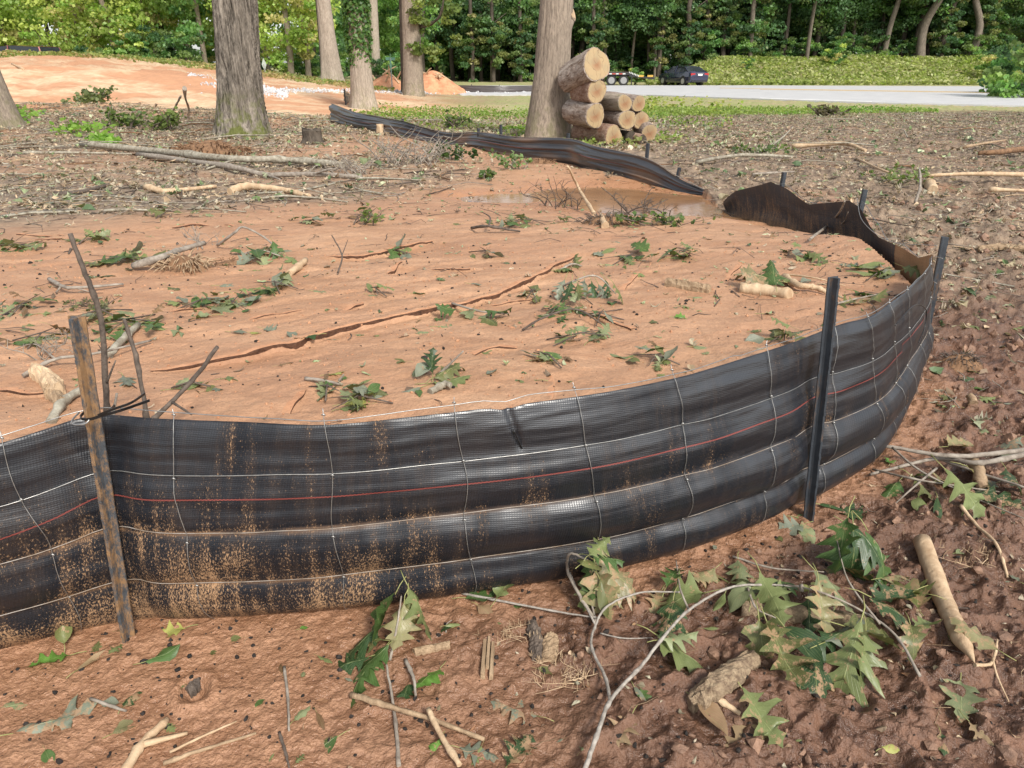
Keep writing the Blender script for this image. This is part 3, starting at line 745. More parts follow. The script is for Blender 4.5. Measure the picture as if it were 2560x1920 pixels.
    P('fabric', np_mesh('fabric', V, F, M['fabric_far'], True, np.array(C + C), np.array(UV + UV), 'dirt'))
    for z0 in (.97, .70):
        p = [(rx[i] + .004 + .05, ry[i], bz[i] + (tz[i] - bz[i]) * z0 + .01 * math.sin(i * .3)) for i in range(0, n, 4)]
        mb = MB(); mb.tube(p, .0019, 5); P('wire', mb.mesh('wire', M['wire'], True))
    mb = MB(); mb.tube(spline([Vector((2.05, 3.5, .70)), Vector((2.03, 3.9, .63)), Vector((2.10, 4.4, .64)), Vector((2.26, 4.88, .70))], 8), .0018, 5); P('wire', mb.mesh('wire', M['wire'], True))
    mb = MB(); mb.tube(spline([fab(LEN - .95, .6, .02)[0], fab(LEN - .7, .62, .03)[0], fab(LEN - .5, .55, .035)[0], fab(LEN - .5, .47, .03)[0], fab(LEN - .62, .43, .02)[0]], 8), .0022, 6)
    P('zip_tie', mb.mesh('zip_tie', M['plastic'], True))
build_near_fence()

# ------------------------------------------------------------------ far fences
def far_fence(label, foot_px, top_px, postpx, z=None, stripe=True, seed=1, buried=.08, sheen=.5):
    foot = [gp(a, b) for a, b in foot_px] if z is None else [gz(a, b, z) for a, b in foot_px]
    top = []
    for i, (a, b) in enumerate(top_px): top.append(gy(a, b, foot[i].y))
    fs = spline(foot, 10); ts = spline(top, 10); n = len(fs); m = 16
    f = empty('silt_fence', foot[0], label, 'fence'); inv = Matrix.Translation(-Vector(foot[0]))
    def P(name, me): o = link(name, me, f); o.matrix_parent_inverse = inv; return o
    ar = arc(fs); m = 30; V = []; UV = []; C = []
    for i in range(n):
        a, b = fs[i], ts[i]; tg = (fs[min(i + 1, n - 1)] - fs[max(0, i - 1)]); tg.z = 0; tg.normalize(); nn = Vector((tg.y, -tg.x, 0))
        if nn.y > 0: nn = -nn
        for j in range(m):
            q = j / (m - 1); p = a + (b - a) * q - Vector((0, 0, buried * (1 - q)))
            o = (fbm(np.array([ar[i] * 1.1]), np.array([q * 15]), seed, 3)[0] - .5) * .09 + .02 * math.sin(q * 3.14)
            p = p + nn * o; V.append(tuple(p)); UV.append((ar[i], q * .5))
            g = fbm(np.array([ar[i] * 1.2]), np.array([q * 2.]), seed + 4, 3)[0]
            C.append((.25 * (1 - q) + .1, float(sm(.60, .74, g + .12 * (1 - q) - .04)) * .5 if sheen < .9 else .1, 0, 1))
    V = np.array(V); n0 = len(V); idx = np.arange(n0).reshape(n, m); F = np.stack([idx[:-1, :-1], idx[1:, :-1], idx[1:, 1:], idx[:-1, 1:]], -1).reshape(-1, 4)
    F = np.vstack([F, F[:, ::-1] + n0]); V = np.vstack([V, V + [0, .003, 0]])
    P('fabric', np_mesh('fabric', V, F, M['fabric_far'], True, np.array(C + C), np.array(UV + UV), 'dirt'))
    if stripe:
        mb = MB(); pts = [Vector(V[idx[i, int(m * .62)]]) + Vector((0, -.006, 0)) for i in range(n)]; mb.tube(pts, .0045, 4); P('red_stripe', mb.mesh('red_stripe', flat('stripe_red', (.16, .05, .04)), True))
    mb = MB(); mb.tube([t + Vector((0, 0, .004)) for t in ts], .004, 5); P('top_wire', mb.mesh('top_wire', M['wire_rust'], True))
    for (pp, hgt, ln) in postpx:
        i = min(range(n), key=lambda k: abs((ts[k].x / (ts[k].y)) - ray(pp, 400)[0] / ray(pp, 400)[1]) )
        q = fs[i] + Vector((.0, .03, -.1)); mb = MB(); tp = ts[i] + Vector((ln, .04, hgt))
        mb.tube([q, tp], [.02, .02], 4); P('post', mb.mesh('post', M['steel']))
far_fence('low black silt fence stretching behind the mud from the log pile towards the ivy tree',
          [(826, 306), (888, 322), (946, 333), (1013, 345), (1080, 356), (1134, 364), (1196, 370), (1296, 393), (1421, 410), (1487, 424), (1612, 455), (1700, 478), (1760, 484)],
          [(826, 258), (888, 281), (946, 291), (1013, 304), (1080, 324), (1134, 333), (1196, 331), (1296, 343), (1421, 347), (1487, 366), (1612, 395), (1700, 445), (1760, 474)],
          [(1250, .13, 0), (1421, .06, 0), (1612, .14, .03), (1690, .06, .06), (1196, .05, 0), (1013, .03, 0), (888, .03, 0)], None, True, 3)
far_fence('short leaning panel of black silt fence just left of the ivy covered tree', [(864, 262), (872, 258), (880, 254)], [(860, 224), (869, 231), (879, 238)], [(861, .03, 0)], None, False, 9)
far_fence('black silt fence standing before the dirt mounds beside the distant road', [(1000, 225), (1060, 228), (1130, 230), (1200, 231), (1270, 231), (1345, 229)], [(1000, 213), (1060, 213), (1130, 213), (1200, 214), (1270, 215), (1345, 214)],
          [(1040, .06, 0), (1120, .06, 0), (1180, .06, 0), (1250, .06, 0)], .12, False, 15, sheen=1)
print('t fence', time.time() - T0)
# ------------------------------------------------------------------ trunks
def trunk_mesh(name, base, pts, radii, mat, nseg=72, nrow=110, ridge=.06, freq=9, flare=.5, flare_h=.6, roots=5, twist=.6, seed=1, zs=1.2):
    """pts: centreline points relative to base (first at ground)."""
    P = spline([Vector(p) for p in pts], 12); n = len(P); L = [0]
    for a, b in zip(P[:-1], P[1:]): L.append(L[-1] + (b - a).length)
    L = np.array(L); T = np.linspace(0, 1, nrow) ** 1.35 * L[-1]
    px = np.interp(T, L, [p.x for p in P]); py = np.interp(T, L, [p.y for p in P]); pz = np.interp(T, L, [p.z for p in P])
    rr = np.interp(T, np.linspace(0, L[-1], len(radii)), radii)
    A = np.linspace(0, 2 * np.pi, nseg, endpoint=False); TT, AA = np.meshgrid(T, A, indexing='ij'); R = np.repeat(rr[:, None], nseg, 1)
    fl = np.exp(-TT / flare_h)
    R = R * (1 + flare * fl * (1 + .45 * np.cos(AA * roots + seed)) + .05 * np.cos(AA * 2 + seed + TT * .5))
    cxn = np.cos(AA + TT * twist * .3) * freq / 2; syn = np.sin(AA + TT * twist * .3) * freq / 2
    # bark ridges: seamless noise round the trunk
    rn = 1 - abs(2 * fbm(cxn + syn * .3 + 7, syn * 1.0 + TT * zs + seed * 3, seed, 3) - 1)
    rn2 = fbm(cxn * 3 + TT * .8, syn * 3 + TT * zs * 2.5, seed + 5, 2)
    R = R + ridge * rr.mean() * (rn - .6) * 1.6 + ridge * .5 * rr.mean() * (rn2 - .5)
    X = px[:, None] + R * np.cos(AA); Y = py[:, None] + R * np.sin(AA); Z = np.repeat(pz[:, None], nseg, 1)
    V = np.stack([X, Y, Z], -1).reshape(-1, 3); idx = np.arange(nrow * nseg).reshape(nrow, nseg); nx = np.roll(idx, -1, 1)
    F = np.stack([idx[:-1], nx[:-1], nx[1:], idx[1:]], -1).reshape(-1, 4)
    return np_mesh(name, V, F, mat, True)
def crown_mesh(name, n_clump, n_leaf, ext, size, cols, seed, mat=None, hollow=.35, flatn=.5, down=0):
    r = np.random.default_rng(seed)
    c = r.normal(size=(n_clump, 3)); c /= np.linalg.norm(c, axis=1)[:, None]; c *= (hollow + (1 - hollow) * r.random(n_clump) ** .6)[:, None]
    c *= np.array(ext); cr = (.13 + .16 * r.random(n_clump)) * np.mean(ext)
    k = r.integers(0, n_clump, n_leaf); off = r.normal(size=(n_leaf, 3)); off /= np.linalg.norm(off, axis=1)[:, None] + 1e-9
    off *= (r.random(n_leaf) ** .5)[:, None] * cr[k][:, None] * np.array([1.25, 1.25, .6]); p = c[k] + off; p[:, 2] -= down * r.random(n_leaf) ** 2
    s = size * (.6 + .8 * r.random(n_leaf)); az = r.random(n_leaf) * 2 * np.pi
    nrm = r.normal(size=(n_leaf, 3)) * np.array([1, 1, .6]) + np.array([0, 0, flatn]); nrm /= np.linalg.norm(nrm, axis=1)[:, None]
    t = np.stack([np.cos(az), np.sin(az), -.25 + 0 * az], 1); t -= nrm * (t * nrm).sum(1)[:, None]; t /= np.linalg.norm(t, axis=1)[:, None] + 1e-9; b = np.cross(nrm, t)
    w = .42
    Vv = np.stack([p - t * s[:, None] * .5, p + b * s[:, None] * w, p + t * s[:, None] * .55, p - b * s[:, None] * w], 1).reshape(-1, 3)
    F = np.arange(n_leaf * 4).reshape(-1, 4)
    cols = np.array(cols); ci = r.integers(0, len(cols), n_clump); col = cols[ci[k]] * (.7 + .6 * r.random(n_leaf))[:, None] * (.8 + .4 * r.random(n_clump))[k][:, None]
    C = np.concatenate([np.repeat(col, 4, 0), np.ones((n_leaf * 4, 1))], 1)
    return np_mesh(name, Vv, F, mat or M['foliage'], False, C)
GREEN_D = [(.13, .24, .105), (.17, .29, .12), (.10, .19, .09), (.23, .31, .11)]
GREEN_M = [(.20, .36, .11), (.26, .42, .12), (.15, .30, .10), (.31, .43, .13)]
GREEN_Y = [(.48, .60, .16), (.58, .64, .18), (.38, .54, .14), (.62, .54, .24)]
GREEN_V = [(.28, .30, .11), (.16, .24, .07), (.36, .33, .14)]

def big_tree(name, label, cat, basepx, toppx, topy_d, radii, mat, group=None, H_=7.0, **kw):
    b = gp(*basepx); d = gy(toppx[0], toppx[1], b.y + topy_d); v = d - b; k = H_ / v.z; end = v * k
    o = empty(name, b, label, cat, group)
    mids = [Vector((0, 0, -.25)), Vector((0, 0, .02)), v * .45 + Vector((0, 0, 0)), v, end]
    nr = kw.pop('nseg', 72)
    link('trunk', trunk_mesh('trunk', b, mids, radii, mat, nseg=nr, **kw), o)
    return o, b, v
o, b, v = big_tree('oak_tree', 'thick oak trunk with deeply furrowed dark bark standing in the cleared brush', 'tree', (607, 338), (587, 0), 0, [.36, .295, .285, .28, .275, .27], M['bark_oak'], H_=6, nseg=220, nrow=260, ridge=.20, freq=20, flare=.60, flare_h=.34, roots=5, twist=.9, seed=3, zs=1.7)
o, b, v = big_tree('tree', 'trunk leaning out of the frame at the left edge beside small green weeds', 'tree', (-22, 318), (-130, 0), 0, [.40, .33, .30, .28], M['bark_grey'], flare=.45, flare_h=.4, ridge=.06, seed=5, nseg=120)
o, b, v = big_tree('tree', 'smooth pale trunk left of the ivy tree, behind the gravel strip', 'tree', (831, 207), (808, 0), 0, [.50, .40, .34, .33, .3], M['bark_pale'], flare=.35, flare_h=.8, ridge=.06, seed=6, H_=9)
o, b, v = big_tree('tree', 'dark thin trunk right behind the smooth pale trunk', 'tree', (815, 203), (797, 0), 0, [.22, .18, .16], M['bark_dark'], flare=.3, seed=7, H_=9, nseg=32)
ivy_o, ivy_b, ivy_v = big_tree('tree', 'grey trunk with its upper half wrapped in green ivy', 'tree', (909, 272), (889, 0), 0, [.36, .285, .25, .22, .2], M['bark_pale'], flare=.55, flare_h=.45, roots=4, ridge=.08, seed=8, nseg=140, H_=8)
o, b, v = big_tree('tree', 'slim bare trunk directly right of the ivy covered tree', 'tree', (941, 206), (932, 0), 0, [.36, .30, .26, .24], M['bark_pale'], flare=.2, flare_h=.6, ridge=.05, seed=9, H_=9)
t6, b6, v6 = big_tree('tree', 'straight brown trunk with a leafy side branch right of the street sign', 'tree', (1034, 238), (1026, 0), 0, [.46, .38, .35, .33, .31], M['bark_grey'], flare=.22, flare_h=.7, ridge=.07, seed=10, H_=9, nseg=110)
o, b, v = big_tree('tree', 'narrow dark trunk hugging the left side of the straight brown trunk', 'tree', (1014, 232), (1007, 0), 0, [.2, .17, .15], M['bark_dark'], flare=.2, seed=11, H_=9, nseg=32)
t7, b7, v7 = big_tree('tree', 'large grey trunk leaning right with a sawn limb stub, log pile against it', 'tree', (1368, 348), (1392, 0), 0, [.34, .25, .225, .215, .2, .18], M['bark_grey'], flare=.28, flare_h=.5, roots=3, ridge=.05, seed=12, nseg=160, nrow=200, H_=5.5)
# sawn stub and fork of the big grey trunk
def on7(px, py, dy=0): return gy(px, py, b7.y + dy) - b7
mb = MB(); a0, a1 = on7(1386, 170), on7(1406, 72); a2 = on7(1422, 38)
mb.tube([a0, a0 * .5 + a1 * .5, a1, a2], [.13, .15, .135, .11], 20); link('limb_stub', mb.mesh('limb_stub', M['bark_grey'], True), t7)
ax = (Vector((.9, -.35, .3))).normalized(); mb = MB(); mb.tube([a2 - ax * .02, a2 + ax * .065], [.115, .105], 18)
s_ = link('limb_stub', mb.mesh('limb_stub', M['bark_grey'], False), t7); mb = MB(); mb.tube([a2 + ax * .064, a2 + ax * .070], [.095, .095], 18); link('cut_face', mb.mesh('cut_face', M['bare_wood']), s_)
# ivy
def ivy():
    r = np.random.default_rng(4); n = 5200
    hgt = 1.15 + 4.5 * r.random(n); fr = np.clip((hgt - 1.0) / 1.6, 0, 1); az = r.random(n) * 2 * np.pi
    keep = r.random(n) < np.where(np.cos(az - 3.6) > -.1 + (1 - fr) * .8, 1, .15 + .85 * fr)
    hgt, az = hgt[keep], az[keep]; n = len(hgt); rad = .27 + .16 * r.random(n) * np.clip((hgt - .9), 0, 1)
    f = hgt / ivy_v.z; c = np.stack([ivy_v.x * f, ivy_v.y * f, hgt], 1); p = c + np.stack([np.cos(az) * rad, np.sin(az) * rad, 0 * az], 1)
    nrm = np.stack([np.cos(az), np.sin(az), .5 + 0 * az], 1) + r.normal(size=(n, 3)) * .4; nrm /= np.linalg.norm(nrm, axis=1)[:, None]
    t = np.stack([-np.sin(az), np.cos(az), -.8 + 0 * az], 1) + r.normal(size=(n, 3)) * .5; t -= nrm * (t * nrm).sum(1)[:, None]; t /= np.linalg.norm(t, axis=1)[:, None]; b = np.cross(nrm, t)
    s = (.07 + .06 * r.random(n))[:, None]; V = np.stack([p - t * s * .4, p + b * s * .45, p + t * s * .6, p - b * s * .45], 1).reshape(-1, 3)
    col = np.array([(.06, .14, .03), (.11, .22, .05), (.16, .27, .07)])[r.integers(0, 3, n)] * (.7 + .6 * r.random((n, 1))); C = np.concatenate([np.repeat(col, 4, 0), np.ones((4 * n, 1))], 1)
    link('ivy', np_mesh('ivy', V, np.arange(4 * n).reshape(-1, 4), M['foliage'], False, C), ivy_o)
ivy()
# leafy branch of the straight brown trunk
def q6(px, py, dy=0): return gy(px, py, b6.y + dy) - b6
mb = MB(); mb.tube(spline([q6(1045, 68), q6(1075, 60, -.3), q6(1098, 42, -.6), q6(1108, 5, -.8), q6(1112, -60, -.9)], 6), [.09] * 8 + [.06] * 9 + [.04] * 8, 8, jit=.1)
br = link('branch', mb.mesh('branch', M['bark_dark'], True), t6)
cm = crown_mesh('leaves', 26, 1500, (1.25, .9, 1.7), .17, [(.28, .33, .10), (.22, .28, .08), (.16, .22, .06)], 77)
lf = link('leaves', cm, br); lf.location = q6(1078, 60, -.4) + Vector((.1, 0, .2))

# ------------------------------------------------------------------ the woods
def crown_set(tag_, n, ncl, nl, ext, size, cols, seed, **k): return [crown_mesh('crown', ncl, nl, (ext[0] * (1 + .15 * math.sin(i * 3)), ext[1], ext[2] * (1 + .12 * math.cos(i * 5))), size, cols, seed + i, **k) for i in range(n)]
CR_D = crown_set('d', 4, 80, 6400, (3.4, 3.4, 4.6), .23, GREEN_D + GREEN_M[:1], 100)
CR_M = crown_set('m', 3, 70, 5200, (3.2, 3.2, 4.2), .24, GREEN_M, 120)
CR_Y = crown_set('y', 3, 60, 4600, (3.0, 3.0, 4.0), .24, GREEN_Y, 140)
CR_V = crown_set('v', 3, 40, 3600, (1.1, 1.1, 2.9), .20, GREEN_V + GREEN_D, 160, hollow=.1)
CR_U = crown_set('u', 3, 34, 2600, (2.0, 1.8, 1.5), .20, GREEN_D + GREEN_M, 180, hollow=.2)
CR_W = crown_set('w', 2, 34, 2600, (2.0, 1.8, 1.6), .20, GREEN_Y + GREEN_M, 190, hollow=.2)
def wood_trunk(seed, mat, h=12, r0=.2, bend=.4):
    rn = random.Random(seed); p = [Vector((0, 0, -.4))]
    for i in range(1, 6): p.append(Vector((rn.uniform(-bend, bend) * i / 3, rn.uniform(-bend, bend) * i / 3, h * i / 5)))
    mb = MB(); sp = spline(p, 4); mb.tube(sp, [r0 * (1.25 if i == 0 else 1 - .55 * i / len(sp)) for i in range(len(sp))], 9, jit=.12, rnd=rn)
    for k in range(4):
        q = sp[int(len(sp) * (.35 + .15 * k))]; a = rn.uniform(0, 6.28); mb.tube([q, q + Vector((math.cos(a), math.sin(a), .7)) * rn.uniform(.8, 1.8)], [r0 * .3, r0 * .1], 5)
    return mb.mesh('trunk', mat, True)
TRK = [wood_trunk(i, M['bark_dark'], 13, .20 + .03 * (i % 3)) for i in range(4)]; TRP = [wood_trunk(20 + i, M['bark_grey'], 13, .16 + .03 * i, .5) for i in range(3)]; TRM = [wood_trunk(20 + i, M['bark_mid'], 13, .16 + .03 * i, .5) for i in range(3)]
rr = random.Random(5)
def wood_tree(name, px, dist, label, group, crowns, trunks, crz, cs=1.0, ts=1.0, zoff=0):
    d = ray(px, 160); x = d[0] / d[1] * dist; z = H(x, dist) + zoff
    o = empty(name, (x, dist, z), label, 'tree', group, rr.uniform(0, 6.28))
    t = link('trunk', rr.choice(trunks), o); t.scale = (ts * rr.uniform(.8, 1.25), ts * rr.uniform(.8, 1.25), 1.0)
    c = link('crown', rr.choice(crowns), o); s = cs * rr.uniform(.85, 1.2); c.location = (0, 0, crz + rr.uniform(-.6, .8)); c.scale = (s, s, s * rr.uniform(.9, 1.15)); c.rotation_euler = (0, 0, rr.uniform(0, 6))
    return o
def bush(px, dist, crowns, label, group, cs=1.0, z=.9, name='shrub'):
    d = ray(px, 160); x = d[0] / d[1] * dist; o = empty(name, (x, dist, H(x, dist)), label, 'shrub', group, rr.uniform(0, 6))
    c = link('foliage', rr.choice(crowns), o); c.location = (0, 0, z); s = cs * rr.uniform(.8, 1.2); c.scale = (s, s, s)
    mb = MB()
    for k in range(4): mb.tube([(0, 0, -.2), (rr.uniform(-.7, .7) * cs, rr.uniform(-.7, .7) * cs, z)], [.05, .02], 5)
    link('stem', mb.mesh('stem', M['bark_dark']), o)
def mark(px, top=False):
    for lim, w in ((180, 'above the far left end of the clay slope'), (430, 'above the left part of the clay slope'), (540, 'just left of the furrowed oak trunk'), (700, 'just right of the furrowed oak trunk'), (800, 'left of the ivy covered trunk'), (960, 'behind the ivy covered trunk'), (1100, 'behind the dirt mounds'),
                   (1230, 'behind the distant roadside fence'), (1330, 'left of the leaning log pile tree'), (1450, 'right behind the leaning log pile tree'), (1600, 'behind the trailer'), (1680, 'just left of the sedan'), (1780, 'behind the sedan'), (1900, 'at the left end of the ivy bank'), (2050, 'above the left half of the ivy bank'), (2200, 'above the middle of the ivy bank'), (2350, 'above the right half of the ivy bank'), (2480, 'above the right end of the ivy bank')):
        if px < lim: return w
    return 'at the right edge of the woods'
# right-hand woods behind the road, front row with high crowns so trunks show
G1 = 'dark woods behind the road'
for i in range(58):
    px = 1010 + i * 30 + rr.uniform(-14, 14); dist = 71 + rr.uniform(0, 5)
    wood_tree('tree', px, dist, 'slender tree in the front row of woods ' + mark(px), G1, CR_D, TRK + TRP[:1], rr.choice([5.2, 6.4, 7.2]), .8, .9)
for i in range(46):
    px = 980 + i * 38 + rr.uniform(-18, 18); dist = 79 + rr.uniform(0, 7)
    wood_tree('tree', px, dist, 'second row tree of the dark woods ' + mark(px), 'deeper dark woods behind the road', CR_D, TRK, rr.choice([3.8, 5.2, 7]), 1.0)
for i in range(34):
    px = 950 + i * 52 + rr.uniform(-20, 20); dist = 93 + rr.uniform(0, 10)
    wood_tree('tree', px, dist, 'farthest row tree of the dark woods ' + mark(px), 'farthest woods behind the road', CR_D, TRK, rr.choice([3.0, 6.0, 4.2]), 1.35)
for i in range(22):
    px = 1330 + i * 56 + rr.uniform(-25, 25)
    bush(px, 70 + rr.uniform(0, 3), CR_U, 'dark green shrub under the woods ' + mark(px), 'shrubs under the woods behind the road', rr.uniform(.55, .95), 1.0)
for i, px in enumerate([1180, 1232, 1300, 1392, 1716, 1760, 1806, 1870, 1480, 1650, 2350, 2440]):
    d = ray(px, 160); y = 69.5 + rr.uniform(-.5, 1.5); x = d[0] / d[1] * y
    o = empty('tree', (x, y, H(x, y)), 'slim vine smothered trunk ' + mark(px), 'tree', 'vine covered trunks at the wood edge')
    link('trunk', rr.choice(TRK), o); c = link('crown', rr.choice(CR_V), o); c.location = (0, 0, 3.2)
# two winding pale trunks at right
for px, lab, s in ((1875, 'stout grey trunk leaning left at the wood edge above the ivy bank', 1.5), (2300, 'winding thick grey trunk in the woods above the right of the ivy bank', 1.9), (1640, 'pale thin dead trunk standing in the dark woods right of the car', .6), (2205, 'forked trunk in the woods directly above the middle of the ivy bank', 1.3), (2420, 'slanting trunk second from the right edge of the woods', 1.3), (2015, 'bare straight pale trunk among shrubs on top of the ivy bank', .7)):
    wood_tree('tree', px, 69.6, lab, None, CR_D, [TRM[int(px) % 3]], 8.0, .9, s)
# middle distance, brighter
G2 = 'light green woods beyond the clay slope'
for i in range(17):
    px = -60 + i * 52 + rr.uniform(-18, 18); y = 47 + rr.uniform(0, 5)
    if 40 < px < 150: y = 56
    wood_tree('tree', px, y, 'bright yellow green tree ' + mark(px), G2, CR_Y + CR_M[:1], TRP + TRK[:1], rr.choice([3.6, 4.6, 5.4]), .78, .8)
for i in range(20):
    px = -80 + i * 62 + rr.uniform(-20, 20); y = 57 + rr.uniform(0, 8)
    if 655 < px < 760 or i % 2: continue
    wood_tree('tree', px, y, 'mid green tree deeper in woods ' + mark(px), 'deeper woods beyond the clay slope', CR_M + CR_Y[:1] + CR_D[:1], TRK, rr.choice([3.4, 5.0]), .95)
for i in range(7):
    px = 820 + i * 60 + i * 66 + rr.uniform(-20, 20); y = 76 + rr.uniform(0, 12)
    if 600 < px < 790: continue
    wood_tree('tree', px, y, 'green tree in the farthest row ' + mark(px), 'farthest woods beyond the clay slope', CR_M + CR_D[:2], TRK, rr.choice([3.0, 4.5]), 1.15)
for i in range(20):
    px = 20 + i * 50 + rr.uniform(-20, 20)
    if px > 1290: break
    if px < 170:
        bush(px - 30, 62, CR_U, 'dark leafy bush behind the half hidden car at far left', 'bushes behind the half hidden car', .8, .9); bush(px - 5, 66, CR_U, 'dark leafy bush behind the half hidden car at far left', 'bushes behind the half hidden car', 1.0, 1.2)
        continue
    bush(px, (46 if px < 500 else 52) + rr.uniform(0, 3), CR_U + CR_W[:1] if px > 520 else CR_W + CR_U, 'leafy bush at the wood edge ' + mark(px), 'bushes along the woods beyond the slope', .62, .8)
for px, d, cs, lab in ((2585, 41, .85, 'large dark leaved shrub at the right edge beside the road'), (2590, 36, .9, 'bushy shrub cut by the right frame edge near the road'), (2500, 62, .9, 'yellow green shrub on the right end of the ivy bank'), (2085, 66.5, .62, 'big drooping yellow green shrub hanging over the ivy bank'), (1868, 65, .35, 'small round yellow green bush on the ivy bank'), (1590, 60.5, .45, 'low green bush between the flatbed trailer and the car')):
    bush(px, d, CR_W if 'yellow' in lab or 'low' in lab else CR_U, lab, None, cs, 1.0 * cs + .1)

# ------------------------------------------------------------------ ground cover (nobody could count it)
def leaf_quads(p, s, cols, seed, up=.8, name='x'):
    r = np.random.default_rng(seed); n = len(p); az = r.random(n) * 6.283
    nrm = r.normal(size=(n, 3)) * .55 + np.array([0, -.15, up]); nrm /= np.linalg.norm(nrm, axis=1)[:, None]
    t = np.stack([np.cos(az), np.sin(az), 0 * az], 1); t -= nrm * (t * nrm).sum(1)[:, None]; t /= np.linalg.norm(t, axis=1)[:, None]; b = np.cross(nrm, t); s = s[:, None]
    V = np.stack([p - t * s * .5, p + b * s * .42, p + t * s * .55, p - b * s * .42], 1).reshape(-1, 3)
    cols = np.array(cols); pt = (fbm(p[:, 0] * .5, p[:, 1] * .5, seed, 3) * 1.3 * len(cols)).astype(int) + r.integers(0, 2, n)
    col = cols[np.clip(pt, 0, len(cols) - 1)] * (.65 + .7 * r.random((n, 1))); C = np.concatenate([np.repeat(col, 4, 0), np.ones((4 * n, 1))], 1)
    return np_mesh(name, V, np.arange(4 * n).reshape(-1, 4), M['foliage'], False, C)
def cover(name, n, fx, size, cols, seed, lift, up=.8):
    r = np.random.default_rng(seed); x, y = fx(r, n); z = height(x, y) + lift * r.random(len(x)); p = np.stack([x, y, z], 1)
    s = size * (.6 + .8 * r.random(len(x))); tag(link(name, leaf_quads(p, s, cols, seed, up, name)), kind='stuff')
def f_bank(r, n):
    y = 59.5 + 12 * r.random(n); a = .17 + .62 * r.random(n); return a * y, y
cover('ivy_ground_cover', 26000, f_bank, .24, [(.20, .26, .06), (.30, .38, .10), (.42, .46, .15), (.50, .50, .24), (.34, .40, .12)], 301, .35)
def f_verge(r, n):
    px = 930 + 900 * r.random(n); a = (px - 1280) / FPX / 1.06; y = 13.5 + 13 * r.random(n) ** .7
    d = fbm(a * 14, y * .4, 8, 3); k = d + .12 * (px < 1500) * (px > 950) * (y > 17) > .52; k &= ~((px > 1330) & (y > 24.5 + 8 * (px < 1500))); return (a * y)[k], y[k]
cover('weeds', 9000, f_verge, .06, [(.16, .26, .05), (.26, .36, .06), (.36, .40, .10), (.20, .30, .06)], 302, .16)
def f_verge2(r, n):
    px = 1480 + 860 * r.random(n) ** 1.5; a = (px - 1280) / FPX / 1.06; y = 19 + 8.5 * r.random(n); k = (y > 20.5 + (px - 1480) / 760 * 3.5) & (y < 36 - (px - 1480) / 760 * 8.6); return (a * y)[k], y[k]
cover('grass', 16000, f_verge2, .07, [(.15, .28, .05), (.22, .36, .07), (.30, .38, .10)], 303, .10, .2)
def f_crest(r, n):
    a = -.75 + .6 * r.random(n); y = 37 + 6 * r.random(n) ** .6; return a * y, y
cover('dry_grass', 12000, f_crest, .14, [(.30, .30, .10), (.45, .36, .17), (.50, .40, .2), (.28, .33, .10)], 304, .16, .2)
def f_tall(r, n):
    px = 1330 + 520 * r.random(n) ** 1.3; a = (px - 1280) / FPX / 1.06; y = 22 + 7 * r.random(n); k = fbm(a * 30, y * .3, 5, 2) > .5; return (a * y)[k], y[k]
cover('weeds', 2600, f_tall, .11, [(.20, .30, .06), (.32, .42, .08), (.42, .44, .12)], 309, .38)
def f_leftw(r, n):
    c = [(55, 305, 60, 14), (200, 335, 70, 10), (262, 357, 38, 7)]; xs = []; ys = []
    for cx, cy_, sx, sy in c:
        for k in range(n // 3):
            px, py = r.normal(cx, sx * .5), r.normal(cy_, sy * .5); q = gz(px, py, .44); xs.append(q.x); ys.append(q.y)
    return np.array(xs), np.array(ys)
cover('weeds', 600, f_leftw, .09, [(.12, .26, .03), (.22, .40, .06), (.28, .45, .08)], 305, .09)
def f_base(r, n):
    xs = []; ys = []
    for cx, cy_, sx, sy in [(1360, 350, 90, 6), (1500, 372, 90, 8), (1640, 360, 60, 8), (1180, 325, 120, 14), (1100, 290, 90, 14), (1290, 330, 30, 5), (930, 285, 40, 8)]:
        for k in range(n // 7):
            px, py = r.normal(cx, sx * .6), r.normal(cy_, sy * .5); q = gz(px, py, .36); xs.append(q.x); ys.append(q.y)
    return np.array(xs), np.array(ys)
cover('weeds', 2100, f_base, .06, [(.18, .30, .05), (.28, .40, .08), (.36, .40, .14)], 306, .10)
print('t woods', time.time() - T0)
# ------------------------------------------------------------------ logs
t = NT('cut_rings'); v = t.n('ShaderNodeVectorMath', operation='MULTIPLY'); t.l(t.co(), v.inputs[0]); v.inputs[1].default_value = (1, 1, 0)
ln = t.n('ShaderNodeVectorMath', operation='LENGTH'); t.l(v.outputs[0], ln.inputs[0])
nn = t.noise(5, 5, .6); nn2 = t.noise(26, 4)
rg = t.math('ADD', ln.outputs['Value'], t.math('MULTIPLY', nn, .05))
ring = t.ramp(t.math('FRACT', t.math('MULTIPLY', rg, 55)), [(.0, 1), (.35, .2), (.9, .2), (1, 1)])
cr_ = t.n('ShaderNodeTexWave'); cr_.wave_type = 'BANDS'; cr_.inputs['Scale'].default_value = 3; cr_.inputs['Distortion'].default_value = 14; cr_.inputs['Detail'].default_value = 3; t.l(t.co(), cr_.inputs['Vector'])
col = t.mix(t.ramp(rg, [(.05, 0), (.11, .6), (.13, 1)]), (.27, .14, .075), (.39, .285, .16))
col = t.mix(t.ramp(nn, [(.40, .6), (.54, 0)]), col, (.30, .245, .15))
col = t.mix(t.math('MULTIPLY', ring, .25), col, (.25, .16, .08)); col = t.mix(t.ramp(cr_.outputs['Fac'], [(.0, .6), (.025, 0)]), col, (.16, .10, .06))
M['rings'] = t.set(col, .7, t.bump(t.math('ADD', ring, nn2), .4, .003), .2)
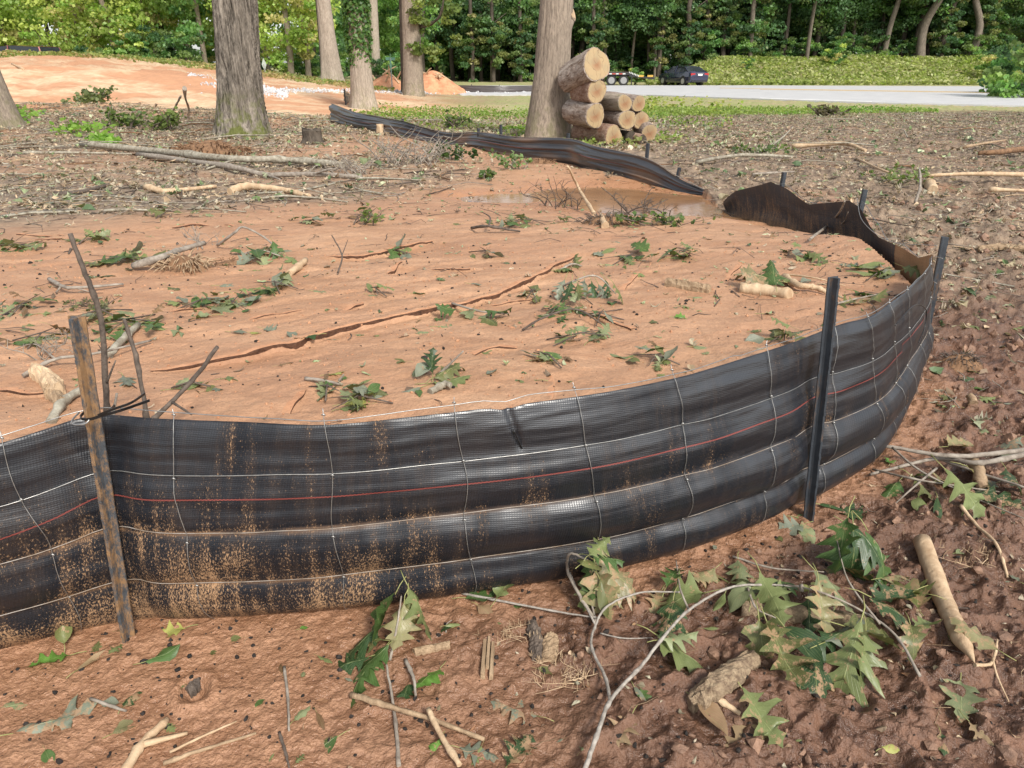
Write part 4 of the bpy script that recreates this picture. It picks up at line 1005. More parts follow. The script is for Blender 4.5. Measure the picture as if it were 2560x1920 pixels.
def log(label, fpx, rpx, yaw, pitch, L, bm, dy=0, back=1.0, sq=1.0, seed=1, y=None, cutm=None, name='log'):
    yy = y if y is not None else LOGY + dy
    L *= .72; rpx *= 1.13; yaw -= D(13)
    c = gy(fpx[0], fpx[1], yy); d = math.sqrt(yy ** 2 + (CAM_H - c.z) ** 2); r = rpx / FPX * (yy * math.cos(PITCH) + (CAM_H - c.z) * math.sin(PITCH))
    ax = Vector((-math.sin(yaw) * math.cos(pitch), math.cos(yaw) * math.cos(pitch), math.sin(pitch)))     # from the face into the log
    ns, nr = 48, 36; A = np.linspace(0, 2 * np.pi, ns, endpoint=False); T = np.linspace(0, L, nr); TT, AA = np.meshgrid(T, A, indexing='ij')
    R = r * (1 + (back - 1) * TT / L) * (1 + .06 * np.cos(2 * AA + seed) + .045 * np.cos(3 * AA + seed * 2) + .16 * (fbm(np.cos(AA) * 2.2 + 5, np.sin(AA) * 2.2 + TT * 3 + seed * 5, seed, 4) - .5))
    Rb = R * (1 + .07 * (fbm(np.cos(AA) * 9 + 9, np.sin(AA) * 9 + TT * 9, seed + 3, 2, True) - .5))
    V = np.stack([Rb * np.cos(AA), Rb * np.sin(AA) * sq, TT], -1).reshape(-1, 3); idx = np.arange(nr * ns).reshape(nr, ns); nx = np.roll(idx, -1, 1)
    F = [tuple(q) for q in np.stack([idx[:-1], nx[:-1], nx[1:], idx[1:]], -1).reshape(-1, 4)[:, ::-1].tolist()]
    F.append(tuple(int(q) for q in idx[0])); F.append(tuple(int(q) for q in idx[-1][::-1]))
    me = bpy.data.meshes.new('log'); me.from_pydata(V.tolist(), [], F); me.update(); me.polygons.foreach_set('use_smooth', [len(f) == 4 for f in F]); me.materials.append(bm)
    o = link(name, me, None, c); o.rotation_mode = 'QUATERNION'; o.rotation_quaternion = ax.to_track_quat('Z', 'Y'); tag(o, label, 'log', 'cut logs stacked beside the leaning tree')
    mb = MB(); k0 = len(mb.v); e = (R[0] * .955)
    mb.v += [(e[i] * math.cos(A[i]), e[i] * math.sin(A[i]) * sq, -.006) for i in range(ns)]; mb.v += [(e[i] * math.cos(A[i]), e[i] * math.sin(A[i]) * sq, .001) for i in range(ns)]
    mb.f.append(tuple(range(ns)))
    for i in range(ns): mb.f.append((i, (i + 1) % ns, ns + (i + 1) % ns, ns + i))
    link('cut_face', mb.mesh('cut_face', cutm or M['rings']), o)
    return o
LOGY = gp(1535, 364).y
D = math.radians
log('large pale topped log balanced at the very top of the stack against the tree', (1491, 161), 36, D(47), D(-17), .88, M['bark_log'], .05, .92, seed=1)
log('short rough barked log second from the top directly under the big pale log', (1492, 228), 24, D(36), D(-2), .75, M['bark_log_red'], .0, 1.05, seed=2)
log('peeling grey barked log third down on the left side of the stack', (1488, 290), 24.5, D(38), D(3), .95, M['bark_log'], -.06, 1.1, seed=3)
log('long reddish log lying on the ground at the bottom left of the stack', (1534, 341), 23, D(42), D(0), 1.25, M['bark_log_red'], -.05, 1.0, seed=4)
log('bare smooth log with a hollow notched end in the upper middle of the stack', (1562, 258), 18, D(40), D(0), .85, M['bark_pale'], .02, 1.05, seed=5)
log('log with orange heartwood in the centre of the stack', (1568, 299), 21, D(36), D(1), .8, M['bark_log'], .02, 1.0, seed=6)
log('log at the upper right corner of the stack with a squared pale face', (1597, 259), 17.5, D(42), D(2), 1.1, M['bark_log'], .28, 1.05, seed=7)
log('orange brown log end tucked behind the right side of the stack', (1602, 300), 18, D(30), D(0), .7, M['bark_log_red'], .35, 1.0, seed=8)
log('short log leaning outward on the ground at the right end of the stack', (1623, 333), 18.5, D(22), D(6), .6, M['bark_log'], .20, 1.0, seed=9)
log('thin dark shadowed log lying on the ground between the bottom logs', (1578, 345), 13, D(35), D(0), .7, M['bark_dark'], .10, 1.0, seed=10, cutm=M['bark_dark'])
log('thin brown log sloping out at the lower right of the stack', (1607, 349), 11.5, D(52), D(4), .6, M['bark_log_red'], .05, 1.0, seed=11, cutm=M['bark_dark'])

# ------------------------------------------------------------------ cars
def carpaint(name, c):
    t = NT(name); t.set(c, .25, None, .5, .35); t.b.inputs['Coat Weight'].default_value = 1; t.b.inputs['Coat Roughness'].default_value = .05; return t.m
M['navy'] = carpaint('navy_paint', (.022, .026, .060)); M['maroon'] = carpaint('maroon_paint', (.16, .02, .02)); M['silver'] = carpaint('silver_paint', (.45, .46, .48)); M['glass'] = flat('dark_glass', (.03, .035, .04), .06)
M['glass_l'] = flat('pale_glass', (.42, .46, .50), .1); M['tyre'] = flat('tyre_rubber', (.02, .02, .02), .8); M['rim'] = flat('alloy', (.62, .62, .63), .3, .6)
M['red_l'] = flat('tail_lamp', (.45, .02, .02), .2); M['white_p'] = flat('plate_white', (.75, .76, .74), .5); M['black_m'] = flat('black_metal', (.018, .018, .02), .5); M['chrome'] = flat('chrome', (.6, .6, .6), .15, .9)
def loft(stations, mat, name, parent, close=True):
    """stations: (x, [(y,z)...]) ring of equal length"""
    mb = MB(); n = len(stations[0][1])
    for x, rg in stations: mb.v += [(x, y, z) for y, z in rg]
    for i in range(len(stations) - 1):
        for k in range(n): mb.f.append((i * n + k, i * n + (k + 1) % n, (i + 1) * n + (k + 1) % n, (i + 1) * n + k))
    mb.f.append(tuple(reversed(range(n)))); mb.f.append(tuple((len(stations) - 1) * n + k for k in range(n)))
    return link(name, mb.mesh(name, mat, False), parent)
def ring_body(hw, z0, z1, crown=.04):
    return [(-hw * .93, z0), (-hw * .99, z0 + .14), (-hw, (z0 + z1) * .52), (-hw * .965, z1 - .06), (-hw * .88, z1), (-hw * .4, z1 + crown), (hw * .4, z1 + crown), (hw * .88, z1), (hw * .965, z1 - .06), (hw, (z0 + z1) * .52), (hw * .99, z0 + .14), (hw * .93, z0)]
def make_car(label, loc, rz, paint, suv=False):
    o = empty('parked_car', loc, label, 'car', None, rz)
    if not suv:
        st = [(-2.40, .80, .42, .72), (-2.34, .86, .28, .95), (-2.15, .90, .22, 1.04), (-1.6, .915, .2, 1.05), (-.8, .92, .2, .97), (.4, .92, .2, .95), (1.0, .915, .2, .97), (1.7, .90, .2, .86), (2.2, .84, .24, .74), (2.42, .70, .36, .60)]
        gl = [(-1.95, .70, 1.06, 1.05), (-1.25, .64, 1.0, 1.38), (-.7, .62, .98, 1.44), (.1, .62, .97, 1.45), (.45, .64, .96, 1.40), (1.20, .72, .97, 1.0)]
    else:
        st = [(-2.3, .86, .38, .95), (-2.25, .9, .3, 1.12), (-1.0, .93, .28, 1.12), (.8, .93, .28, 1.08), (1.5, .91, .28, 1.02), (2.25, .82, .34, .88), (2.35, .7, .45, .7)]
        gl = [(-2.22, .76, 1.1, 1.12), (-2.0, .70, 1.1, 1.66), (-.5, .70, 1.1, 1.74), (.4, .70, 1.08, 1.70), (1.2, .76, 1.08, 1.08)]
    b = loft([(x, ring_body(hw, z0, z1)) for x, hw, z0, z1 in st], paint, 'body', o)
    W_ = .91 if not suv else .93
    g = []
    for x, hw, z0, z1 in gl:
        base = W_ * .90; k = max(0, (z1 - z0) / .5); k = min(1, k); tw = base + (hw - base) * k
        g.append((x, [(-base, z0 - .03), (-tw - .01, (z0 + z1) / 2 + .08 * k), (-tw, z1 - .015), (-tw * .9, z1 + .0), (tw * .9, z1 + .0), (tw, z1 - .015), (tw + .01, (z0 + z1) / 2 + .08 * k), (base, z0 - .03)]))
    loft(g, M['glass'], 'window', o)
    r = [(x, hw, z1) for x, hw, z0, z1 in gl[1:-1]]; mb = MB()
    for x, hw, z1 in r: mb.v += [(x, -hw * 1.0, z1 - .01), (x, -hw * .7, z1 + .025), (x, hw * .7, z1 + .025), (x, hw * 1.0, z1 - .01)]
    for i in range(len(r) - 1):
        for k in range(3): mb.f.append((i * 4 + k, i * 4 + k + 1, i * 4 + k + 5, i * 4 + k + 4))
    mb.f.append((0, 1, 2, 3)); mb.f.append(tuple(len(mb.v) - 4 + k for k in range(4)))
    link('roof', mb.mesh('roof', paint), o)
    for s in (-1, 1):                                   # pillars and door lines
        mb = MB()
        for (x0, z0), (x1, z1) in (((gl[0][0] + .05, gl[0][3]), (gl[1][0], gl[1][3])), ((-.15, 1.0), (-.15, gl[2][3])), ((gl[-1][0], gl[-1][3]), (gl[-2][0], gl[-2][3]))):
            mb.tube([(x0, s * W_ * .90, z0), (x1, s * gl[2][1] * 1.03, z1)], .035, 4)
        link('pillar', mb.mesh('pillar', paint), o)
        mb = MB(); mb.box((-.15, s * W_ * 1.008, .65), (.012, .012, .55)); mb.box((.95, s * W_ * 1.008, .62), (.012, .012, .5)); mb.box((-.5, s * W_ * 1.012, .84), (.16, .02, .03)); mb.box((.55, s * W_ * 1.012, .84), (.16, .02, .03))
        link('door', mb.mesh('door', M['black_m']), o)
        mb = MB(); mb.box((.98, s * (W_ + .10), 1.02), (.12, .2, .13)); link('mirror', mb.mesh('mirror', paint), o)
        mb = MB(); xr = st[0][0]; mb.box((xr + .10, s * .64, .84), (.16, .40, .15)); link('tail_light', mb.mesh('tail_light', M['red_l']), o)
        for x in (-1.42, 1.42):
            mb = MB(); mb.cyl((x, s * .70, .33), (x, s * .925, .33), .33, 24); w = link('wheel', mb.mesh('wheel', M['tyre']), o)
            mb = MB(); mb.cyl((x, s * .90, .33), (x, s * .935, .33), .215, 20); link('rim', mb.mesh('rim', M['rim']), w)
            mb = MB(); mb.cyl((x, s * .60, .36), (x, s * .918, .36), .375, 24); link('wheel_arch', mb.mesh('wheel_arch', M['black_m']), o)
    mb = MB(); mb.box((st[0][0] - .01, 0, .80), (.06, .42, .13)); link('licence_plate', mb.mesh('licence_plate', M['white_p']), o)
    mb = MB(); mb.box((st[0][0] - .005, 0, .90), (.05, .62, .03)); link('trim', mb.mesh('trim', M['chrome']), o)
    mb = MB(); mb.box((st[0][0] + .05, 0, .34), (.12, 1.5, .12)); link('bumper', mb.mesh('bumper', M['black_m']), o)
    return o
cp = gz(1700, 207.5, .14); cp = gy(1704, 206.8, 58.5); cp.z = H(cp.x, 58.5) + .02
make_car('dark blue sedan parked on the verge across the road seen from behind', cp, math.radians(90 + 23), M['navy']).scale = (.9, .9, .9)
cp = gy(40, 120, 43.0); cp.z = gy(40, 114, 43.0).z - 1.74
make_car('dark red sport utility car half hidden by the crest at the far left', cp, math.radians(170), M['maroon'], True)
# ------------------------------------------------------------------ flatbed trailer
def trailer():
    y = 58.6; a = gy(1424, 190, y); b = gy(1573, 190, y); c = gy(1634, 196, y + .4); zg = H(b.x, y)
    o = empty('flatbed_trailer', (b.x, y, zg), 'black flatbed trailer with tandem wheels parked across the road left of the sedan', 'trailer')
    L = b.x - a.x; X0 = -L; zt = .92
    def P(n, mb, m): return link(n, mb.mesh(n, m), o)
    mb = MB(); mb.box((X0 / 2, 1.1, zt - .05), (L, 2.3, .09)); P('deck', mb, M['black_m'])
    mb = MB(); mb.box((X0 / 2, 1.1, zt - .006), (L - .1, 2.1, .02)); P('deck_boards', mb, simple('deck_wood', (.16, .12, .09), (.28, .22, .17), 4, .8))
    mb = MB(); mb.box((X0 / 2, -.07, zt - .12), (L, .06, .16)); mb.box((X0 / 2, .4, zt - .2), (L, .1, .2)); mb.box((X0 / 2, 1.8, zt - .2), (L, .1, .2)); P('frame', mb, M['black_m'])
    mb = MB(); 
    for k in range(int(L / .5)): mb.box((X0 + .25 + k * .5, -.11, zt - .11), (.26, .014, .07))
    P('reflective_tape', mb, flat('tape_red', (.5, .08, .06), .4))
    mb = MB()
    for k in range(int(L / .5)): mb.box((X0 + .5 + k * .5, -.11, zt - .11), (.2, .014, .07))
    P('reflective_tape', mb, M['white_p'])
    mb = MB(); x1 = c.x - b.x
    for s in (.0, 1.7):                    # dovetail ramps
        mb.add([(0, s - .05, zt), (x1 * .4, s - .05, zt - .28), (x1, s - .05, zt - .34), (x1, s - .05, zt - .5), (0, s - .05, zt - .3), (0, s + .55, zt), (x1 * .4, s + .55, zt - .28), (x1, s + .55, zt - .34), (x1, s + .55, zt - .5), (0, s + .55, zt - .3)],
               [(0, 1, 2, 3, 4), (9, 8, 7, 6, 5), (0, 5, 6, 1), (1, 6, 7, 2), (2, 7, 8, 3), (3, 8, 9, 4), (4, 9, 5, 0)])
    P('ramp', mb, M['black_m'])
    mb = MB()
    for k in range(7): q = k / 7; mb.box((x1 * .42 * q, -.07, zt - .02 - .26 * q), (.05, .03, .12))
    P('ramp_ribs', mb, M['white_p'])
    for x in (x1 * .45, x1 * .82):
        mb = MB(); mb.box((x, -.05, zt - .26), (.42, .03, .13)); P('marker_light', mb, flat('amber', (.62, .38, .07), .4))
    for x in (-1.30, -.40):
        mb = MB(); mb.cyl((x, -.04, .36), (x, .24, .36), .37, 22); w = P('wheel', mb, M['tyre']); mb = MB(); mb.cyl((x, -.055, .36), (x, .05, .36), .235, 18)
        r = link('rim', mb.mesh('rim', flat('rim_white', (.30, .30, .31), .4)), w)
    mb = MB(); mb.tube([(X0 + 1.1, -.05, zt), (X0 + 1.1, -.05, zt + 1.15)], .06, 6); mb.tube([(X0 + 1.1, -.05, zt + 1.15), (X0 + 1.6, -.05, zt + .25), (X0 + 2.4, -.05, zt + .22)], .05, 6); P('stake', mb, M['black_m'])
    mb = MB(); mb.box((X0 + .9, .1, zt + .28), (.35, .4, .55)); P('toolbox', mb, flat('orange_box', (.55, .10, .05), .5))
    # small jack leg
    mb = MB(); mb.box((x1 * .1, 0, .3), (.08, .08, .6)); P('leg', mb, M['black_m'])
trailer()

# ------------------------------------------------------------------ street sign, back of a sign, pole, pipe
def street_sign():
    y = 39.0; b = gy(980, 212, y); b.z = H(b.x, y); top = gy(978, 148, y).z - b.z
    o = empty('street_sign', b, 'pale green street name sign blades crossed on a pole left of the straight brown trunk', 'sign')
    mb = MB(); mb.tube([(0, 0, -.1), (0, 0, top + .05)], .03, 8); link('pole', mb.mesh('pole', flat('pole_grey', (.42, .44, .42), .5, .5)), o)
    g = flat('sign_green', (.16, .38, .27), .4)
    mb = MB(); mb.box((0, 0, top + .02), (.46, .012, .13)); link('sign_blade', mb.mesh('sign_blade', g), o)
    mb = MB(); mb.box((0, 0, top + .18), (.012, .5, .13), Matrix.Rotation(.25, 4, 'Z')); link('sign_blade', mb.mesh('sign_blade', g), o)
    mb = MB(); mb.add([(-.03, -.035, top - .06), (.03, -.035, top - .06), (.055, -.035, top - .30), (0, -.035, top - .62), (-.055, -.035, top - .30), (-.03, -.02, top - .06), (.03, -.02, top - .06), (.055, -.02, top - .30), (0, -.02, top - .62), (-.055, -.02, top - .30)],
                      [(0, 1, 2, 3, 4), (9, 8, 7, 6, 5), (0, 5, 6, 1), (1, 6, 7, 2), (2, 7, 8, 3), (3, 8, 9, 4), (4, 9, 5, 0)])
    link('sign_blade', mb.mesh('sign_blade', g), o)
street_sign()
y = 40.5; b = gy(662, 176, y); b.z = H(b.x, y) - .1; o = empty('road_sign', b, 'grey back of a narrow diamond sign just right of the furrowed oak trunk', 'sign')
tz = gy(662, 161, y).z - b.z; mb = MB(); mb.tube([(0, 0, 0), (0, 0, tz)], .03, 6); link('pole', mb.mesh('pole', M['chrome']), o)
mb = MB(); h_ = .30; w_ = .12; mb.add([(0, -.01, tz - h_), (w_, -.01, tz), (0, -.01, tz + h_), (-w_, -.01, tz), (0, .01, tz - h_), (w_, .01, tz), (0, .01, tz + h_), (-w_, .01, tz)], [(0, 1, 2, 3), (7, 6, 5, 4), (0, 4, 5, 1), (1, 5, 6, 2), (2, 6, 7, 3), (3, 7, 4, 0)])
link('sign_panel', mb.mesh('sign_panel', flat('sign_back', (.45, .50, .44), .5)), o)

# ------------------------------------------------------------------ dirt mounds, gravel
M['mound'] = simple('mound_clay', (.42, .16, .08), (.66, .36, .20), 2.6, .95, 1, .06)
def mound(label, px, pyb, wpx, hpx, y, seed):
    b = gy(px, pyb, y); b.z = H(b.x, y); R = wpx / 2 / FPX * y; hh = hpx / FPX * y; n = 46
    g = np.linspace(-1.25, 1.25, n); X, Y = np.meshgrid(g, g, indexing='ij'); x, yy = X.ravel(), Y.ravel(); r = np.hypot(x, yy)
    z = hh * np.clip(1 - r, -.15, 1) ** 1.0 if False else hh * (np.clip(1 - r, 0, 1) ** .85) - .1 * (r > .98)
    z = z + hh * .22 * (fbm(x * 4 + seed, yy * 4, seed, 4) - .5) * (r < 1.05)
    idx = np.arange(n * n).reshape(n, n); F = np.stack([idx[:-1, :-1], idx[1:, :-1], idx[1:, 1:], idx[:-1, 1:]], -1).reshape(-1, 4)
    o = link('dirt_mound', np_mesh('dirt_mound', np.stack([x * R, yy * R, z], 1), F, M['mound'], True), None, b); tag(o, label, 'dirt pile')
    rn = random.Random(seed)
    for k in range(8):
        a = rn.uniform(2.6, 6.8); q = rn.uniform(.15, .8); p = Vector((math.cos(a) * q * R, math.sin(a) * q * R, hh * (1 - q) ** .85 + .03)); d = Vector((rn.uniform(-1, 1), rn.uniform(-.4, .4), rn.uniform(-.1, .6))).normalized() * rn.uniform(.3, .9)
        mb = MB(); mb.tube([p, p + d * .5 + Vector((0, 0, .05)), p + d], [.05, .04, .015], 5); link('root', mb.mesh('root', M['bare_wood']), o)
mound('low orange dirt mound with sticks between the slim trunk and the straight trunk', 968, 223, 110, 34, 41, 3)
mound('tall orange dirt pile with roots right of the straight brown trunk', 1083, 221, 150, 48, 41.5, 7)
def stones(name, region, n, smin, smax, mat, seed, lift=.4, kind='stuff'):
    r = np.random.default_rng(seed); xs, ys = region(r, n); z = height(xs, ys)
    ico = np.array([(0, 0, 1), (.9, 0, .4), (.28, .85, .45), (-.72, .52, .4), (-.72, -.52, .45), (.28, -.85, .4), (.72, .52, -.45), (-.28, .85, -.4), (-.9, 0, -.45), (-.28, -.85, -.4), (.72, -.52, -.45), (0, 0, -1)])
    fc = np.array([(0, 1, 2), (0, 2, 3), (0, 3, 4), (0, 4, 5), (0, 5, 1), (1, 6, 2), (2, 7, 3), (3, 8, 4), (4, 9, 5), (5, 10, 1), (6, 7, 2), (7, 8, 3), (8, 9, 4), (9, 10, 5), (10, 6, 1), (6, 11, 7), (7, 11, 8), (8, 11, 9), (9, 11, 10), (10, 11, 6)])
    m = len(xs); s = (smin + (smax - smin) * r.random(m) ** 4)[:, None, None]; jit = 1 + .35 * r.normal(size=(m, 12, 1)) * .6; sc = .6 + .8 * r.random((m, 1, 3))
    V = ico[None] * s * jit * sc; a = r.random(m) * 6.28; ca, sa = np.cos(a)[:, None], np.sin(a)[:, None]
    V = np.stack([V[..., 0] * ca - V[..., 1] * sa, V[..., 0] * sa + V[..., 1] * ca, V[..., 2]], -1) + np.stack([xs, ys, z + s[:, 0, 0] * lift], 1)[:, None]
    F = (fc[None] + (np.arange(m) * 12)[:, None, None]).reshape(-1, 3)
    return tag(link(name, np_mesh(name, V.reshape(-1, 3), F, mat, False)), kind=kind)
def f_gravel(r, n):
    px = r.choice([0, 1, 2, 3], n, p=[.04, .18, .22, .56]); u = r.random(n)
    X = np.where(px == 0, 472 + 80 * u, np.where(px == 1, 640 + 80 * u, np.where(px == 2, 700 + 320 * u, 1000 + 345 * u)))
    Yp = np.where(px == 0, 206 + 6 * u, np.where(px == 1, 222 + 16 * u, np.where(px == 2, 226 + 5 * u, 230 + 2 * u))) + r.normal(size=n) * np.where(px == 1, 5, 2.2)
    cx = (X - 1280) / FPX; cy = (960 - Yp) / FPX; dy = math.cos(PITCH) + cy * math.sin(PITCH); dz = -math.sin(PITCH) + cy * math.cos(PITCH); zz = np.full(n, .3)
    for _ in range(12): tt = np.minimum((zz - CAM_H) / np.minimum(dz, -.005), 60); zz = .5 * zz + .5 * height(cx * tt, dy * tt)
    return cx * tt, dy * tt
stones('gravel', f_gravel, 3800, .016, .06, simple('white_gravel', (.36, .36, .37), (.68, .68, .67), 3, .8), 41)
print('t objects', time.time() - T0)
# ------------------------------------------------------------------ leaves
HALF = {  # half outline of a red-oak leaf: (along, half width)
 'oak': [(0, .012), (.10, .05), (.17, .19), (.21, .235), (.235, .13), (.27, .085), (.33, .15), (.40, .30), (.455, .375), (.465, .29), (.475, .16), (.50, .075), (.56, .12), (.64, .25), (.715, .33), (.71, .22), (.72, .11), (.745, .075), (.80, .10), (.86, .17), (.88, .12), (.92, .055), (1.0, .0)],
 'oak2': [(0, .012), (.08, .06), (.16, .22), (.25, .30), (.29, .21), (.34, .16), (.43, .28), (.52, .38), (.55, .29), (.57, .18), (.61, .14), (.68, .22), (.76, .26), (.77, .16), (.80, .09), (.88, .12), (.93, .05), (1.0, 0)],
 'oval': [(0, .01), (.08, .09), (.2, .2), (.35, .27), (.5, .28), (.65, .24), (.8, .16), (.92, .07), (1, 0)],
 'slim': [(0, .01), (.1, .06), (.3, .12), (.5, .13), (.7, .10), (.85, .06), (1, 0)]}
LO = {'oak': [(0, .01), (.19, .22), (.27, .08), (.44, .36), (.49, .08), (.70, .31), (.74, .07), (1, 0)], 'oval': [(0, .02), (.25, .25), (.6, .25), (1, 0)], 'slim': [(0, .01), (.35, .12), (.7, .09), (1, 0)]}
def leaf_tpl(half, cols=2):
    h = np.array(half); n = len(h); V = []; UV = []
    for k in range(-cols, cols + 1):
        f = k / cols
        for x, w in h: V.append((x, w * f, 0)); UV.append((x, f))
    F = []
    for c in range(2 * cols):
        for i in range(n - 1): F.append((c * n + i, c * n + i + 1, (c + 1) * n + i + 1, (c + 1) * n + i))
    return np.array(V), np.array(F), np.array(UV)
TPL = {k: leaf_tpl(v, 2) for k, v in HALF.items()}
CLR = {'green': (.070, .130, .035), 'dark': (.035, .075, .025), 'pale': (.25, .28, .145), 'light': (.20, .235, .09), 'yellow': (.42, .42, .12), 'bright': (.14, .29, .05), 'olive': (.16, .17, .06), 'brown': (.22, .125, .065), 'tan': (.42, .29, .17), 'grey': (.23, .25, .19), 'muddy': (.27, .24, .12), 'dry': (.38, .24, .14)}
LEAFM = {}
def leafmat(mud):
    k = round(mud, 1)
    if k not in LEAFM: LEAFM[k] = leaf_material('oak_leaf', .20, .40, k, veins=True)
    return LEAFM[k]
def leaf_mesh(kind, L, color, mud, rn, curl=.25, fold=.15, pet=.35):
    V, F, UV = TPL[kind]; x, y = V[:, 0].copy(), V[:, 1].copy()
    c1 = curl * rn.uniform(-.3, 1.0); tw = rn.uniform(-.5, .5) * curl * 2; side = rn.uniform(-.12, .12)
    z = -fold * abs(y) * rn.choice((-1, 1, 1)) * 2 + .05 * np.sin(x * 9 + rn.uniform(0, 6)) * abs(y) * 3 + .035 * np.sin(y * 14 + x * 7 + rn.uniform(0, 6))
    y2 = y + side * x * x; z = z + tw * y * x * 2
    th = c1 * x * 2.2; X = np.where(abs(c1) > 1e-3, np.sin(th) / (c1 * 2.2 + 1e-9), x); Zc = -(1 - np.cos(th)) / (c1 * 2.2 + 1e-9)
    P = np.stack([X - z * np.sin(th), y2, Zc + z * np.cos(th)], 1) * L
    n0 = len(P); col = np.array(CLR[color]) * rn.uniform(.8, 1.2); C = np.repeat([[*col, 1]], n0, 0); C[:, :3] *= (1 - .15 * UV[:, :1] ** 2)
    # petiole
    mb = MB(); mb.tube([(-pet * L, rn.uniform(-.06, .06) * L, .03 * L), (-pet * .5 * L, 0, .03 * L), (.02 * L, 0, .003 * L)], [.006 * L + .0006] * 3, 4)
    P = np.vstack([P, mb.v]); C = np.vstack([C, np.repeat([[.36, .33, .12, 1]], len(mb.v), 0)]); UV2 = np.vstack([UV, np.full((len(mb.v), 2), .5)])
    Fq = np.vstack([F, [[n0 + q for q in f] for f in mb.f if len(f) == 4]])
    return np_mesh('leaf', P, Fq, leafmat(mud), True, C, UV2)
def leaf_obj(name, px, py, lpx, rot, color, kind='oak', lift=.004, pitch=0, roll=0, mud=.3, curl=.25, rn=None, parent=None, off=None, grnd=None, fold=.15):
    rn = rn or random
    g = gp(px, py) if grnd is None else gy(px, py, grnd)
    dist = g.y * math.cos(PITCH) + (CAM_H - g.z) * math.sin(PITCH); L = lpx / FPX * dist * 1.0
    if grnd is None and lift > .01:                     # raised leaf: slide towards the camera so it still covers the pixel
        d = ray(px, py); tt = (g.z + lift - CAM_H) / d[2]; g = Vector((d[0] * tt, d[1] * tt, g.z + lift))
    else: g = g + Vector((0, 0, lift))
    me = leaf_mesh(kind, L, color, mud, rn, curl, fold); a = math.radians(rot)
    R = Matrix.Rotation(a, 3, 'Z') @ Matrix.Rotation(-math.radians(pitch), 3, 'Y') @ Matrix.Rotation(math.radians(roll), 3, 'X')
    c = R @ Vector((.5 * L, 0, -.0)); loc = g - c + Vector((0, 0, max(0, .5 * L * abs(math.sin(math.radians(pitch)))) if parent is None and grnd is None else 0))
    o = link(name, me); o.rotation_euler = R.to_euler(); o.location = loc
    if parent is not None: o.parent = parent; o.matrix_parent_inverse = Matrix.Translation(-parent.location)
    return o
R1 = random.Random(12)
def single(label, *a, **k):
    o = leaf_obj('fallen_leaf', *a, rn=R1, **k); tag(o, label, 'leaf'); return o
S = single
S('bright green oak leaf lying on the wet silt at the lower left below the fence', 122, 1657, 100, 205, 'bright', mud=.0, pitch=6, roll=8)
S('long tan mud coated leaf right of the bright green leaf', 244, 1646, 95, 60, 'tan', 'slim', mud=.5)
S('yellow green leaf riddled with holes just below the left post', 420, 1584, 84, 200, 'yellow', 'oak2', mud=.2, roll=10)
S('narrow dark green leaf below the yellow green leaf', 411, 1644, 84, 25, 'green', 'oval', mud=.1, fold=.3, pitch=8)
S('folded olive leaf standing against the muddy fence foot at the far left', 160, 1592, 70, 120, 'olive', 'oval', lift=.02, pitch=42, mud=.5, fold=.4)
S('big pale muddy leaf cut by the left edge of the frame', 40, 1762, 130, 15, 'pale', 'oak2', mud=.6)
S('large shredded grey green leaf half sunk in mud at the lower left', 140, 1812, 190, 20, 'grey', mud=.8)
S('small mottled leaf left of the mud hole', 330, 1744, 66, 80, 'dark', 'oak2', mud=.8)
S('pale rounded leaf plastered flat beneath the mottled leaf', 321, 1818, 70, 45, 'muddy', 'oval', mud=.5)
S('green leaf with mud patches at the bottom edge beside the upright twig', 793, 1872, 108, 215, 'green', 'oval', mud=.7, roll=10)
S('small pale sage leaf beside the thin upright twig at lower left', 756, 1786, 52, 60, 'pale', 'oval', mud=.2)
S('tiny green leaf scrap against the foot of the fence left of centre', 700, 1530, 22, 20, 'bright', 'oval', mud=0)
S('small green scrap on the silt below the fence', 760, 1574, 22, 20, 'bright', 'oval', mud=0)
S('bright green torn leaf in front of the drooping oak sprig', 1074, 1700, 95, 240, 'bright', 'oak2', lift=.012, mud=0, roll=18, pitch=14)
S('small dark green leaf under the torn bright leaf', 1015, 1736, 72, 260, 'dark', 'oak2', mud=.1, pitch=12)
S('mud splashed oak leaf lying flat right of the weathered wood chip', 1282, 1776, 128, 160, 'grey', mud=.9)
S('glossy green leaf lying against the fence foot near the middle', 1212, 1500, 96, 5, 'green', 'oak2', lift=.01, mud=0, fold=.25)
S('dry brown curled leaf under the glossy green leaf', 1215, 1532, 56, 320, 'dry', 'oval', mud=.1, curl=.8, lift=.01)
S('pale green folded leaf beside the glossy one at the fence foot', 1262, 1474, 80, 60, 'light', 'oak2', lift=.02, pitch=20, mud=.3)
S('thin mottled leaf just below the fence foot near the middle', 1306, 1520, 62, 20, 'green', 'slim', mud=.5)
S('green leaf at the bottom edge under the crossed sticks', 1082, 1886, 82, 250, 'bright', 'oak2', mud=.6)
S('grey green lobed leaf at the bottom edge right of the crossed sticks', 1200, 1880, 105, 350, 'grey', mud=.4)
S('wide mottled oak leaf at the bottom edge left of the forked branch', 1296, 1878, 118, 60, 'dark', mud=.8)
S('tan and green torn leaf at the bottom right of the forked branch', 1556, 1836, 118, 240, 'tan', mud=.6)
S('round dry brown leaf with visible veins near the bottom centre right', 1782, 1806, 112, 300, 'dry', 'oval', lift=.01, mud=0, fold=.3, curl=.5)
S('broad dry tan oak leaf beside the round brown leaf', 1862, 1846, 150, 200, 'tan', 'oak2', mud=.2, curl=.4)
S('light green lobed leaf leaning on the dry tan leaf', 1906, 1800, 165, 292, 'light', lift=.02, mud=.5, pitch=-8)
S('pale three pronged leaf on the bare mud near the right edge', 2399, 1750, 140, 240, 'pale', 'oak2', mud=.5)
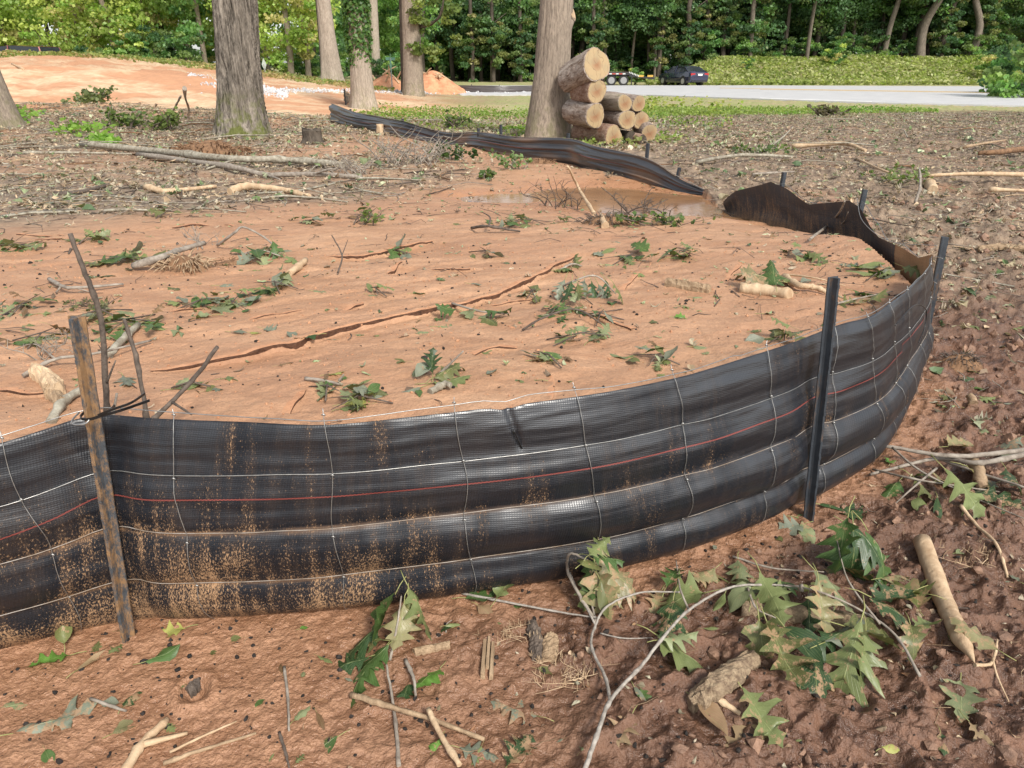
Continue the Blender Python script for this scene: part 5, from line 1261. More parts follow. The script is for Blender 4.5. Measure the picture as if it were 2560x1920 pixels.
S('muddy leaf with upturned edge beside the tip of the peeled stick', 2430, 1592, 118, 130, 'muddy', 'oak2', lift=.015, mud=.7, pitch=16, curl=.7)
S('tan leaf spotted with black mud at the lower right corner', 2463, 1846, 98, 290, 'tan', mud=.2)
S('small mottled leaf left of the black spotted leaf', 2362, 1862, 66, 260, 'dark', 'oval', mud=.8)
S('little yellow leaf on the mud near the bottom right', 2228, 1868, 64, 20, 'yellow', 'oval', mud=.6)
S('light green oak leaf hanging down over the tangle at the right edge', 2419, 1243, 140, 300, 'light', lift=.06, mud=.0, pitch=-18)
S('small pale leaf left of the hanging light green leaf', 2300, 1258, 66, 250, 'light', 'oval', lift=.03, mud=.1)
S('dark mottled leaf at the right edge under the branches', 2515, 1258, 130, 320, 'dark', 'oak2', lift=.02, mud=.7)
S('rounded pale leaf standing on the mud right of the dark post', 2014, 1347, 74, 100, 'pale', 'oval', lift=.01, mud=.6, pitch=16)
S('grey crumpled leaf left of the rounded pale leaf', 1972, 1325, 84, 200, 'grey', 'oak2', lift=.005, mud=.3, curl=.7)
S('long dark leaf at the foot of the fence right of the dark post', 2095, 1268, 90, 350, 'dark', 'slim', mud=.3)
S('second dark leaf right of the post, crumpled', 2130, 1290, 80, 340, 'dark', 'oak2', mud=.3, curl=.6)
S('small bright weed like leaf beside the fence curve at right', 2225, 1155, 40, 60, 'bright', 'oak2', mud=0)
S('pale thin leaf lying across the silt near the right post', 2015, 1290, 66, 10, 'light', 'slim', mud=.3)
S('small shiny leaf on bare mud right of the peeled stick', 2400, 1385, 32, 20, 'pale', 'oval', mud=0)
S('small silver leaf near the right edge above the bare root', 2532, 1450, 34, 100, 'grey', 'oval', mud=.2)
S('mottled grey leaf at the bottom left of the bark slab', 1600, 1745, 60, 290, 'grey', 'slim', mud=.6)
S('green scrap stuck to the front of the black cloth near the centre', 1376, 1185, 34, 95, 'olive', 'slim', grnd=1.80, pitch=80, mud=.2)
# -- leaves on the mud behind the fence, placed from the photograph
mudl = [(474, 972, 78, 10, 'light', 'slim'), (320, 955, 90, 300, 'grey', 'oak'), (765, 848, 60, 200, 'dark', 'oak2'), (1090, 918, 0, 0, 0, 0), (1130, 955, 110, 5, 'light', 'oak2'), (1015, 985, 90, 220, 'grey', 'oak2'), (1300, 952, 84, 175, 'light', 'oak'),
 (1218, 880, 46, 20, 'light', 'oval'), (1215, 945, 0, 0, 0, 0), (1550, 900, 84, 200, 'light', 'oak'), (1495, 870, 0, 0, 0, 0), (1490, 845, 90, 70, 'light', 'oak'), (1450, 832, 70, 240, 'pale', 'oak2'), (1540, 893, 60, 160, 'pale', 'slim'),
 (1120, 818, 54, 10, 'pale', 'oak'), (935, 740, 34, 350, 'pale', 'oak'), (1050, 735, 40, 20, 'light', 'oval'), (1200, 715, 50, 330, 'grey', 'slim'), (1560, 640, 40, 30, 'green', 'oak2'), (1600, 645, 46, 50, 'green', 'oak2'), (1495, 640, 40, 300, 'grey', 'oak2'), (1535, 665, 50, 340, 'pale', 'oak'),
 (1700, 645, 50, 10, 'light', 'oak'), (1705, 795, 40, 0, 'bright', 'oak2'), (1745, 745, 34, 0, 'pale', 'slim'), (1890, 830, 34, 10, 'light', 'oak2'), (1725, 770, 44, 330, 'light', 'oak'), (1940, 785, 70, 5, 'brown', 'oak'), (1930, 850, 50, 350, 'light', 'oval'), (1760, 870, 56, 355, 'pale', 'oval'), (2180, 672, 70, 10, 'light', 'oval'), (2130, 665, 60, 340, 'grey', 'oak'),
 (880, 1022, 60, 10, 'light', 'oak2'), (900, 1012, 80, 20, 'yellow', 'oak'), (815, 990, 76, 250, 'pale', 'oak2'), (840, 935, 50, 30, 'yellow', 'oak'), (545, 975, 34, 0, 'grey', 'oak2'), (590, 945, 60, 40, 'light', 'oak2'), (600, 835, 50, 0, 'grey', 'slim'), (640, 835, 30, 0, 'yellow', 'oval'), (680, 826, 50, 350, 'grey', 'oak'),
 (800, 730, 36, 0, 'pale', 'oak2'), (705, 716, 34, 0, 'grey', 'slim'), (580, 715, 60, 0, 'grey', 'oak'), (640, 735, 110, 10, 'green', 'oak2'), (945, 720, 24, 0, 'pale', 'oval'), (500, 760, 70, 200, 'dark', 'oak2'), (560, 780, 90, 340, 'pale', 'oak2'), (490, 795, 80, 200, 'pale', 'oak'), (600, 765, 70, 30, 'pale', 'oak'), (540, 770, 60, 120, 'light', 'oak'),
 (30, 775, 90, 20, 'green', 'oak2'), (50, 790, 70, 200, 'pale', 'oval'), (20, 800, 100, 0, 'pale', 'oak'), (75, 765, 60, 40, 'green', 'oak'), (40, 630, 70, 0, 'green', 'oak'), (55, 620, 60, 180, 'light', 'oak2'), (90, 845, 70, 180, 'light', 'oak2'), (120, 850, 60, 10, 'grey', 'oak'), (180, 845, 60, 20, 'olive', 'oak2'), (70, 815, 50, 0, 'light', 'oak'),
 (260, 690, 60, 10, 'olive', 'oak2'), (270, 805, 80, 0, 'light', 'oak'), (300, 800, 70, 190, 'pale', 'oak2'), (330, 820, 80, 20, 'light', 'oak'), (350, 810, 60, 330, 'bright', 'oak'), (230, 790, 60, 200, 'grey', 'oak'), (255, 850, 50, 0, 'pale', 'oak'), (450, 830, 80, 0, 'pale', 'oak'), (400, 825, 60, 0, 'light', 'slim'), (290, 660, 100, 10, 'green', 'oak'), (330, 650, 90, 200, 'light', 'oak2'), (260, 655, 70, 10, 'light', 'oak'),
 (1360, 790, 60, 180, 'green', 'oak2'), (1430, 765, 60, 20, 'green', 'oak2'), (1470, 785, 70, 340, 'dark', 'oak2'), (1400, 800, 60, 240, 'green', 'oak'), (1465, 1030, 0, 0, 0, 0), (1370, 900, 70, 10, 'yellow', 'oak2'), (1345, 905, 50, 200, 'brown', 'oak2'), (1385, 890, 50, 340, 'light', 'oak')]
kinds = {'oak': 'lobed oak', 'oak2': 'broad oak', 'slim': 'narrow', 'oval': 'rounded'}
cw = {'light': 'light green', 'pale': 'pale sage', 'grey': 'grey green', 'dark': 'dark green', 'bright': 'bright green', 'green': 'green', 'yellow': 'yellowish', 'brown': 'brown', 'olive': 'olive', 'muddy': 'muddy', 'tan': 'tan'}
for px, py, l, ro, c, kd in mudl:
    if not l: continue
    o = leaf_obj('fallen_leaf', px, py, l, ro + R1.uniform(-15, 15), c, kd, lift=.004, pitch=R1.uniform(-2, 7), roll=R1.uniform(-8, 8), mud=R1.choice((.0, .2, .4)), curl=.3, rn=R1)
    side = 'left part of the' if px < 700 else 'middle of the' if px < 1500 else 'right part of the'
    tag(o, f'{cw[c]} {kinds[kd]} leaf on the {side} mud behind the fence', 'leaf', 'leaves scattered over the mud behind the fence')
# individual small leaves, random
LM = []
for k in range(14):
    c = ('light', 'pale', 'green', 'grey', 'brown', 'light', 'olive')[k % 7]; LM.append(leaf_mesh(('oak', 'oak2', 'oval', 'slim')[k % 4], 1, c, .4, R1, .3))
def scatter_single(n, region, lab, grp, smin, smax, seed):
    r = random.Random(seed); k = 0
    while k < n:
        px, py = region(r); g = gp(px, py)
        o = link('fallen_leaf', r.choice(LM), None, g + Vector((0, 0, .004))); s = r.uniform(smin, smax); o.scale = (s, s, s)
        o.rotation_euler = (r.uniform(-.15, .15), r.uniform(-.15, .15), r.uniform(0, 6.28)); tag(o, lab, 'leaf', grp); k += 1
scatter_single(80, lambda r: (r.uniform(0, 2100), 560 + 420 * r.random() ** 1.3), 'small scrap of leaf on the smooth orange mud behind the fence', 'small leaf scraps on the orange mud', .03, .09, 3)
scatter_single(40, lambda r: (lambda x: (x, r.uniform(1560 - .32 * max(0, x - 900), 1915)))(r.uniform(0, 2555)), 'small muddy leaf scrap pressed into the wet ground before the fence', 'muddy leaf scraps before the fence', .02, .06, 4)
scatter_single(24, lambda r: (r.uniform(2380, 2555), r.uniform(640, 1120)), 'small leaf on the churned brown ground right of the fence', 'small leaves right of the fence', .04, .12, 5)

# sprigs: twig with its leaves
def sprig(label, stem, rpx, leaves, mat='branch', name='oak_sprig', group=None):
    """stem: list of paths of (px, py, lift); leaves: (px,py,len,rot,color,kind,lift,pitch,roll,mud)"""
    def W(px, py, lf):
        g = gp(px, py); d = ray(px, py)
        if lf < .012: return g + Vector((0, 0, lf))
        tt = (g.z + lf - CAM_H) / d[2]; return Vector((d[0] * tt, d[1] * tt, g.z + lf))
    b = gp(stem[0][0][0], stem[0][0][1]); o = empty(name, b, label, 'twig' if leaves else 'branch', group)
    for i, path in enumerate(stem):
        p = spline([W(*q) for q in path], 7); r0 = rpx[i] / FPX * (p[0].y * math.cos(PITCH) + (CAM_H - p[0].z) * math.sin(PITCH)); n = len(p)
        mb = MB(); rn = random.Random(i + len(p)); mb.tube([q + Vector((rn.uniform(-1, 1), rn.uniform(-1, 1), rn.uniform(-.5, .5))) * r0 * .16 for q in p], [r0 * (1 - .55 * k / n) * (1.3 if k % 7 == 6 and k < n - 2 else 1) for k in range(n)], 9, jit=.07, rnd=rn)
        s = link('twig', mb.mesh('twig', M[mat], True), o); s.matrix_parent_inverse = Matrix.Translation(-b)
    for l in leaves:
        leaf_obj('leaf', l[0], l[1], l[2], l[3], l[4], l[5], lift=l[6], pitch=l[7], roll=l[8], mud=min(.9, l[9] * .8 + .1), rn=R1, parent=o, curl=.75, fold=.28)
    return o
sprig('drooping oak sprig with large dark green leaves left of centre before the fence', [[(997, 1918, .004), (988, 1800, .01), (964, 1650, .03)], [(975, 1650, .02), (990, 1580, .08), (1004, 1490, .15)]], [6, 4], [
    (885, 1600, 150, 205, 'dark', 'oak', .05, -10, 10, .1), (895, 1690, 170, 235, 'green', 'oak', .03, -8, 15, .3), (950, 1545, 130, 235, 'green', 'oak2', .10, -30, 30, .3), (1000, 1570, 110, 262, 'muddy', 'oak2', .09, -40, 10, .4),
    (1060, 1530, 135, 312, 'light', 'oak', .11, -30, -15, .3), (1025, 1560, 110, 280, 'olive', 'oak2', .08, -45, 0, .5), (860, 1655, 120, 190, 'dark', 'oak', .03, -6, -10, .2), (920, 1650, 120, 220, 'green', 'oak2', .05, -12, 0, .4), (905, 1590, 110, 160, 'olive', 'oak', .05, -5, 0, .5)])
sprig('small twig with two little leaves at the foot of the fence left of centre', [[(1115, 1585, .004), (1117, 1560, .02), (1130, 1550, .03)]], [2], [(1110, 1572, 32, 190, 'dark', 'oval', .015, 0, 0, 0), (1132, 1558, 40, 25, 'light', 'slim', .02, 0, 0, 0)])
sprig('muddy yellow green oak leaf cluster on twigs touching the fence below its centre', [[(1489, 1563, .01), (1450, 1490, .05), (1420, 1430, .10), (1425, 1385, .15), (1470, 1400, .16)], [(1489, 1563, .01), (1470, 1450, .08), (1500, 1420, .12)]], [5, 3], [
    (1475, 1390, 90, 60, 'olive', 'oval', .16, -10, 0, .5), (1500, 1365, 80, 50, 'light', 'oak', .18, 0, 20, .4), (1530, 1440, 130, 290, 'muddy', 'oak', .12, -30, 10, .7), (1560, 1440, 110, 330, 'muddy', 'oak2', .11, -10, 0, .8), (1480, 1450, 100, 260, 'green', 'oak2', .09, -30, 0, .4),
    (1500, 1500, 140, 275, 'muddy', 'oak2', .07, -35, 20, .7), (1462, 1490, 90, 245, 'light', 'oak2', .06, -35, 0, .5), (1525, 1490, 90, 300, 'olive', 'oval', .08, -25, 0, .5), (1520, 1390, 90, 10, 'green', 'oak', .14, -10, 0, .4)])
sprig('big forked grey branch rising from the bottom edge and reaching right', [[(1462, 1925, .02), (1495, 1830, .03), (1526, 1750, .04), (1600, 1668, .05), (1660, 1592, .06), (1722, 1525, .08), (1821, 1470, .10), (1910, 1462, .10), (1998, 1466, .09)],
    [(1526, 1750, .04), (1512, 1690, .03), (1478, 1615, .025), (1489, 1563, .03), (1520, 1514, .05), (1600, 1482, .06), (1700, 1480, .06)], [(1489, 1563, .03), (1445, 1477, .04), (1420, 1420, .07)], [(1155, 1488, .004), (1250, 1510, .01), (1400, 1530, .02), (1500, 1545, .02)], [(1500, 1590, .01), (1560, 1605, .01), (1630, 1606, .01)]], [6.5, 4.8, 3, 3.5, 2.2], [], mat='branch_grey', name='branch')
c1 = sprig('large heap of green oak leaves on a branch at the lower right before the fence', [[(2300, 1690, .02), (2240, 1590, .05), (2160, 1530, .07), (2050, 1480, .10), (1960, 1460, .10)], [(2200, 1560, .06), (2120, 1450, .10), (2090, 1340, .16)], [(1722, 1525, .06), (1700, 1470, .07), (1690, 1400, .05)], [(1870, 1470, .08), (1890, 1520, .06), (1940, 1545, .05)]], [4, 3, 3, 3], [
    (1688, 1490, 150, 185, 'light', 'oak2', .05, -3, 8, .2), (1683, 1431, 96, 60, 'green', 'oak', .06, 12, 0, .5), (1672, 1550, 130, 250, 'dark', 'oak2', .04, -10, 10, .7), (1712, 1625, 150, 330, 'light', 'oak2', .04, -10, -10, .3), (1700, 1590, 110, 20, 'pale', 'oak', .04, -5, 0, .4),
    (1866, 1455, 120, 80, 'light', 'oak2', .07, 4, 0, .3), (1935, 1500, 150, 285, 'light', 'oak', .09, -25, 10, .3), (1972, 1446, 110, 10, 'green', 'oak2', .08, -5, 0, .4), (1990, 1490, 120, 340, 'light', 'oak', .06, -10, 0, .4), (2058, 1520, 130, 265, 'muddy', 'oak', .08, -30, 0, .6),
    (2092, 1475, 125, 310, 'pale', 'oak', .09, -20, 10, .5), (2236, 1462, 130, 150, 'light', 'oak2', .05, 0, 0, .7), (2270, 1528, 170, 330, 'dark', 'oak', .06, -5, 0, .7), (2230, 1500, 130, 200, 'dark', 'oak2', .06, -5, 10, .6), (2100, 1375, 170, 240, 'green', 'oak', .12, -30, 20, .4), (2140, 1395, 130, 262, 'dark', 'oak2', .11, -40, 0, .3),
    (2222, 1395, 150, 300, 'green', 'oak', .12, -30, -20, .4), (2180, 1350, 110, 320, 'dark', 'oak2', .14, -15, 0, .3), (1905, 1625, 150, 262, 'olive', 'oak2', .06, -25, 20, .5), (1955, 1640, 180, 280, 'olive', 'oak', .06, -20, 0, .8), (2010, 1620, 130, 300, 'dark', 'oval', .06, -15, 0, .3),
    (2122, 1640, 230, 235, 'light', 'oak', .07, -12, 10, .5), (2040, 1712, 170, 250, 'dark', 'oak2', .03, -8, 0, .7), (2170, 1660, 150, 255, 'light', 'oak', .06, -25, -10, .4), (2060, 1600, 120, 200, 'dark', 'oak', .05, -5, 0, .3), (2110, 1580, 140, 30, 'grey', 'oak', .05, 0, 0, .2), (2190, 1580, 150, 350, 'olive', 'oak2', .06, -5, 0, .5),
    (2020, 1530, 100, 250, 'dark', 'oak', .05, -10, 0, .3), (2290, 1600, 100, 260, 'olive', 'oak2', .05, -8, 0, .7), (1840, 1480, 90, 200, 'pale', 'oval', .05, 0, 0, .3), (1800, 1510, 90, 240, 'light', 'slim', .04, 0, 0, .2), (2320, 1560, 90, 20, 'light', 'oak2', .04, -5, 0, .4)])
for q, lab in (((2009, 1470), 'green acorn at the tip of the forked branch'), ((2031, 1493), 'second green acorn just right below the first one')):
    g = gp(*q); d = ray(*q); tt = (g.z + .09 - CAM_H) / d[2]; b = Vector((d[0] * tt, d[1] * tt, g.z + .09)); r = .011
    o = empty('acorn', b, lab, 'acorn'); mb = MB(); mb.tube([(-r, 0, 0), (-r * .6, 0, 0), (0, 0, 0), (r * .8, 0, 0), (r * 1.4, 0, 0), (r * 1.7, 0, 0)], [r * .5, r * .95, r * 1.05, r * .9, r * .5, r * .1], 12)
    link('nut', mb.mesh('nut', simple('acorn_green', (.12, .13, .035), (.22, .22, .07), 60, .35), True), o); mb = MB(); mb.tube([(-r * 1.1, 0, 0), (-r * .9, 0, 0), (-r * .3, 0, 0)], [r * .4, r * 1.0, r * 1.15], 12); link('cap', mb.mesh('cap', M['branch'], True), o)
def slab(label, path, wpx, mat, name='bark_piece', cat='bark piece', th=.010, seed=1):
    p = spline([gp(*q[:2]) + Vector((0, 0, q[2] if len(q) > 2 else .004)) for q in path], 10); b = p[0].copy(); d = b.y * math.cos(PITCH) + (CAM_H - b.z) * math.sin(PITCH); w = wpx / 2 / FPX * d
    n = len(p); m = 9; V = []; r = random.Random(seed); el, er = 1, 1
    for i, q in enumerate(p):
        t = (p[min(i + 1, n - 1)] - p[max(i - 1, 0)]); t.z = 0; t.normalize(); sd = Vector((t.y, -t.x, 0)); el = .8 + .35 * r.random(); er = .8 + .35 * r.random(); e = .7 + .3 * min(1, 5 * min(i, n - 1 - i) / n)
        for s_, top in ((1, 1), (-1, 0)):
            for j in range(m):
                f = (j / (m - 1) * 2 - 1) * s_; ww = w * (el if f < 0 else er) * e; nz = fbm(np.array([i * .8 + seed]), np.array([f * 4.]), seed, 3)[0]
                V.append(q - b + sd * (f * ww) + t * (r.uniform(-1, 1) * w * .12) + Vector((0, 0, (th * (1.2 + 1.6 * (1 - f * f)) + (nz - .5) * th * 1.6) if top else -.006)))
    k = 2 * m; F = [(i * k + j, i * k + (j + 1) % k, (i + 1) * k + (j + 1) % k, (i + 1) * k + j) for i in range(n - 1) for j in range(k)]; F.append(tuple(range(k))); F.append(tuple((n - 1) * k + j for j in reversed(range(k))))
    mb = MB(); mb.add(V, F); o = link(name, mb.mesh(name, M[mat]), None, b); return tag(o, label, cat)
SC_N = [0]
def stick(label, path, rpx, mat='branch', name='stick', cat='stick', group=None, taper=.45, sides=9, jit=.1, y=None, forks=(), wob=.16, radii=None):
    def W(q): 
        if y is not None: return gy(q[0], q[1], y if len(q) < 3 else q[2])
        g = gp(q[0], q[1]); lf = q[2] if len(q) > 2 else 0.0
        if lf <= .012: return g + Vector((0, 0, lf))
        d = ray(q[0], q[1]); tt = (g.z + lf - CAM_H) / d[2]; return Vector((d[0] * tt, d[1] * tt, g.z + lf))
    SC_N[0] += 1; rn = random.Random(SC_N[0]); p = [W(q) for q in path]; r0 = rpx / FPX * (p[0].y * math.cos(PITCH) + (CAM_H - p[0].z) * math.sin(PITCH)); base = p[0].copy()
    sp = [q - base + Vector((0, 0, r0 * .55)) for q in spline(p, 6)]; n = len(sp)
    sp = [q + Vector((rn.uniform(-1, 1), rn.uniform(-1, 1), rn.uniform(-.5, .5))) * r0 * wob for q in sp]
    mb = MB(); mb.tube(sp, [r0 * (1 - taper * k / n) * (rn.uniform(1.15, 1.4) if rn.random() < .16 and 0 < k < n - 1 else rn.uniform(.93, 1.05)) for k in range(n)] if radii is None else list(r0 * np.interp(np.linspace(0, 1, n), np.linspace(0, 1, len(radii)), radii)), sides, jit=jit, rnd=rn)
    for fp, fr in forks:
        fq = [q - base + Vector((0, 0, r0 * .5)) for q in spline([W(q) for q in fp], 5)]; mb.tube(fq, [r0 * fr * (1 - .6 * k / len(fq)) for k in range(len(fq))], 5, jit=jit, rnd=rn)
    o = link(name, mb.mesh(name, M[mat], True), None, base); return tag(o, label, cat, group)
st = stick
st('peeled pale stick with a pointed end lying on mud at the lower right', [(2302, 1368, .004), (2338, 1475, .006), (2362, 1530, .006), (2392, 1600, .004), (2434, 1668, .0)], 21, 'bare_wood', radii=[1, 1.02, .98, .95, .9, .04], sides=20, wob=.05, jit=.05)
slab('rough pale bark slab under the leaf heap right of the forked branch', [(1722, 1772), (1790, 1722), (1880, 1655)], 62, 'rough_bark', seed=3, th=.012)
st('thick crumbly log chunk buried beneath the big heap of green leaves', [(1850, 1530, -.006), (1990, 1555, -.004), (2160, 1580, -.01)], 34, 'rough_bark', 'log', 'log', taper=.15, sides=24, jit=.16, wob=.05)
st('tan root end poking from the mud beneath the leaf heap', [(1790, 1750, .0), (1850, 1790, .0)], 9, 'bare_wood')
st('brown fibrous stick lying diagonally at the bottom left of centre', [(880, 1748, .01), (960, 1765, .015), (1080, 1812, .012), (1210, 1856, .004)], 8, 'split_wood', jit=.4)
st('short pale stick crossing over the brown fibrous stick', [(1070, 1775, .03), (1105, 1845, .02), (1150, 1925, .01)], 7, 'bare_wood', taper=.1, wob=.1)
st('pale orange forked root at the bottom edge left of centre', [(312, 1935, -.004), (355, 1872, .004), (420, 1808, .004)], 14, 'bare_wood', 'root', 'root', forks=[([(362, 1868, .004), (410, 1858, .006), (470, 1838, .0)], .8)])
st('thin upright twig lying on silt near the bottom left', [(712, 1672, .004), (722, 1760, .01), (724, 1835, .008)], 4, 'branch')
st('slender tan twig below the mud hole at the lower left', [(427, 1888, .006), (500, 1855, .01), (592, 1808, .004)], 4, 'bare_wood')
st('short brown twig left of the mud hole', [(228, 1752, .004), (317, 1785, .006)], 5, 'branch')
st('dark twig at the bottom edge next to the green muddy leaf', [(700, 1840, .01), (715, 1890, .012), (725, 1930, .01)], 4, 'branch_dark')
st('long faint root line along the bottom edge', [(410, 1915, .002), (500, 1882, .003), (640, 1838, .0)], 6, 'split_wood')
st('grey twig behind the fallen leaves near the lower left of the branch', [(1015, 1660, .01), (1035, 1700, .02), (1040, 1750, .01)], 5, 'branch')
# weathered chip
b = gp(1219, 1650); o = empty('wood_chip', b + Vector((0, 0, .006)), 'weathered split wood chip standing out on the mud before the fence', 'wood chip'); mb = MB()
dd = 1.75; w_ = 18 / FPX * dd; l_ = 74 / FPX * dd
for (x0, x1, y0, y1, h_) in ((-w_, -w_ * .25, -l_ * .95, l_ * .9, .012), (-w_ * .25, w_ * .35, -l_ * .62, l_, .017), (w_ * .35, w_, -l_ * .98, l_ * .8, .010)):
    mb.add([(x0, y0, -.01), (x1, y0, -.01), (x1 + .003, y1, -.01), (x0 + .003, y1 * .97, -.01), (x0 + .001, y0 + .004, h_), (x1 - .001, y0 + .002, h_ * .85), (x1, y1 - .004, h_ * .9), (x0 + .004, y1 * .95, h_)], [(3, 2, 1, 0), (4, 5, 6, 7), (0, 1, 5, 4), (1, 2, 6, 5), (2, 3, 7, 6), (3, 0, 4, 7)])
link('splinter', mb.mesh('splinter', M['split_wood']), o)
slab('black scrap added to darken the small mud hole at the lower left', [(470, 1735, -.004), (485, 1722, .0), (500, 1712, .0)], 30, 'branch_dark', seed=21, th=.008)  # dark slab added so the inside of the hole looks darker
slab('dark wet wood splinter right of the weathered chip', [(1330, 1565), (1340, 1610), (1342, 1652)], 34, 'branch_dark', 'wood_chip', 'wood chip', seed=11, th=.008)
slab('tan bark flake beside the dark wet splinter', [(1370, 1655), (1374, 1625), (1380, 1592)], 38, 'split_wood', seed=5, th=.005)
slab('short flat wood splinter left of the weathered chip', [(1035, 1634), (1080, 1625), (1125, 1617)], 22, 'split_wood', 'wood_chip', 'wood chip', seed=6, th=.004)
# right tangle
st('long pale branch reaching in from the right edge above the tangle', [(2565, 1128, .05), (2389, 1144, .07), (2250, 1125, .07), (2157, 1113, .06), (2127, 1142, .03)], 7, 'branch', 'branch', 'branch', taper=.7, forks=[([(2230, 1122, .07), (2300, 1180, .05), (2430, 1245, .03), (2560, 1300, .02)], .45)])
st('second pale branch crossing the first at the right edge', [(2565, 1138, .07), (2450, 1160, .07), (2340, 1150, .06), (2172, 1196, .01)], 7, 'branch', 'branch', 'branch', taper=.5, forks=[([(2340, 1174, .05), (2290, 1215, .04), (2236, 1268, .01)], .5)])
st('lower grey branch running off the right edge', [(2300, 1130, .03), (2420, 1175, .05), (2565, 1222, .05)], 4, 'branch', 'branch', 'branch')
st('thick brown broken branch piece in the tangle at the right edge', [(2430, 1155, .02), (2445, 1190, .03), (2455, 1225, .02)], 14, 'split_wood', 'branch', 'branch', taper=.1)
st('bare curving root crossing the mud at the right side', [(2400, 1270, .004), (2440, 1320, .006), (2490, 1370, .006), (2518, 1450, .004)], 5, 'bare_wood', 'root', 'root')
st('forked dry root beside the pointed stick tip', [(2436, 1668, .004), (2475, 1668, .01), (2490, 1610, .01)], 5, 'bare_wood', 'root', 'root', forks=[([(2478, 1660, .01), (2490, 1700, .006), (2520, 1760, .004)], .7)])
# behind the fence, upright sticks
st('tall leaning dark stick rising behind the left post', [(274, 1075, 1.92), (268, 1010, 1.92), (253, 803, 1.95), (215, 690, 1.96), (176, 588, 1.97)], 8, 'branch_dark', y=1.92, taper=.35, forks=[([(180, 625, 1.96), (172, 640, 1.95)], .5), ([(268, 960, 1.92), (290, 905, 1.93)], .4)])
st('shorter dark stick standing right of the tall leaning stick', [(372, 1080, 1.90), (362, 1010, 1.90), (340, 890, 1.93), (309, 800, 1.95)], 6.5, 'branch_dark', y=1.9, taper=.4)
st('slanting knobbly stick right of the left post behind the fence', [(360, 1075, 1.86), (429, 1009, 1.95), (490, 945, 2.0), (545, 870, 2.02)], 7, 'branch_dark', y=1.9, taper=.3, forks=[([(430, 1008, 1.95), (480, 1040, 1.86)], .6)])
st('short twig stub standing just right of the left post', [(282, 1050, 1.88), (292, 985, 1.9)], 4.5, 'branch', y=1.88)
# on the mud behind the fence
st('pale round stick leading to the left post, upper piece', [(271, 898, .0), (305, 865, .01), (348, 822, .01)], 10, 'branch_lichen', taper=.2, sides=12, jit=.08)
st('pale round stick leading to the left post, lower piece', [(127, 1062, .0), (165, 1015, .01), (214, 984, .01)], 12, 'branch_lichen', taper=.1, sides=12, jit=.08)
st('thin grey branch crossing the pale round stick left of the post', [(60, 950, .01), (140, 900, .03), (230, 888, .04), (380, 860, .01)], 5, 'branch', 'branch', 'branch', forks=[([(140, 900, .03), (90, 870, .01), (40, 880, .01)], .6)])
slab('splintered pale wood piece left of the left post', [(92, 940), (125, 962), (150, 992)], 40, 'bare_wood', 'wood_chip', 'wood chip', seed=8, th=.016)
slab('second splintered wood piece just below the first', [(122, 985), (140, 1000), (160, 1020)], 30, 'split_wood', 'wood_chip', 'wood chip', seed=9, th=.012)
st('crooked bleached twig on the mud left of the tall stick', [(125, 705, .01), (155, 718, .03), (190, 722, .03), (310, 718, .01)], 5, 'branch', forks=[([(155, 718, .03), (140, 735, .0)], .7), ([(190, 722, .03), (230, 735, .0)], .5)])
st('stout stick lying through the root clump in the middle left', [(335, 676, .01), (400, 650, .05), (450, 630, .06), (513, 612, .05)], 9, 'branch', taper=.3)
st('short cut pale stick right of the root clump', [(724, 690, .0), (765, 655, .02)], 9, 'bare_wood', taper=.1)
st('thin twig arching right of the root clump', [(545, 620, .01), (585, 585, .10), (610, 570, .12), (660, 595, .06), (690, 620, .02)], 3.5, 'branch')
st('slim upright forked twig on the mud right of the root clump', [(845, 690, .01), (855, 640, .10), (830, 590, .16)], 2.5, 'branch_dark', forks=[([(855, 640, .10), (870, 600, .14)], .6)])
st('short twig lying on the mud near the middle of the fence', [(765, 952, .004), (810, 962, .012), (850, 967, .004)], 5, 'branch', forks=[([(848, 962, .01), (860, 938, .03)], .8)])
st('dark forked twig in the middle of the mud', [(1180, 576, .01), (1222, 568, .06), (1300, 585, .01)], 4, 'branch_dark', forks=[([(1222, 568, .06), (1225, 545, .08), (1205, 532, .09)], .7)])
st('long thin stalk leaning over the debris near the puddle', [(1486, 543, .01), (1450, 480, .16), (1419, 417, .30)], 5.5, 'bare_wood', taper=.5)
st('bleached split wood shard by the puddle debris', [(1512, 572, .0), (1505, 545, .06)], 10, 'bare_wood', 'wood_chip', 'wood chip', jit=.5, taper=.6)
st('thin curved twig over the small oak sprig in the middle', [(1305, 830, .004), (1360, 795, .05), (1440, 775, .06), (1508, 820, .01)], 3, 'branch_dark')
st('half buried pale log on the mud at the right near the leaf clump', [(1850, 728, -.005), (1910, 735, .0), (1975, 745, .0)], 15, 'bare_wood', 'log', 'log', taper=.15, sides=14)
st('bent brown branch right of the half buried pale log', [(1958, 702, .01), (1995, 718, .02), (2030, 722, .02), (2066, 738, .004)], 9, 'bare_wood', 'branch', 'branch', forks=[([(1962, 690, .03), (2040, 700, .05), (2110, 725, .01)], .3)])
slab('rotten wood strip lying flat on the mud right of centre', [(1665, 714), (1720, 722), (1775, 732)], 24, 'split_wood', 'wood_chip', 'wood chip', seed=7, th=.012)
st('small pale stub of wood close to the fence top near the middle', [(1075, 985, .0), (1110, 975, .012), (1128, 968, .015)], 9, 'branch_lichen', taper=.2)
st('white forked twig leaning over the return fence', [(2025, 600, .02), (2075, 560, .16), (2100, 530, .30), (2112, 505, .36)], 4, 'branch', forks=[([(2060, 570, .12), (2105, 560, .22), (2120, 532, .3)], .6)])
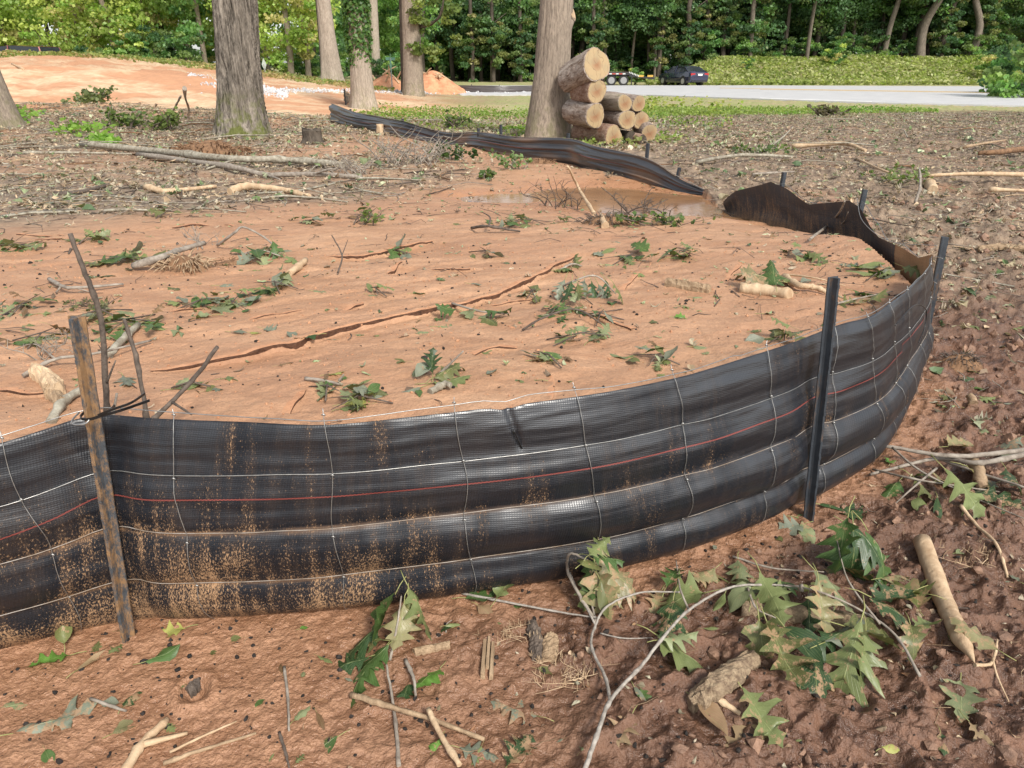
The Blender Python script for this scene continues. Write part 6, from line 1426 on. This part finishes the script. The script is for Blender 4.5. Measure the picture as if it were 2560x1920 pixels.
# left clearing
st('long lichen covered branch lying across the left clearing', [(205, 364, .03), (386, 382, .05), (570, 401, .06), (720, 405, .06), (860, 417, .02)], 8, 'branch_lichen', 'branch', 'branch', taper=.3, jit=.1)
st('second long thinner branch just below the lichen covered one', [(345, 389, .02), (509, 411, .04), (600, 425, .04), (667, 441, .03), (780, 440, .03), (905, 450, .01)], 6, 'branch', 'branch', 'branch', taper=.2, forks=[([(667, 441, .03), (700, 455, .01)], .6), ([(780, 440, .03), (830, 425, .08)], .5)])
st('thin branch along the left below the green weeds', [(60, 386, .01), (200, 384, .02), (330, 390, .01)], 4, 'branch_lichen', 'branch', 'branch')
st('peeled pale branch piece at the front of the left clearing', [(366, 474, .01), (410, 482, .015), (460, 483, .01), (541, 473, .01)], 8, 'bare_wood', taper=.5, sides=10)
st('thick bent peeled branch piece right of the other peeled piece', [(576, 486, .0), (612, 471, .03), (660, 474, .02), (715, 484, .01), (775, 497, .0)], 10, 'bare_wood', taper=.4, sides=12)
st('dark rotten branch lying left of the peeled pieces', [(138, 490, .0), (203, 484, .02), (281, 467, .01)], 7, 'branch_dark', jit=.4)
st('pale split stick on the ground left of the first peeled piece', [(60, 175, .0), (30, 162, .01)], 3, 'bare_wood')
st('long bleached twig on the ground between the twigs and the mud', [(130, 500, .004), (420, 512, .01), (580, 505, .004)], 2, 'branch')
st('upright dead stalk left of the furrowed oak trunk', [(473, 275, .0), (465, 250, .3), (461, 226, .6)], 2.5, 'branch'); st('slanting dead stalk left of the furrowed oak trunk', [(430, 285, .0), (442, 262, .25), (453, 242, .45)], 2.5, 'branch')
for i, (a, b2) in enumerate([((1739, 412), [(1847, 391), (1990, 395)]), ((1890, 388), [(1950, 350), (1985, 315)])]):
    st(('long pale branch lying on the leaf litter right of the log pile', 'thin pale branches fanning above the long pale branch')[i], [(a[0], a[1], .01), (b2[0][0], b2[0][1], .05), (b2[1][0], b2[1][1], .02)], 5 - i * 2, 'branch_lichen', 'branch', 'branch')
st('orange brown crooked branch on the litter beyond the return fence', [(1977, 369, .02), (2103, 362, .05), (2164, 380, .02)], 6, 'bare_wood', 'branch', 'branch')
st('long orange branch running to the right edge over the litter', [(2560, 440, .04), (2424, 438, .05), (2330, 442, .04), (2244, 452, .01)], 6, 'bare_wood', 'branch', 'branch', taper=.6)
st('thick reddish branch at the right edge above the long orange one', [(2565, 376, .04), (2500, 384, .04), (2442, 392, .01)], 8, 'root', 'branch', 'branch', taper=.4)
st('thin reddish branch sloping up to the right edge', [(2392, 382, .01), (2430, 366, .04), (2515, 352, .05)], 4, 'split_wood', 'branch', 'branch')
st('bleached upright twig on the litter near the right edge', [(2286, 514, .01), (2300, 470, .08), (2298, 421, .22)], 4, 'branch')
st('short barked log piece lying on the litter near the right edge', [(2320, 462, .0), (2330, 488, .01)], 13, 'bare_wood', 'log', 'log', taper=.1, sides=12)
st('thin twig crossing the litter towards the long orange branch', [(2140, 400, .01), (2200, 425, .05), (2264, 447, .02)], 3, 'bare_wood'); st('pale stick at the far right edge below the orange branch', [(2470, 484, .01), (2560, 480, .02)], 6, 'bare_wood')
st('thin pale twig lying parallel below the long pale branch', [(1880, 440, .01), (1960, 432, .02), (1985, 434, .01)], 3, 'branch')
slab('pale flat slab of wood half buried at the right edge', [(2445, 628), (2510, 622), (2570, 632)], 26, 'split_wood', 'wood_chip', 'wood chip', seed=10, th=.012)
st('brown wood stub standing in the trampled mud at the right', [(2430, 1020, .0), (2424, 992, .03)], 12, 'split_wood', 'wood_chip', 'wood chip', jit=.4)
# root masses and stumps
def root_mass(label, px, py, wpx, hpx, seed, name='root_mass', mat='root', nsp=90, dome=1.0):
    b = gp(px, py); d = b.y * math.cos(PITCH) + (CAM_H - b.z) * math.sin(PITCH); R = wpx / 2 / FPX * d; hh = hpx / FPX * d
    o = empty(name, b, label, 'root clump'); n = 28; g = np.linspace(-1.1, 1.1, n); X, Y = np.meshgrid(g, g, indexing='ij'); x, y = X.ravel(), Y.ravel(); r = np.hypot(x, y)
    z = hh * .7 * np.clip(1 - r * r, -.2, 1) * (.6 + .9 * fbm(x * 3 + seed, y * 3, seed, 3)) - .02; idx = np.arange(n * n).reshape(n, n); F = np.stack([idx[:-1, :-1], idx[1:, :-1], idx[1:, 1:], idx[:-1, 1:]], -1).reshape(-1, 4)
    link('soil', np_mesh('soil', np.stack([x * R, y * R * .6, z], 1), F, M['root'], True), o)
    rn = random.Random(seed); mb = MB()
    for k in range(nsp):
        a = rn.uniform(0, 6.28); q = rn.random() ** .6; p = Vector((math.cos(a) * q * R, math.sin(a) * q * R * .6, hh * .5 * (1 - q * q))); v = Vector((math.cos(a), math.sin(a) - .3, rn.uniform(-.1, 1.0))).normalized() * rn.uniform(.2, .7) * hh * 1.2
        mb.tube([p, p + v * .5 + Vector((rn.uniform(-1, 1), rn.uniform(-1, 1), .3)) * hh * .1, p + v + Vector((0, 0, -.2 * hh))], [.05 * hh * rn.uniform(.3, 1), .035 * hh, .01 * hh], 4)
    link('rootlets', mb.mesh('rootlets', M[mat]), o); return o
root_mass('upturned brown fibrous root plate in front of the furrowed oak trunk', 520, 383, 190, 42, 3, nsp=160)
root_mass('dark root clump around a stick in the middle left of the mud', 462, 672, 130, 52, 4, mat='split_wood', nsp=110)
root_mass('dark root and twig clump beside the puddle', 1515, 556, 140, 30, 5, nsp=120, mat='branch_dark')
root_mass('long low heap of root bits right of the middle left root clump', 570, 662, 130, 22, 6, nsp=80)
root_mass('root debris heaped where the fence is buried at the right of the puddle', 1868, 520, 120, 34, 7, nsp=120)
root_mass('small root clod on the mud near the far edge of the sediment', 1345, 408, 90, 20, 8, nsp=70)
root_mass('dark muddy clod under the return fence', 2020, 572, 70, 34, 9, nsp=60)
root_mass('churned root clod at the right of the fence curve', 2400, 905, 120, 34, 10, nsp=80, mat='branch_dark')
def stump(label, px, pyb, wpx, hpx, seed, mat='bark_log', cut='rings', ragged=True):
    b = gp(px, pyb); d = b.y * math.cos(PITCH) + (CAM_H - b.z) * math.sin(PITCH); r = wpx / 2 / FPX * d; hh = hpx / FPX * d
    o = empty('tree_stump', b, label, 'stump'); rn = random.Random(seed); mb = MB(); n = 18; m = 6
    for j in range(m + 1):
        for k in range(n):
            a = 6.283 * k / n; q = j / m; R = r * (1 + .5 * (1 - q) ** 3 * (1 + .5 * math.cos(a * 4 + seed))) * rn.uniform(.93, 1.07); z = -.04 + (hh + .04) * q + (rn.uniform(-.25, .1) * hh if j == m and ragged else 0); mb.v.append((R * math.cos(a), R * math.sin(a), z))
    for j in range(m):
        for k in range(n): mb.f.append((j * n + k, j * n + (k + 1) % n, (j + 1) * n + (k + 1) % n, (j + 1) * n + k))
    mb.v.append((0, 0, hh * .85)); c = len(mb.v) - 1
    for k in range(n): mb.f.append((m * n + k, m * n + (k + 1) % n, c))
    link('stump_base', mb.mesh('stump_base', M[mat], True), o)
    if not ragged: mb = MB(); mb.tube([(0, 0, hh * .86), (0, 0, hh * 1.01)], [r * .9, r * .86], 16); link('cut_face', mb.mesh('cut_face', M[cut]), o)
stump('broken dark stump right of the furrowed oak trunk', 782, 356, 46, 34, 3, 'bark_dark')
stump('left one of the twin small pale stumps before the far fence', 952, 338, 19, 26, 4, 'bare_wood', 'bare_wood', False)
stump('right one of the twin small pale stumps before the far fence', 973, 337, 15, 26, 5, 'bare_wood', 'bare_wood', False)
# twig bramble
def bramble(label, px, py, wpx, hpx, n, seed, mat='branch', leaves=0, lc=None, rr_=2.0):
    b = gp(px, py); d = b.y * math.cos(PITCH) + (CAM_H - b.z) * math.sin(PITCH); s = 1 / FPX * d; rn = random.Random(seed)
    o = empty('brush', b, label, 'brush'); mb = MB(); tips = []
    for k in range(n):
        p = Vector((rn.uniform(-.4, .4) * wpx * s, rn.uniform(-.3, .3) * wpx * s, 0)); v = Vector((rn.uniform(-1, 1) * .55 * wpx, rn.uniform(-.5, .5) * wpx * .5, rn.uniform(.3, 1.05) * hpx)) * s
        q = [p, p + v * .35 + Vector((rn.uniform(-1, 1), 0, .5)) * hpx * s * .15, p + v * .7 + Vector((rn.uniform(-1, 1), 0, 0)) * hpx * s * .15, p + v]
        r = rr_ * s * rn.uniform(.4, 1); mb.tube(spline(q, 3), [r * (1 - .07 * i) for i in range(10)], 4); tips += q[1:]
        for f in range(2): c = q[1 + f]; e = c + Vector((rn.uniform(-1, 1), rn.uniform(-.4, .4), rn.uniform(-.1, .7))) * hpx * s * .45; mb.tube([c, (c + e) / 2 + Vector((0, 0, .02)), e], [r * .6, r * .45, r * .25], 3); tips.append(e)
    link('stem', mb.mesh('stem', M[mat]), o)
    if leaves:
        r = np.random.default_rng(seed); tp = np.array(tips)[r.integers(0, len(tips), leaves)] + r.normal(size=(leaves, 3)) * .12 * hpx * s; tp[:, 2] = np.abs(tp[:, 2])
        link('foliage', leaf_quads(tp, np.full(leaves, 11 * s) * (.6 + .8 * r.random(leaves)), lc, seed, .6, 'foliage'), o)
    return o
GL = [(.05, .10, .03), (.10, .17, .05), (.20, .26, .08)]
bramble('tangle of thin grey twigs behind the mud between the stump and the far fence', 1020, 410, 190, 95, 42, 3)
bramble('grey twig tangle in front of the far fence', 870, 440, 120, 60, 22, 4)
bramble('dark leafed cut brush left of the furrowed oak trunk', 405, 328, 70, 50, 14, 5, 'branch_dark', 260, GL)
bramble('dark leafed cut brush further left of the furrowed oak', 310, 322, 80, 42, 14, 6, 'branch_dark', 260, GL)
bramble('pale green leafy brush on the upper left of the clearing', 245, 262, 120, 36, 14, 7, 'branch', 300, [(.12, .16, .06), (.22, .26, .11)])
bramble('green leafy sprig standing at the far edge of the mud', 1130, 398, 80, 42, 10, 8, 'branch', 170, GL)
bramble('pale green leafy sprig sticking from the mud below the grey trunk', 1285, 422, 66, 42, 8, 9, 'branch', 120, [(.16, .26, .10), (.24, .34, .14)])
bramble('small dark green sprig left of the pale green leafy sprig', 1215, 445, 60, 22, 8, 10, 'branch', 90, GL)
bramble('dark twigs with hanging leaves near the far fence middle', 1145, 320, 80, 40, 12, 11, 'branch_dark', 90, GL)
bramble('bare thin twigs rising out of the puddle edge', 1400, 520, 130, 80, 14, 12, 'branch_dark')
bramble('bare thin twigs right of the puddle debris', 1620, 540, 170, 70, 14, 13, 'branch_dark', rr_=2.6)
bramble('leafy brown debris on the mud right of the puddle', 1640, 562, 150, 26, 12, 14, 'branch_dark', 150, GL)
bramble('twiggy green sprig lying at the left middle of the mud', 905, 560, 90, 40, 10, 15, 'branch_dark', 50, GL)
bramble('dead bush sprig on the verge below the road', 2070, 290, 70, 24, 14, 16, 'branch_dark', 140, [(.09, .07, .045), (.14, .12, .07)])
bramble('thin bare twigs over the root clump at the middle left', 500, 620, 110, 50, 12, 17, 'branch')
bramble('twigs piled left of the left post', 160, 890, 150, 70, 16, 18, 'branch')
bramble('mixed dead leaves and twigs left of the tall stick', 240, 770, 120, 34, 12, 19, 'branch_dark', 60, [(.12, .10, .06), (.2, .2, .1)])
bramble('dark green debris clump on the litter beyond the return fence', 1900, 385, 120, 24, 12, 20, 'branch', 140, GL)
bramble('dark leafy debris on the litter at the right', 2250, 455, 130, 34, 12, 21, 'branch', 160, GL)
bramble('dry straw coloured rootlets spread on the mud left of the forked branch', 1420, 1690, 170, 26, 46, 31, 'bare_wood', rr_=1.6)
bramble('fine dry rootlets near the weathered wood chip', 1290, 1590, 120, 22, 24, 32, 'bare_wood', rr_=1.2)
bramble('straw like rootlets by the right edge of the frame', 2440, 1400, 150, 20, 26, 33, 'bare_wood', rr_=1.3)
# mounded sprigs on the mud
sprig('drooping grey green oak sprig humped on the mud right of centre', [[(1380, 735, .01), (1430, 705, .10), (1490, 690, .12), (1540, 735, .03)]], [3], [(1400 + 22 * i, 722 + (i % 3) * 6, 60, 240 + 12 * i, ('grey', 'dark', 'olive', 'grey', 'dark')[i % 5], 'oak', .05 + .02 * math.sin(i), -35, (i % 3 - 1) * 25, .2) for i in range(8)])
sprig('green oak sprig in the rill in the middle of the mud', [[(1130, 770, .01), (1200, 778, .03), (1270, 790, .01)]], [3], [(1250, 780, 84, 330, 'green', 'oak', .04, 5, 20, .0), (1200, 785, 70, 200, 'pale', 'oak', .02, 0, 0, .2), (1170, 795, 60, 300, 'pale', 'oak2', .01, 0, 0, .2), (1115, 772, 54, 160, 'green', 'oak2', .02, 0, 0, .2), (1225, 800, 60, 320, 'olive', 'oak2', .02, 0, 0, .3)])
sprig('upright dark green leaf cluster on the mud near the middle of the fence', [[(1095, 945, .01), (1120, 915, .05), (1158, 878, .12)]], [4], [(1078, 905, 70, 100, 'dark', 'oak', .05, 30, 0, .0), (1035, 915, 80, 190, 'pale', 'oak', .03, 8, 0, .4), (1120, 925, 80, 40, 'olive', 'oak2', .03, 12, 10, .4), (1060, 925, 60, 240, 'grey', 'oval', .03, -10, 0, .3), (1150, 905, 60, 50, 'olive', 'slim', .05, 15, 0, .3)])
sprig('muddy green leaf clump sticking up beside the half buried pale log', [[(1890, 720, .01), (1920, 690, .05), (1965, 690, .02)]], [3], [(1890, 690, 84, 160, 'muddy', 'oak2', .08, 10, 0, .9), (1935, 685, 84, 80, 'green', 'oak2', .09, 20, 0, .5), (1865, 685, 84, 200, 'muddy', 'oak', .04, 0, 0, .9), (1915, 670, 74, 120, 'grey', 'oak', .08, 20, 0, .6), (1960, 695, 60, 300, 'light', 'oak2', .05, -10, 0, .2)])
sprig('dead looking leaf clump above the rill end', [[(1400, 680, .01), (1430, 660, .03), (1455, 670, .01)]], [3], [(1425, 665, 60, 20, 'green', 'oak2', .03, 10, 0, .1), (1440, 655, 50, 100, 'olive', 'oak', .03, 20, 0, .1), (1405, 672, 44, 200, 'olive', 'oak2', .02, 0, 0, .2)])
sprig('green leaves scattered on a twig right of the root clump', [[(610, 640, .01), (650, 625, .04), (700, 640, .02)]], [3], [(640, 628, 70, 120, 'green', 'oak2', .06, 15, 0, 0), (615, 650, 60, 230, 'grey', 'oak2', .02, 0, 0, .2), (690, 620, 60, 300, 'green', 'oak', .06, -20, 0, .1), (735, 645, 70, 320, 'light', 'oak', .03, -5, 0, .3), (660, 652, 60, 280, 'pale', 'oak', .03, -5, 0, .2)])
sprig('curled brown and green leaves by the fence top at right', [[(2080, 765, .004), (2150, 745, .02), (2230, 735, .01)]], [3], [(2110, 752, 70, 190, 'olive', 'oak', .02, 5, 0, .5), (2150, 750, 60, 20, 'muddy', 'oak', .02, 5, 0, .9), (2195, 738, 60, 40, 'olive', 'oak2', .03, 10, 0, .3), (2160, 730, 50, 330, 'green', 'oak2', .02, 0, 0, .2)])
def leaf_clump(label, px, py, n, spread, seed, s=.10):
    b = gp(px, py); o = empty('leaf_clump', b, label, 'leaves', 'clumps of fallen leaves on the mud'); r = random.Random(seed); d = b.y * math.cos(PITCH) + (CAM_H - b.z) * math.sin(PITCH); w = spread / FPX * d
    n = int(n * r.uniform(.5, 1.9)); s *= r.uniform(.75, 1.3)
    for k in range(n):
        l = link('leaf', r.choice(LM), o, (r.gauss(0, w * .5), r.gauss(0, w * .45), .006 + .05 * r.random() ** 2)); q = s * r.uniform(.7, 1.4); l.scale = (q, q, q); l.rotation_euler = (r.uniform(-.6, .6), r.uniform(-.5, .5), r.uniform(0, 6.28))
    for k in range(2):
        a = r.uniform(0, 6.28); mb = MB(); v = Vector((math.cos(a), math.sin(a), .15)) * w * 1.2; mb.tube([-v + Vector((0, 0, .02)), Vector((0, 0, .03)), v], [.003, .003, .001], 5); link('twig', mb.mesh('twig', M['branch_dark'], True), o)
for i, (px, py, n, sp, wh) in enumerate([(780, 560, 8, 60, 'near the far edge of the smooth mud'), (905, 548, 9, 50, 'below the far fence on the left'), (650, 640, 10, 60, 'right of the root clump'), (585, 770, 12, 90, 'in the left middle of the mud'), (505, 765, 7, 50, 'left of the leaf filled middle'), (305, 655, 10, 70, 'left of the root clump'),
    (330, 815, 12, 80, 'right of the tall stick'), (255, 790, 10, 60, 'behind the tall stick'), (60, 775, 14, 80, 'at the left edge of the mud'), (45, 625, 10, 70, 'at the far left edge of the mud'), (110, 850, 9, 60, 'above the left post'), (225, 600, 9, 60, 'on the upper left mud'), (130, 520, 10, 80, 'where the litter meets the mud at left'), (420, 540, 9, 80, 'between the peeled branches and the mud'),
    (1215, 640, 6, 50, 'above the long rill'), (1330, 740, 8, 50, 'left of the humped sprig'), (1500, 800, 6, 50, 'below the humped sprig'), (1570, 650, 10, 70, 'behind the humped sprig'), (1700, 640, 7, 50, 'left of the leaf topped log'), (1640, 905, 6, 50, 'close behind the fence right of centre'), (1400, 780, 6, 40, 'above the fence right of centre'), (1450, 850, 10, 70, 'in the middle near the fence'), (1370, 905, 8, 50, 'just above the fence in the middle'),
    (1650, 560, 12, 90, 'right of the puddle debris'), (1330, 560, 10, 90, 'in front of the puddle'), (2010, 640, 10, 70, 'near the return fence'), (2200, 690, 10, 60, 'at the right corner of the mud'), (1960, 850, 6, 50, 'left of the dark post'), (900, 1010, 10, 70, 'right behind the fence left of centre'), (820, 985, 8, 50, 'right behind the fence at left'), (480, 975, 5, 40, 'right of the slanting knobbly stick'), (1000, 640, 6, 50, 'above the short rills'), (940, 735, 5, 40, 'below the short rills'), (690, 720, 6, 50, 'under the cut pale stick')]):
    leaf_clump('clump of fallen leaves and twigs ' + wh, px, py, n, sp, 50 + i, .075 if py > 700 else .10)
sprig('second tangle of wilted oak leaves behind the big heap near the right post', [[(1830, 1400, .01), (1930, 1420, .04), (2060, 1430, .05)]], [3], [
    (1760, 1440, 90, 220, 'muddy', 'oak2', .02, 0, 0, .8), (1800, 1425, 80, 40, 'olive', 'oak', .03, 5, 0, .7), (1850, 1425, 90, 260, 'pale', 'oak2', .03, 0, 0, .5), (2080, 1430, 90, 200, 'olive', 'oak', .03, -5, 0, .8), (2150, 1440, 100, 320, 'dark', 'oak2', .04, -5, 0, .6), (2240, 1435, 90, 20, 'muddy', 'oak', .04, 0, 0, .8), (2290, 1490, 90, 70, 'olive', 'oak2', .04, 0, 0, .8), (1640, 1500, 90, 240, 'muddy', 'oak', .02, 0, 0, .9)])
sprig('wilted leaf tangle under the crossing branches at the right edge', [[(2180, 1180, .01), (2300, 1200, .04), (2500, 1230, .03)]], [3], [
    (2230, 1215, 80, 220, 'green', 'oak2', .03, 0, 0, .5), (2330, 1225, 110, 300, 'olive', 'oak', .03, -10, 0, .5), (2370, 1190, 90, 30, 'muddy', 'oak2', .04, 0, 0, .8), (2480, 1180, 110, 340, 'olive', 'oak', .05, -5, 0, .7), (2540, 1200, 90, 270, 'dark', 'oak2', .04, -10, 0, .5), (2350, 1265, 80, 250, 'dark', 'slim', .02, 0, 0, .3), (2460, 1215, 80, 200, 'grey', 'oak', .03, 0, 0, .5), (2290, 1180, 70, 120, 'light', 'oval', .03, 0, 0, .4), (2400, 1110, 80, 20, 'muddy', 'oak2', .02, 0, 0, .8), (2520, 1100, 90, 200, 'grey', 'oak2', .02, 0, 0, .8)])
print('t debris', time.time() - T0)

# ------------------------------------------------------------------ litter nobody could count
def litter(name, region, n, smin, smax, cols, seed, kinds=('oak', 'oval', 'slim'), tilt=.35, lift=.01):
    r = np.random.default_rng(seed); xs, ys = region(r, n); z = height(xs, ys); N = len(xs); Vs = []; Fs = []; Cs = []; base = 0
    which = r.integers(0, len(kinds), N)
    for ki, kd in enumerate(kinds):
        m = which == ki; k = int(m.sum())
        if not k: continue
        V, F, UV = leaf_tpl(LO[kd], 1); s = (smin + (smax - smin) * r.random(k))[:, None]
        x = (V[None, :, 0] - .5); y = V[None, :, 1] * (1 + .4 * r.normal(size=(k, 1))); a = r.normal(size=(k, 1)) * .8; b = r.normal(size=(k, 1)) * 1.6
        zz = a * x * x + b * y * y + .1 * r.normal(size=(k, V.shape[0])) * .5; P = np.stack([x + 0 * y, y, zz], -1) * s[:, :, None]
        az = r.random(k) * 6.283; rx = r.normal(size=k) * tilt; ry = r.normal(size=k) * tilt
        X, Y, Z = P[..., 0], P[..., 1], P[..., 2]; cx, sx = np.cos(rx)[:, None], np.sin(rx)[:, None]; Y, Z = Y * cx - Z * sx, Y * sx + Z * cx
        cy, sy = np.cos(ry)[:, None], np.sin(ry)[:, None]; X, Z = X * cy + Z * sy, -X * sy + Z * cy; ca, sa = np.cos(az)[:, None], np.sin(az)[:, None]; X, Y = X * ca - Y * sa, X * sa + Y * ca
        P = np.stack([X + xs[m][:, None], Y + ys[m][:, None], Z + (z[m] + lift * (.3 + r.random(k)))[:, None]], -1)
        col = np.array(cols)[r.integers(0, len(cols), k)] * (.65 + .7 * r.random((k, 1))); nv = V.shape[0]
        Vs.append(P.reshape(-1, 3)); Cs.append(np.concatenate([np.repeat(col, nv, 0), np.ones((k * nv, 1))], 1)); Fs.append((F[None] + (np.arange(k) * nv)[:, None, None]).reshape(-1, 4) + base); base += k * nv
    return tag(link(name, np_mesh(name, np.vstack(Vs), np.vstack(Fs), M['litter'], False, np.vstack(Cs))), kind='stuff')
def twigs(name, region, n, lmin, lmax, rad, seed, mat, up=.12):
    r = np.random.default_rng(seed); xs, ys = region(r, n); z = height(xs, ys); N = len(xs); L = (lmin + (lmax - lmin) * r.random(N) ** 2); az = r.random(N) * 6.283; rr_ = rad * (.5 + r.random(N)) ; el = np.abs(r.normal(size=N)) * up
    K = 4; S_ = 3; V = np.zeros((N, K, S_, 3)); px, py, pz = xs.copy(), ys.copy(), z + rr_ * .6
    for k in range(K):
        q = rr_ * (1 - .18 * k)
        for s in range(S_):
            a = 2.094 * s; V[:, k, s, 0] = px - np.sin(az) * np.cos(a) * q; V[:, k, s, 1] = py + np.cos(az) * np.cos(a) * q; V[:, k, s, 2] = pz + np.sin(a) * q
        az = az + r.normal(size=N) * .35; px = px + np.cos(az) * L / 3; py = py + np.sin(az) * L / 3; pz = pz + np.sin(el) * L / 3 * (1 if k < 1 else -.3)
    idx = np.arange(K * S_).reshape(K, S_); nx = np.roll(idx, -1, 1); F = np.stack([idx[:-1], nx[:-1], nx[1:], idx[1:]], -1).reshape(-1, 4); F = (F[None] + (np.arange(N) * K * S_)[:, None, None]).reshape(-1, 4)
    return tag(link(name, np_mesh(name, V.reshape(-1, 3), F, mat, True)), kind='stuff')
def reg(x0, x1, y0, y1, want, thr=.5, p=1.0):
    def f(r, n):
        y = y0 + (y1 - y0) * r.random(n) ** p; x = x0 + (x1 - x0) * r.random(n); k = np.abs(x / y) < .95; x, y = x[k], y[k]; ins, lit, gr, cl = zones(x, y)
        w = want(ins, lit, gr, cl, x, y); k = r.random(len(x)) < w; return x[k], y[k]
    return f
LC = [(.42, .32, .21), (.30, .21, .14), (.46, .37, .27), (.19, .125, .085), (.36, .31, .22), (.46, .42, .31), (.52, .44, .33), (.20, .16, .10), (.50, .36, .24)]
LG = [(.32, .37, .20), (.16, .22, .09), (.42, .44, .28), (.10, .15, .07), (.36, .30, .19)]
rL = reg(-16, 1.5, 4.8, 18, lambda i, l, g, c, x, y: l * i, p=.85)
rR = reg(1.2, 22, 3.3, 26, lambda i, l, g, c, x, y: l * (1 - i) * (x > 1.2) + 0 * x, p=.9)
rC = reg(-4, 4, 9, 22, lambda i, l, g, c, x, y: np.clip(l + .3, 0, 1) * (y > 9.5), p=.8)
litter('leaf_litter', rL, 60000, .015, .07, LC, 1, tilt=.45, lift=.03); litter('leaf_litter', rL, 3000, .05, .12, LG, 2, tilt=.4, lift=.04)
litter('leaf_litter', rR, 90000, .014, .062, LC, 3, tilt=.4, lift=.03); litter('leaf_litter', rR, 5000, .05, .12, LG, 4, tilt=.35, lift=.04)
litter('leaf_litter', rC, 9000, .04, .12, LC + LG[:3], 5, tilt=.4, lift=.03)
rM = reg(-7, 2.2, 2.0, 9.5, lambda i, l, g, c, x, y: i * (.30 + .6 * (fbm(x * 1.3, y * 1.3, 55, 3) > .56) * (y > 3)) * (1 - l))
litter('leaf_litter', rM, 5200, .012, .055, LG + LC[:5], 6, tilt=.2, lift=.006)
rN = reg(2.0, 5.5, 2.0, 7.0, lambda i, l, g, c, x, y: (1 - i) * .8)
litter('leaf_litter', rN, 1500, .02, .09, LG + LC, 7, tilt=.3, lift=.01)
rF = reg(-1.8, 3.2, .9, 2.7, lambda i, l, g, c, x, y: (1 - i) * np.clip(.15 + .5 * (x + .5), .12, 1) * (seg_dist(x, y, SEP) > .12))
litter('leaf_litter', rF, 1500, .008, .03, LC + [(.40, .25, .15), (.34, .18, .1)], 8, ('slim', 'oval'), tilt=.3, lift=.004)
twigs('twigs', rL, 6500, .08, .8, .004, 11, M['branch']); twigs('twigs', rL, 3000, .06, .5, .004, 12, M['bare_wood']); twigs('twigs', rR, 7000, .08, .8, .004, 13, M['branch']); twigs('twigs', rR, 4000, .05, .4, .004, 14, M['bare_wood'])
twigs('twigs', rL, 420, .5, 1.8, .012, 28, M['branch_lichen'], .08); twigs('twigs', rL, 260, .3, 1.2, .013, 29, M['root'], .1); twigs('twigs', rR, 420, .4, 1.6, .009, 30, M['branch_lichen'], .08); twigs('twigs', rR, 300, .2, .9, .010, 31, M['root'], .08); twigs('twigs', rL, 2400, .1, .6, .006, 18, M['branch_dark']); twigs('twigs', rR, 3600, .1, .6, .005, 19, M['branch_dark'])
twigs('twigs', rF, 520, .02, .12, .0012, 15, M['split_wood'], .2); twigs('twigs', rF, 160, .04, .2, .0016, 16, M['branch_dark'], .15); twigs('twigs', rM, 1500, .03, .35, .0025, 17, M['branch_dark'], .2); twigs('twigs', rN, 500, .04, .35, .0028, 20, M['branch'], .15)
M['crumb'] = simple('black_crumb', (.008, .007, .006), (.03, .022, .018), 40, .8)
rS = lambda r, n: (lambda x, y: (x, y))(*(lambda x, y: (x[(seg_dist(x, y, SEP) > .06) & ~in_poly(x, y, POLY)], y[(seg_dist(x, y, SEP) > .06) & ~in_poly(x, y, POLY)]))(-2.0 + 4.4 * r.random(n) ** 1.25, .9 + 1.3 * r.random(n)))
stones('black_crumbs', rS, 4200, .0008, .0085, M['crumb'], 21, .1)
rS2 = reg(-3, 2, 1.8, 4.5, lambda i, l, g, c, x, y: i * .9)
stones('black_crumbs', rS2, 1800, .0012, .009, M['crumb'], 22, .1)
M['clod'] = simple('mud_clod', (.13, .075, .05), (.34, .20, .13), 30, .6, .8, .01)
rCl = reg(-.6, 3.4, .9, 2.9, lambda i, l, g, c, x, y: (1 - i) * np.clip((x + .2) * .7, .05, 1) * (seg_dist(x, y, SEP) > .15))
stones('mud_clods', rCl, 4200, .002, .018, M['clod'], 23, .2)
stones('mud_clods', rN, 2600, .004, .035, M['clod'], 24, .15)
stones('mud_clods', rS2, 7000, .0012, .006, simple('silt_grain', (.36, .17, .09), (.50, .27, .15), 30, .8), 25, .1)
print('t all', time.time() - T0)
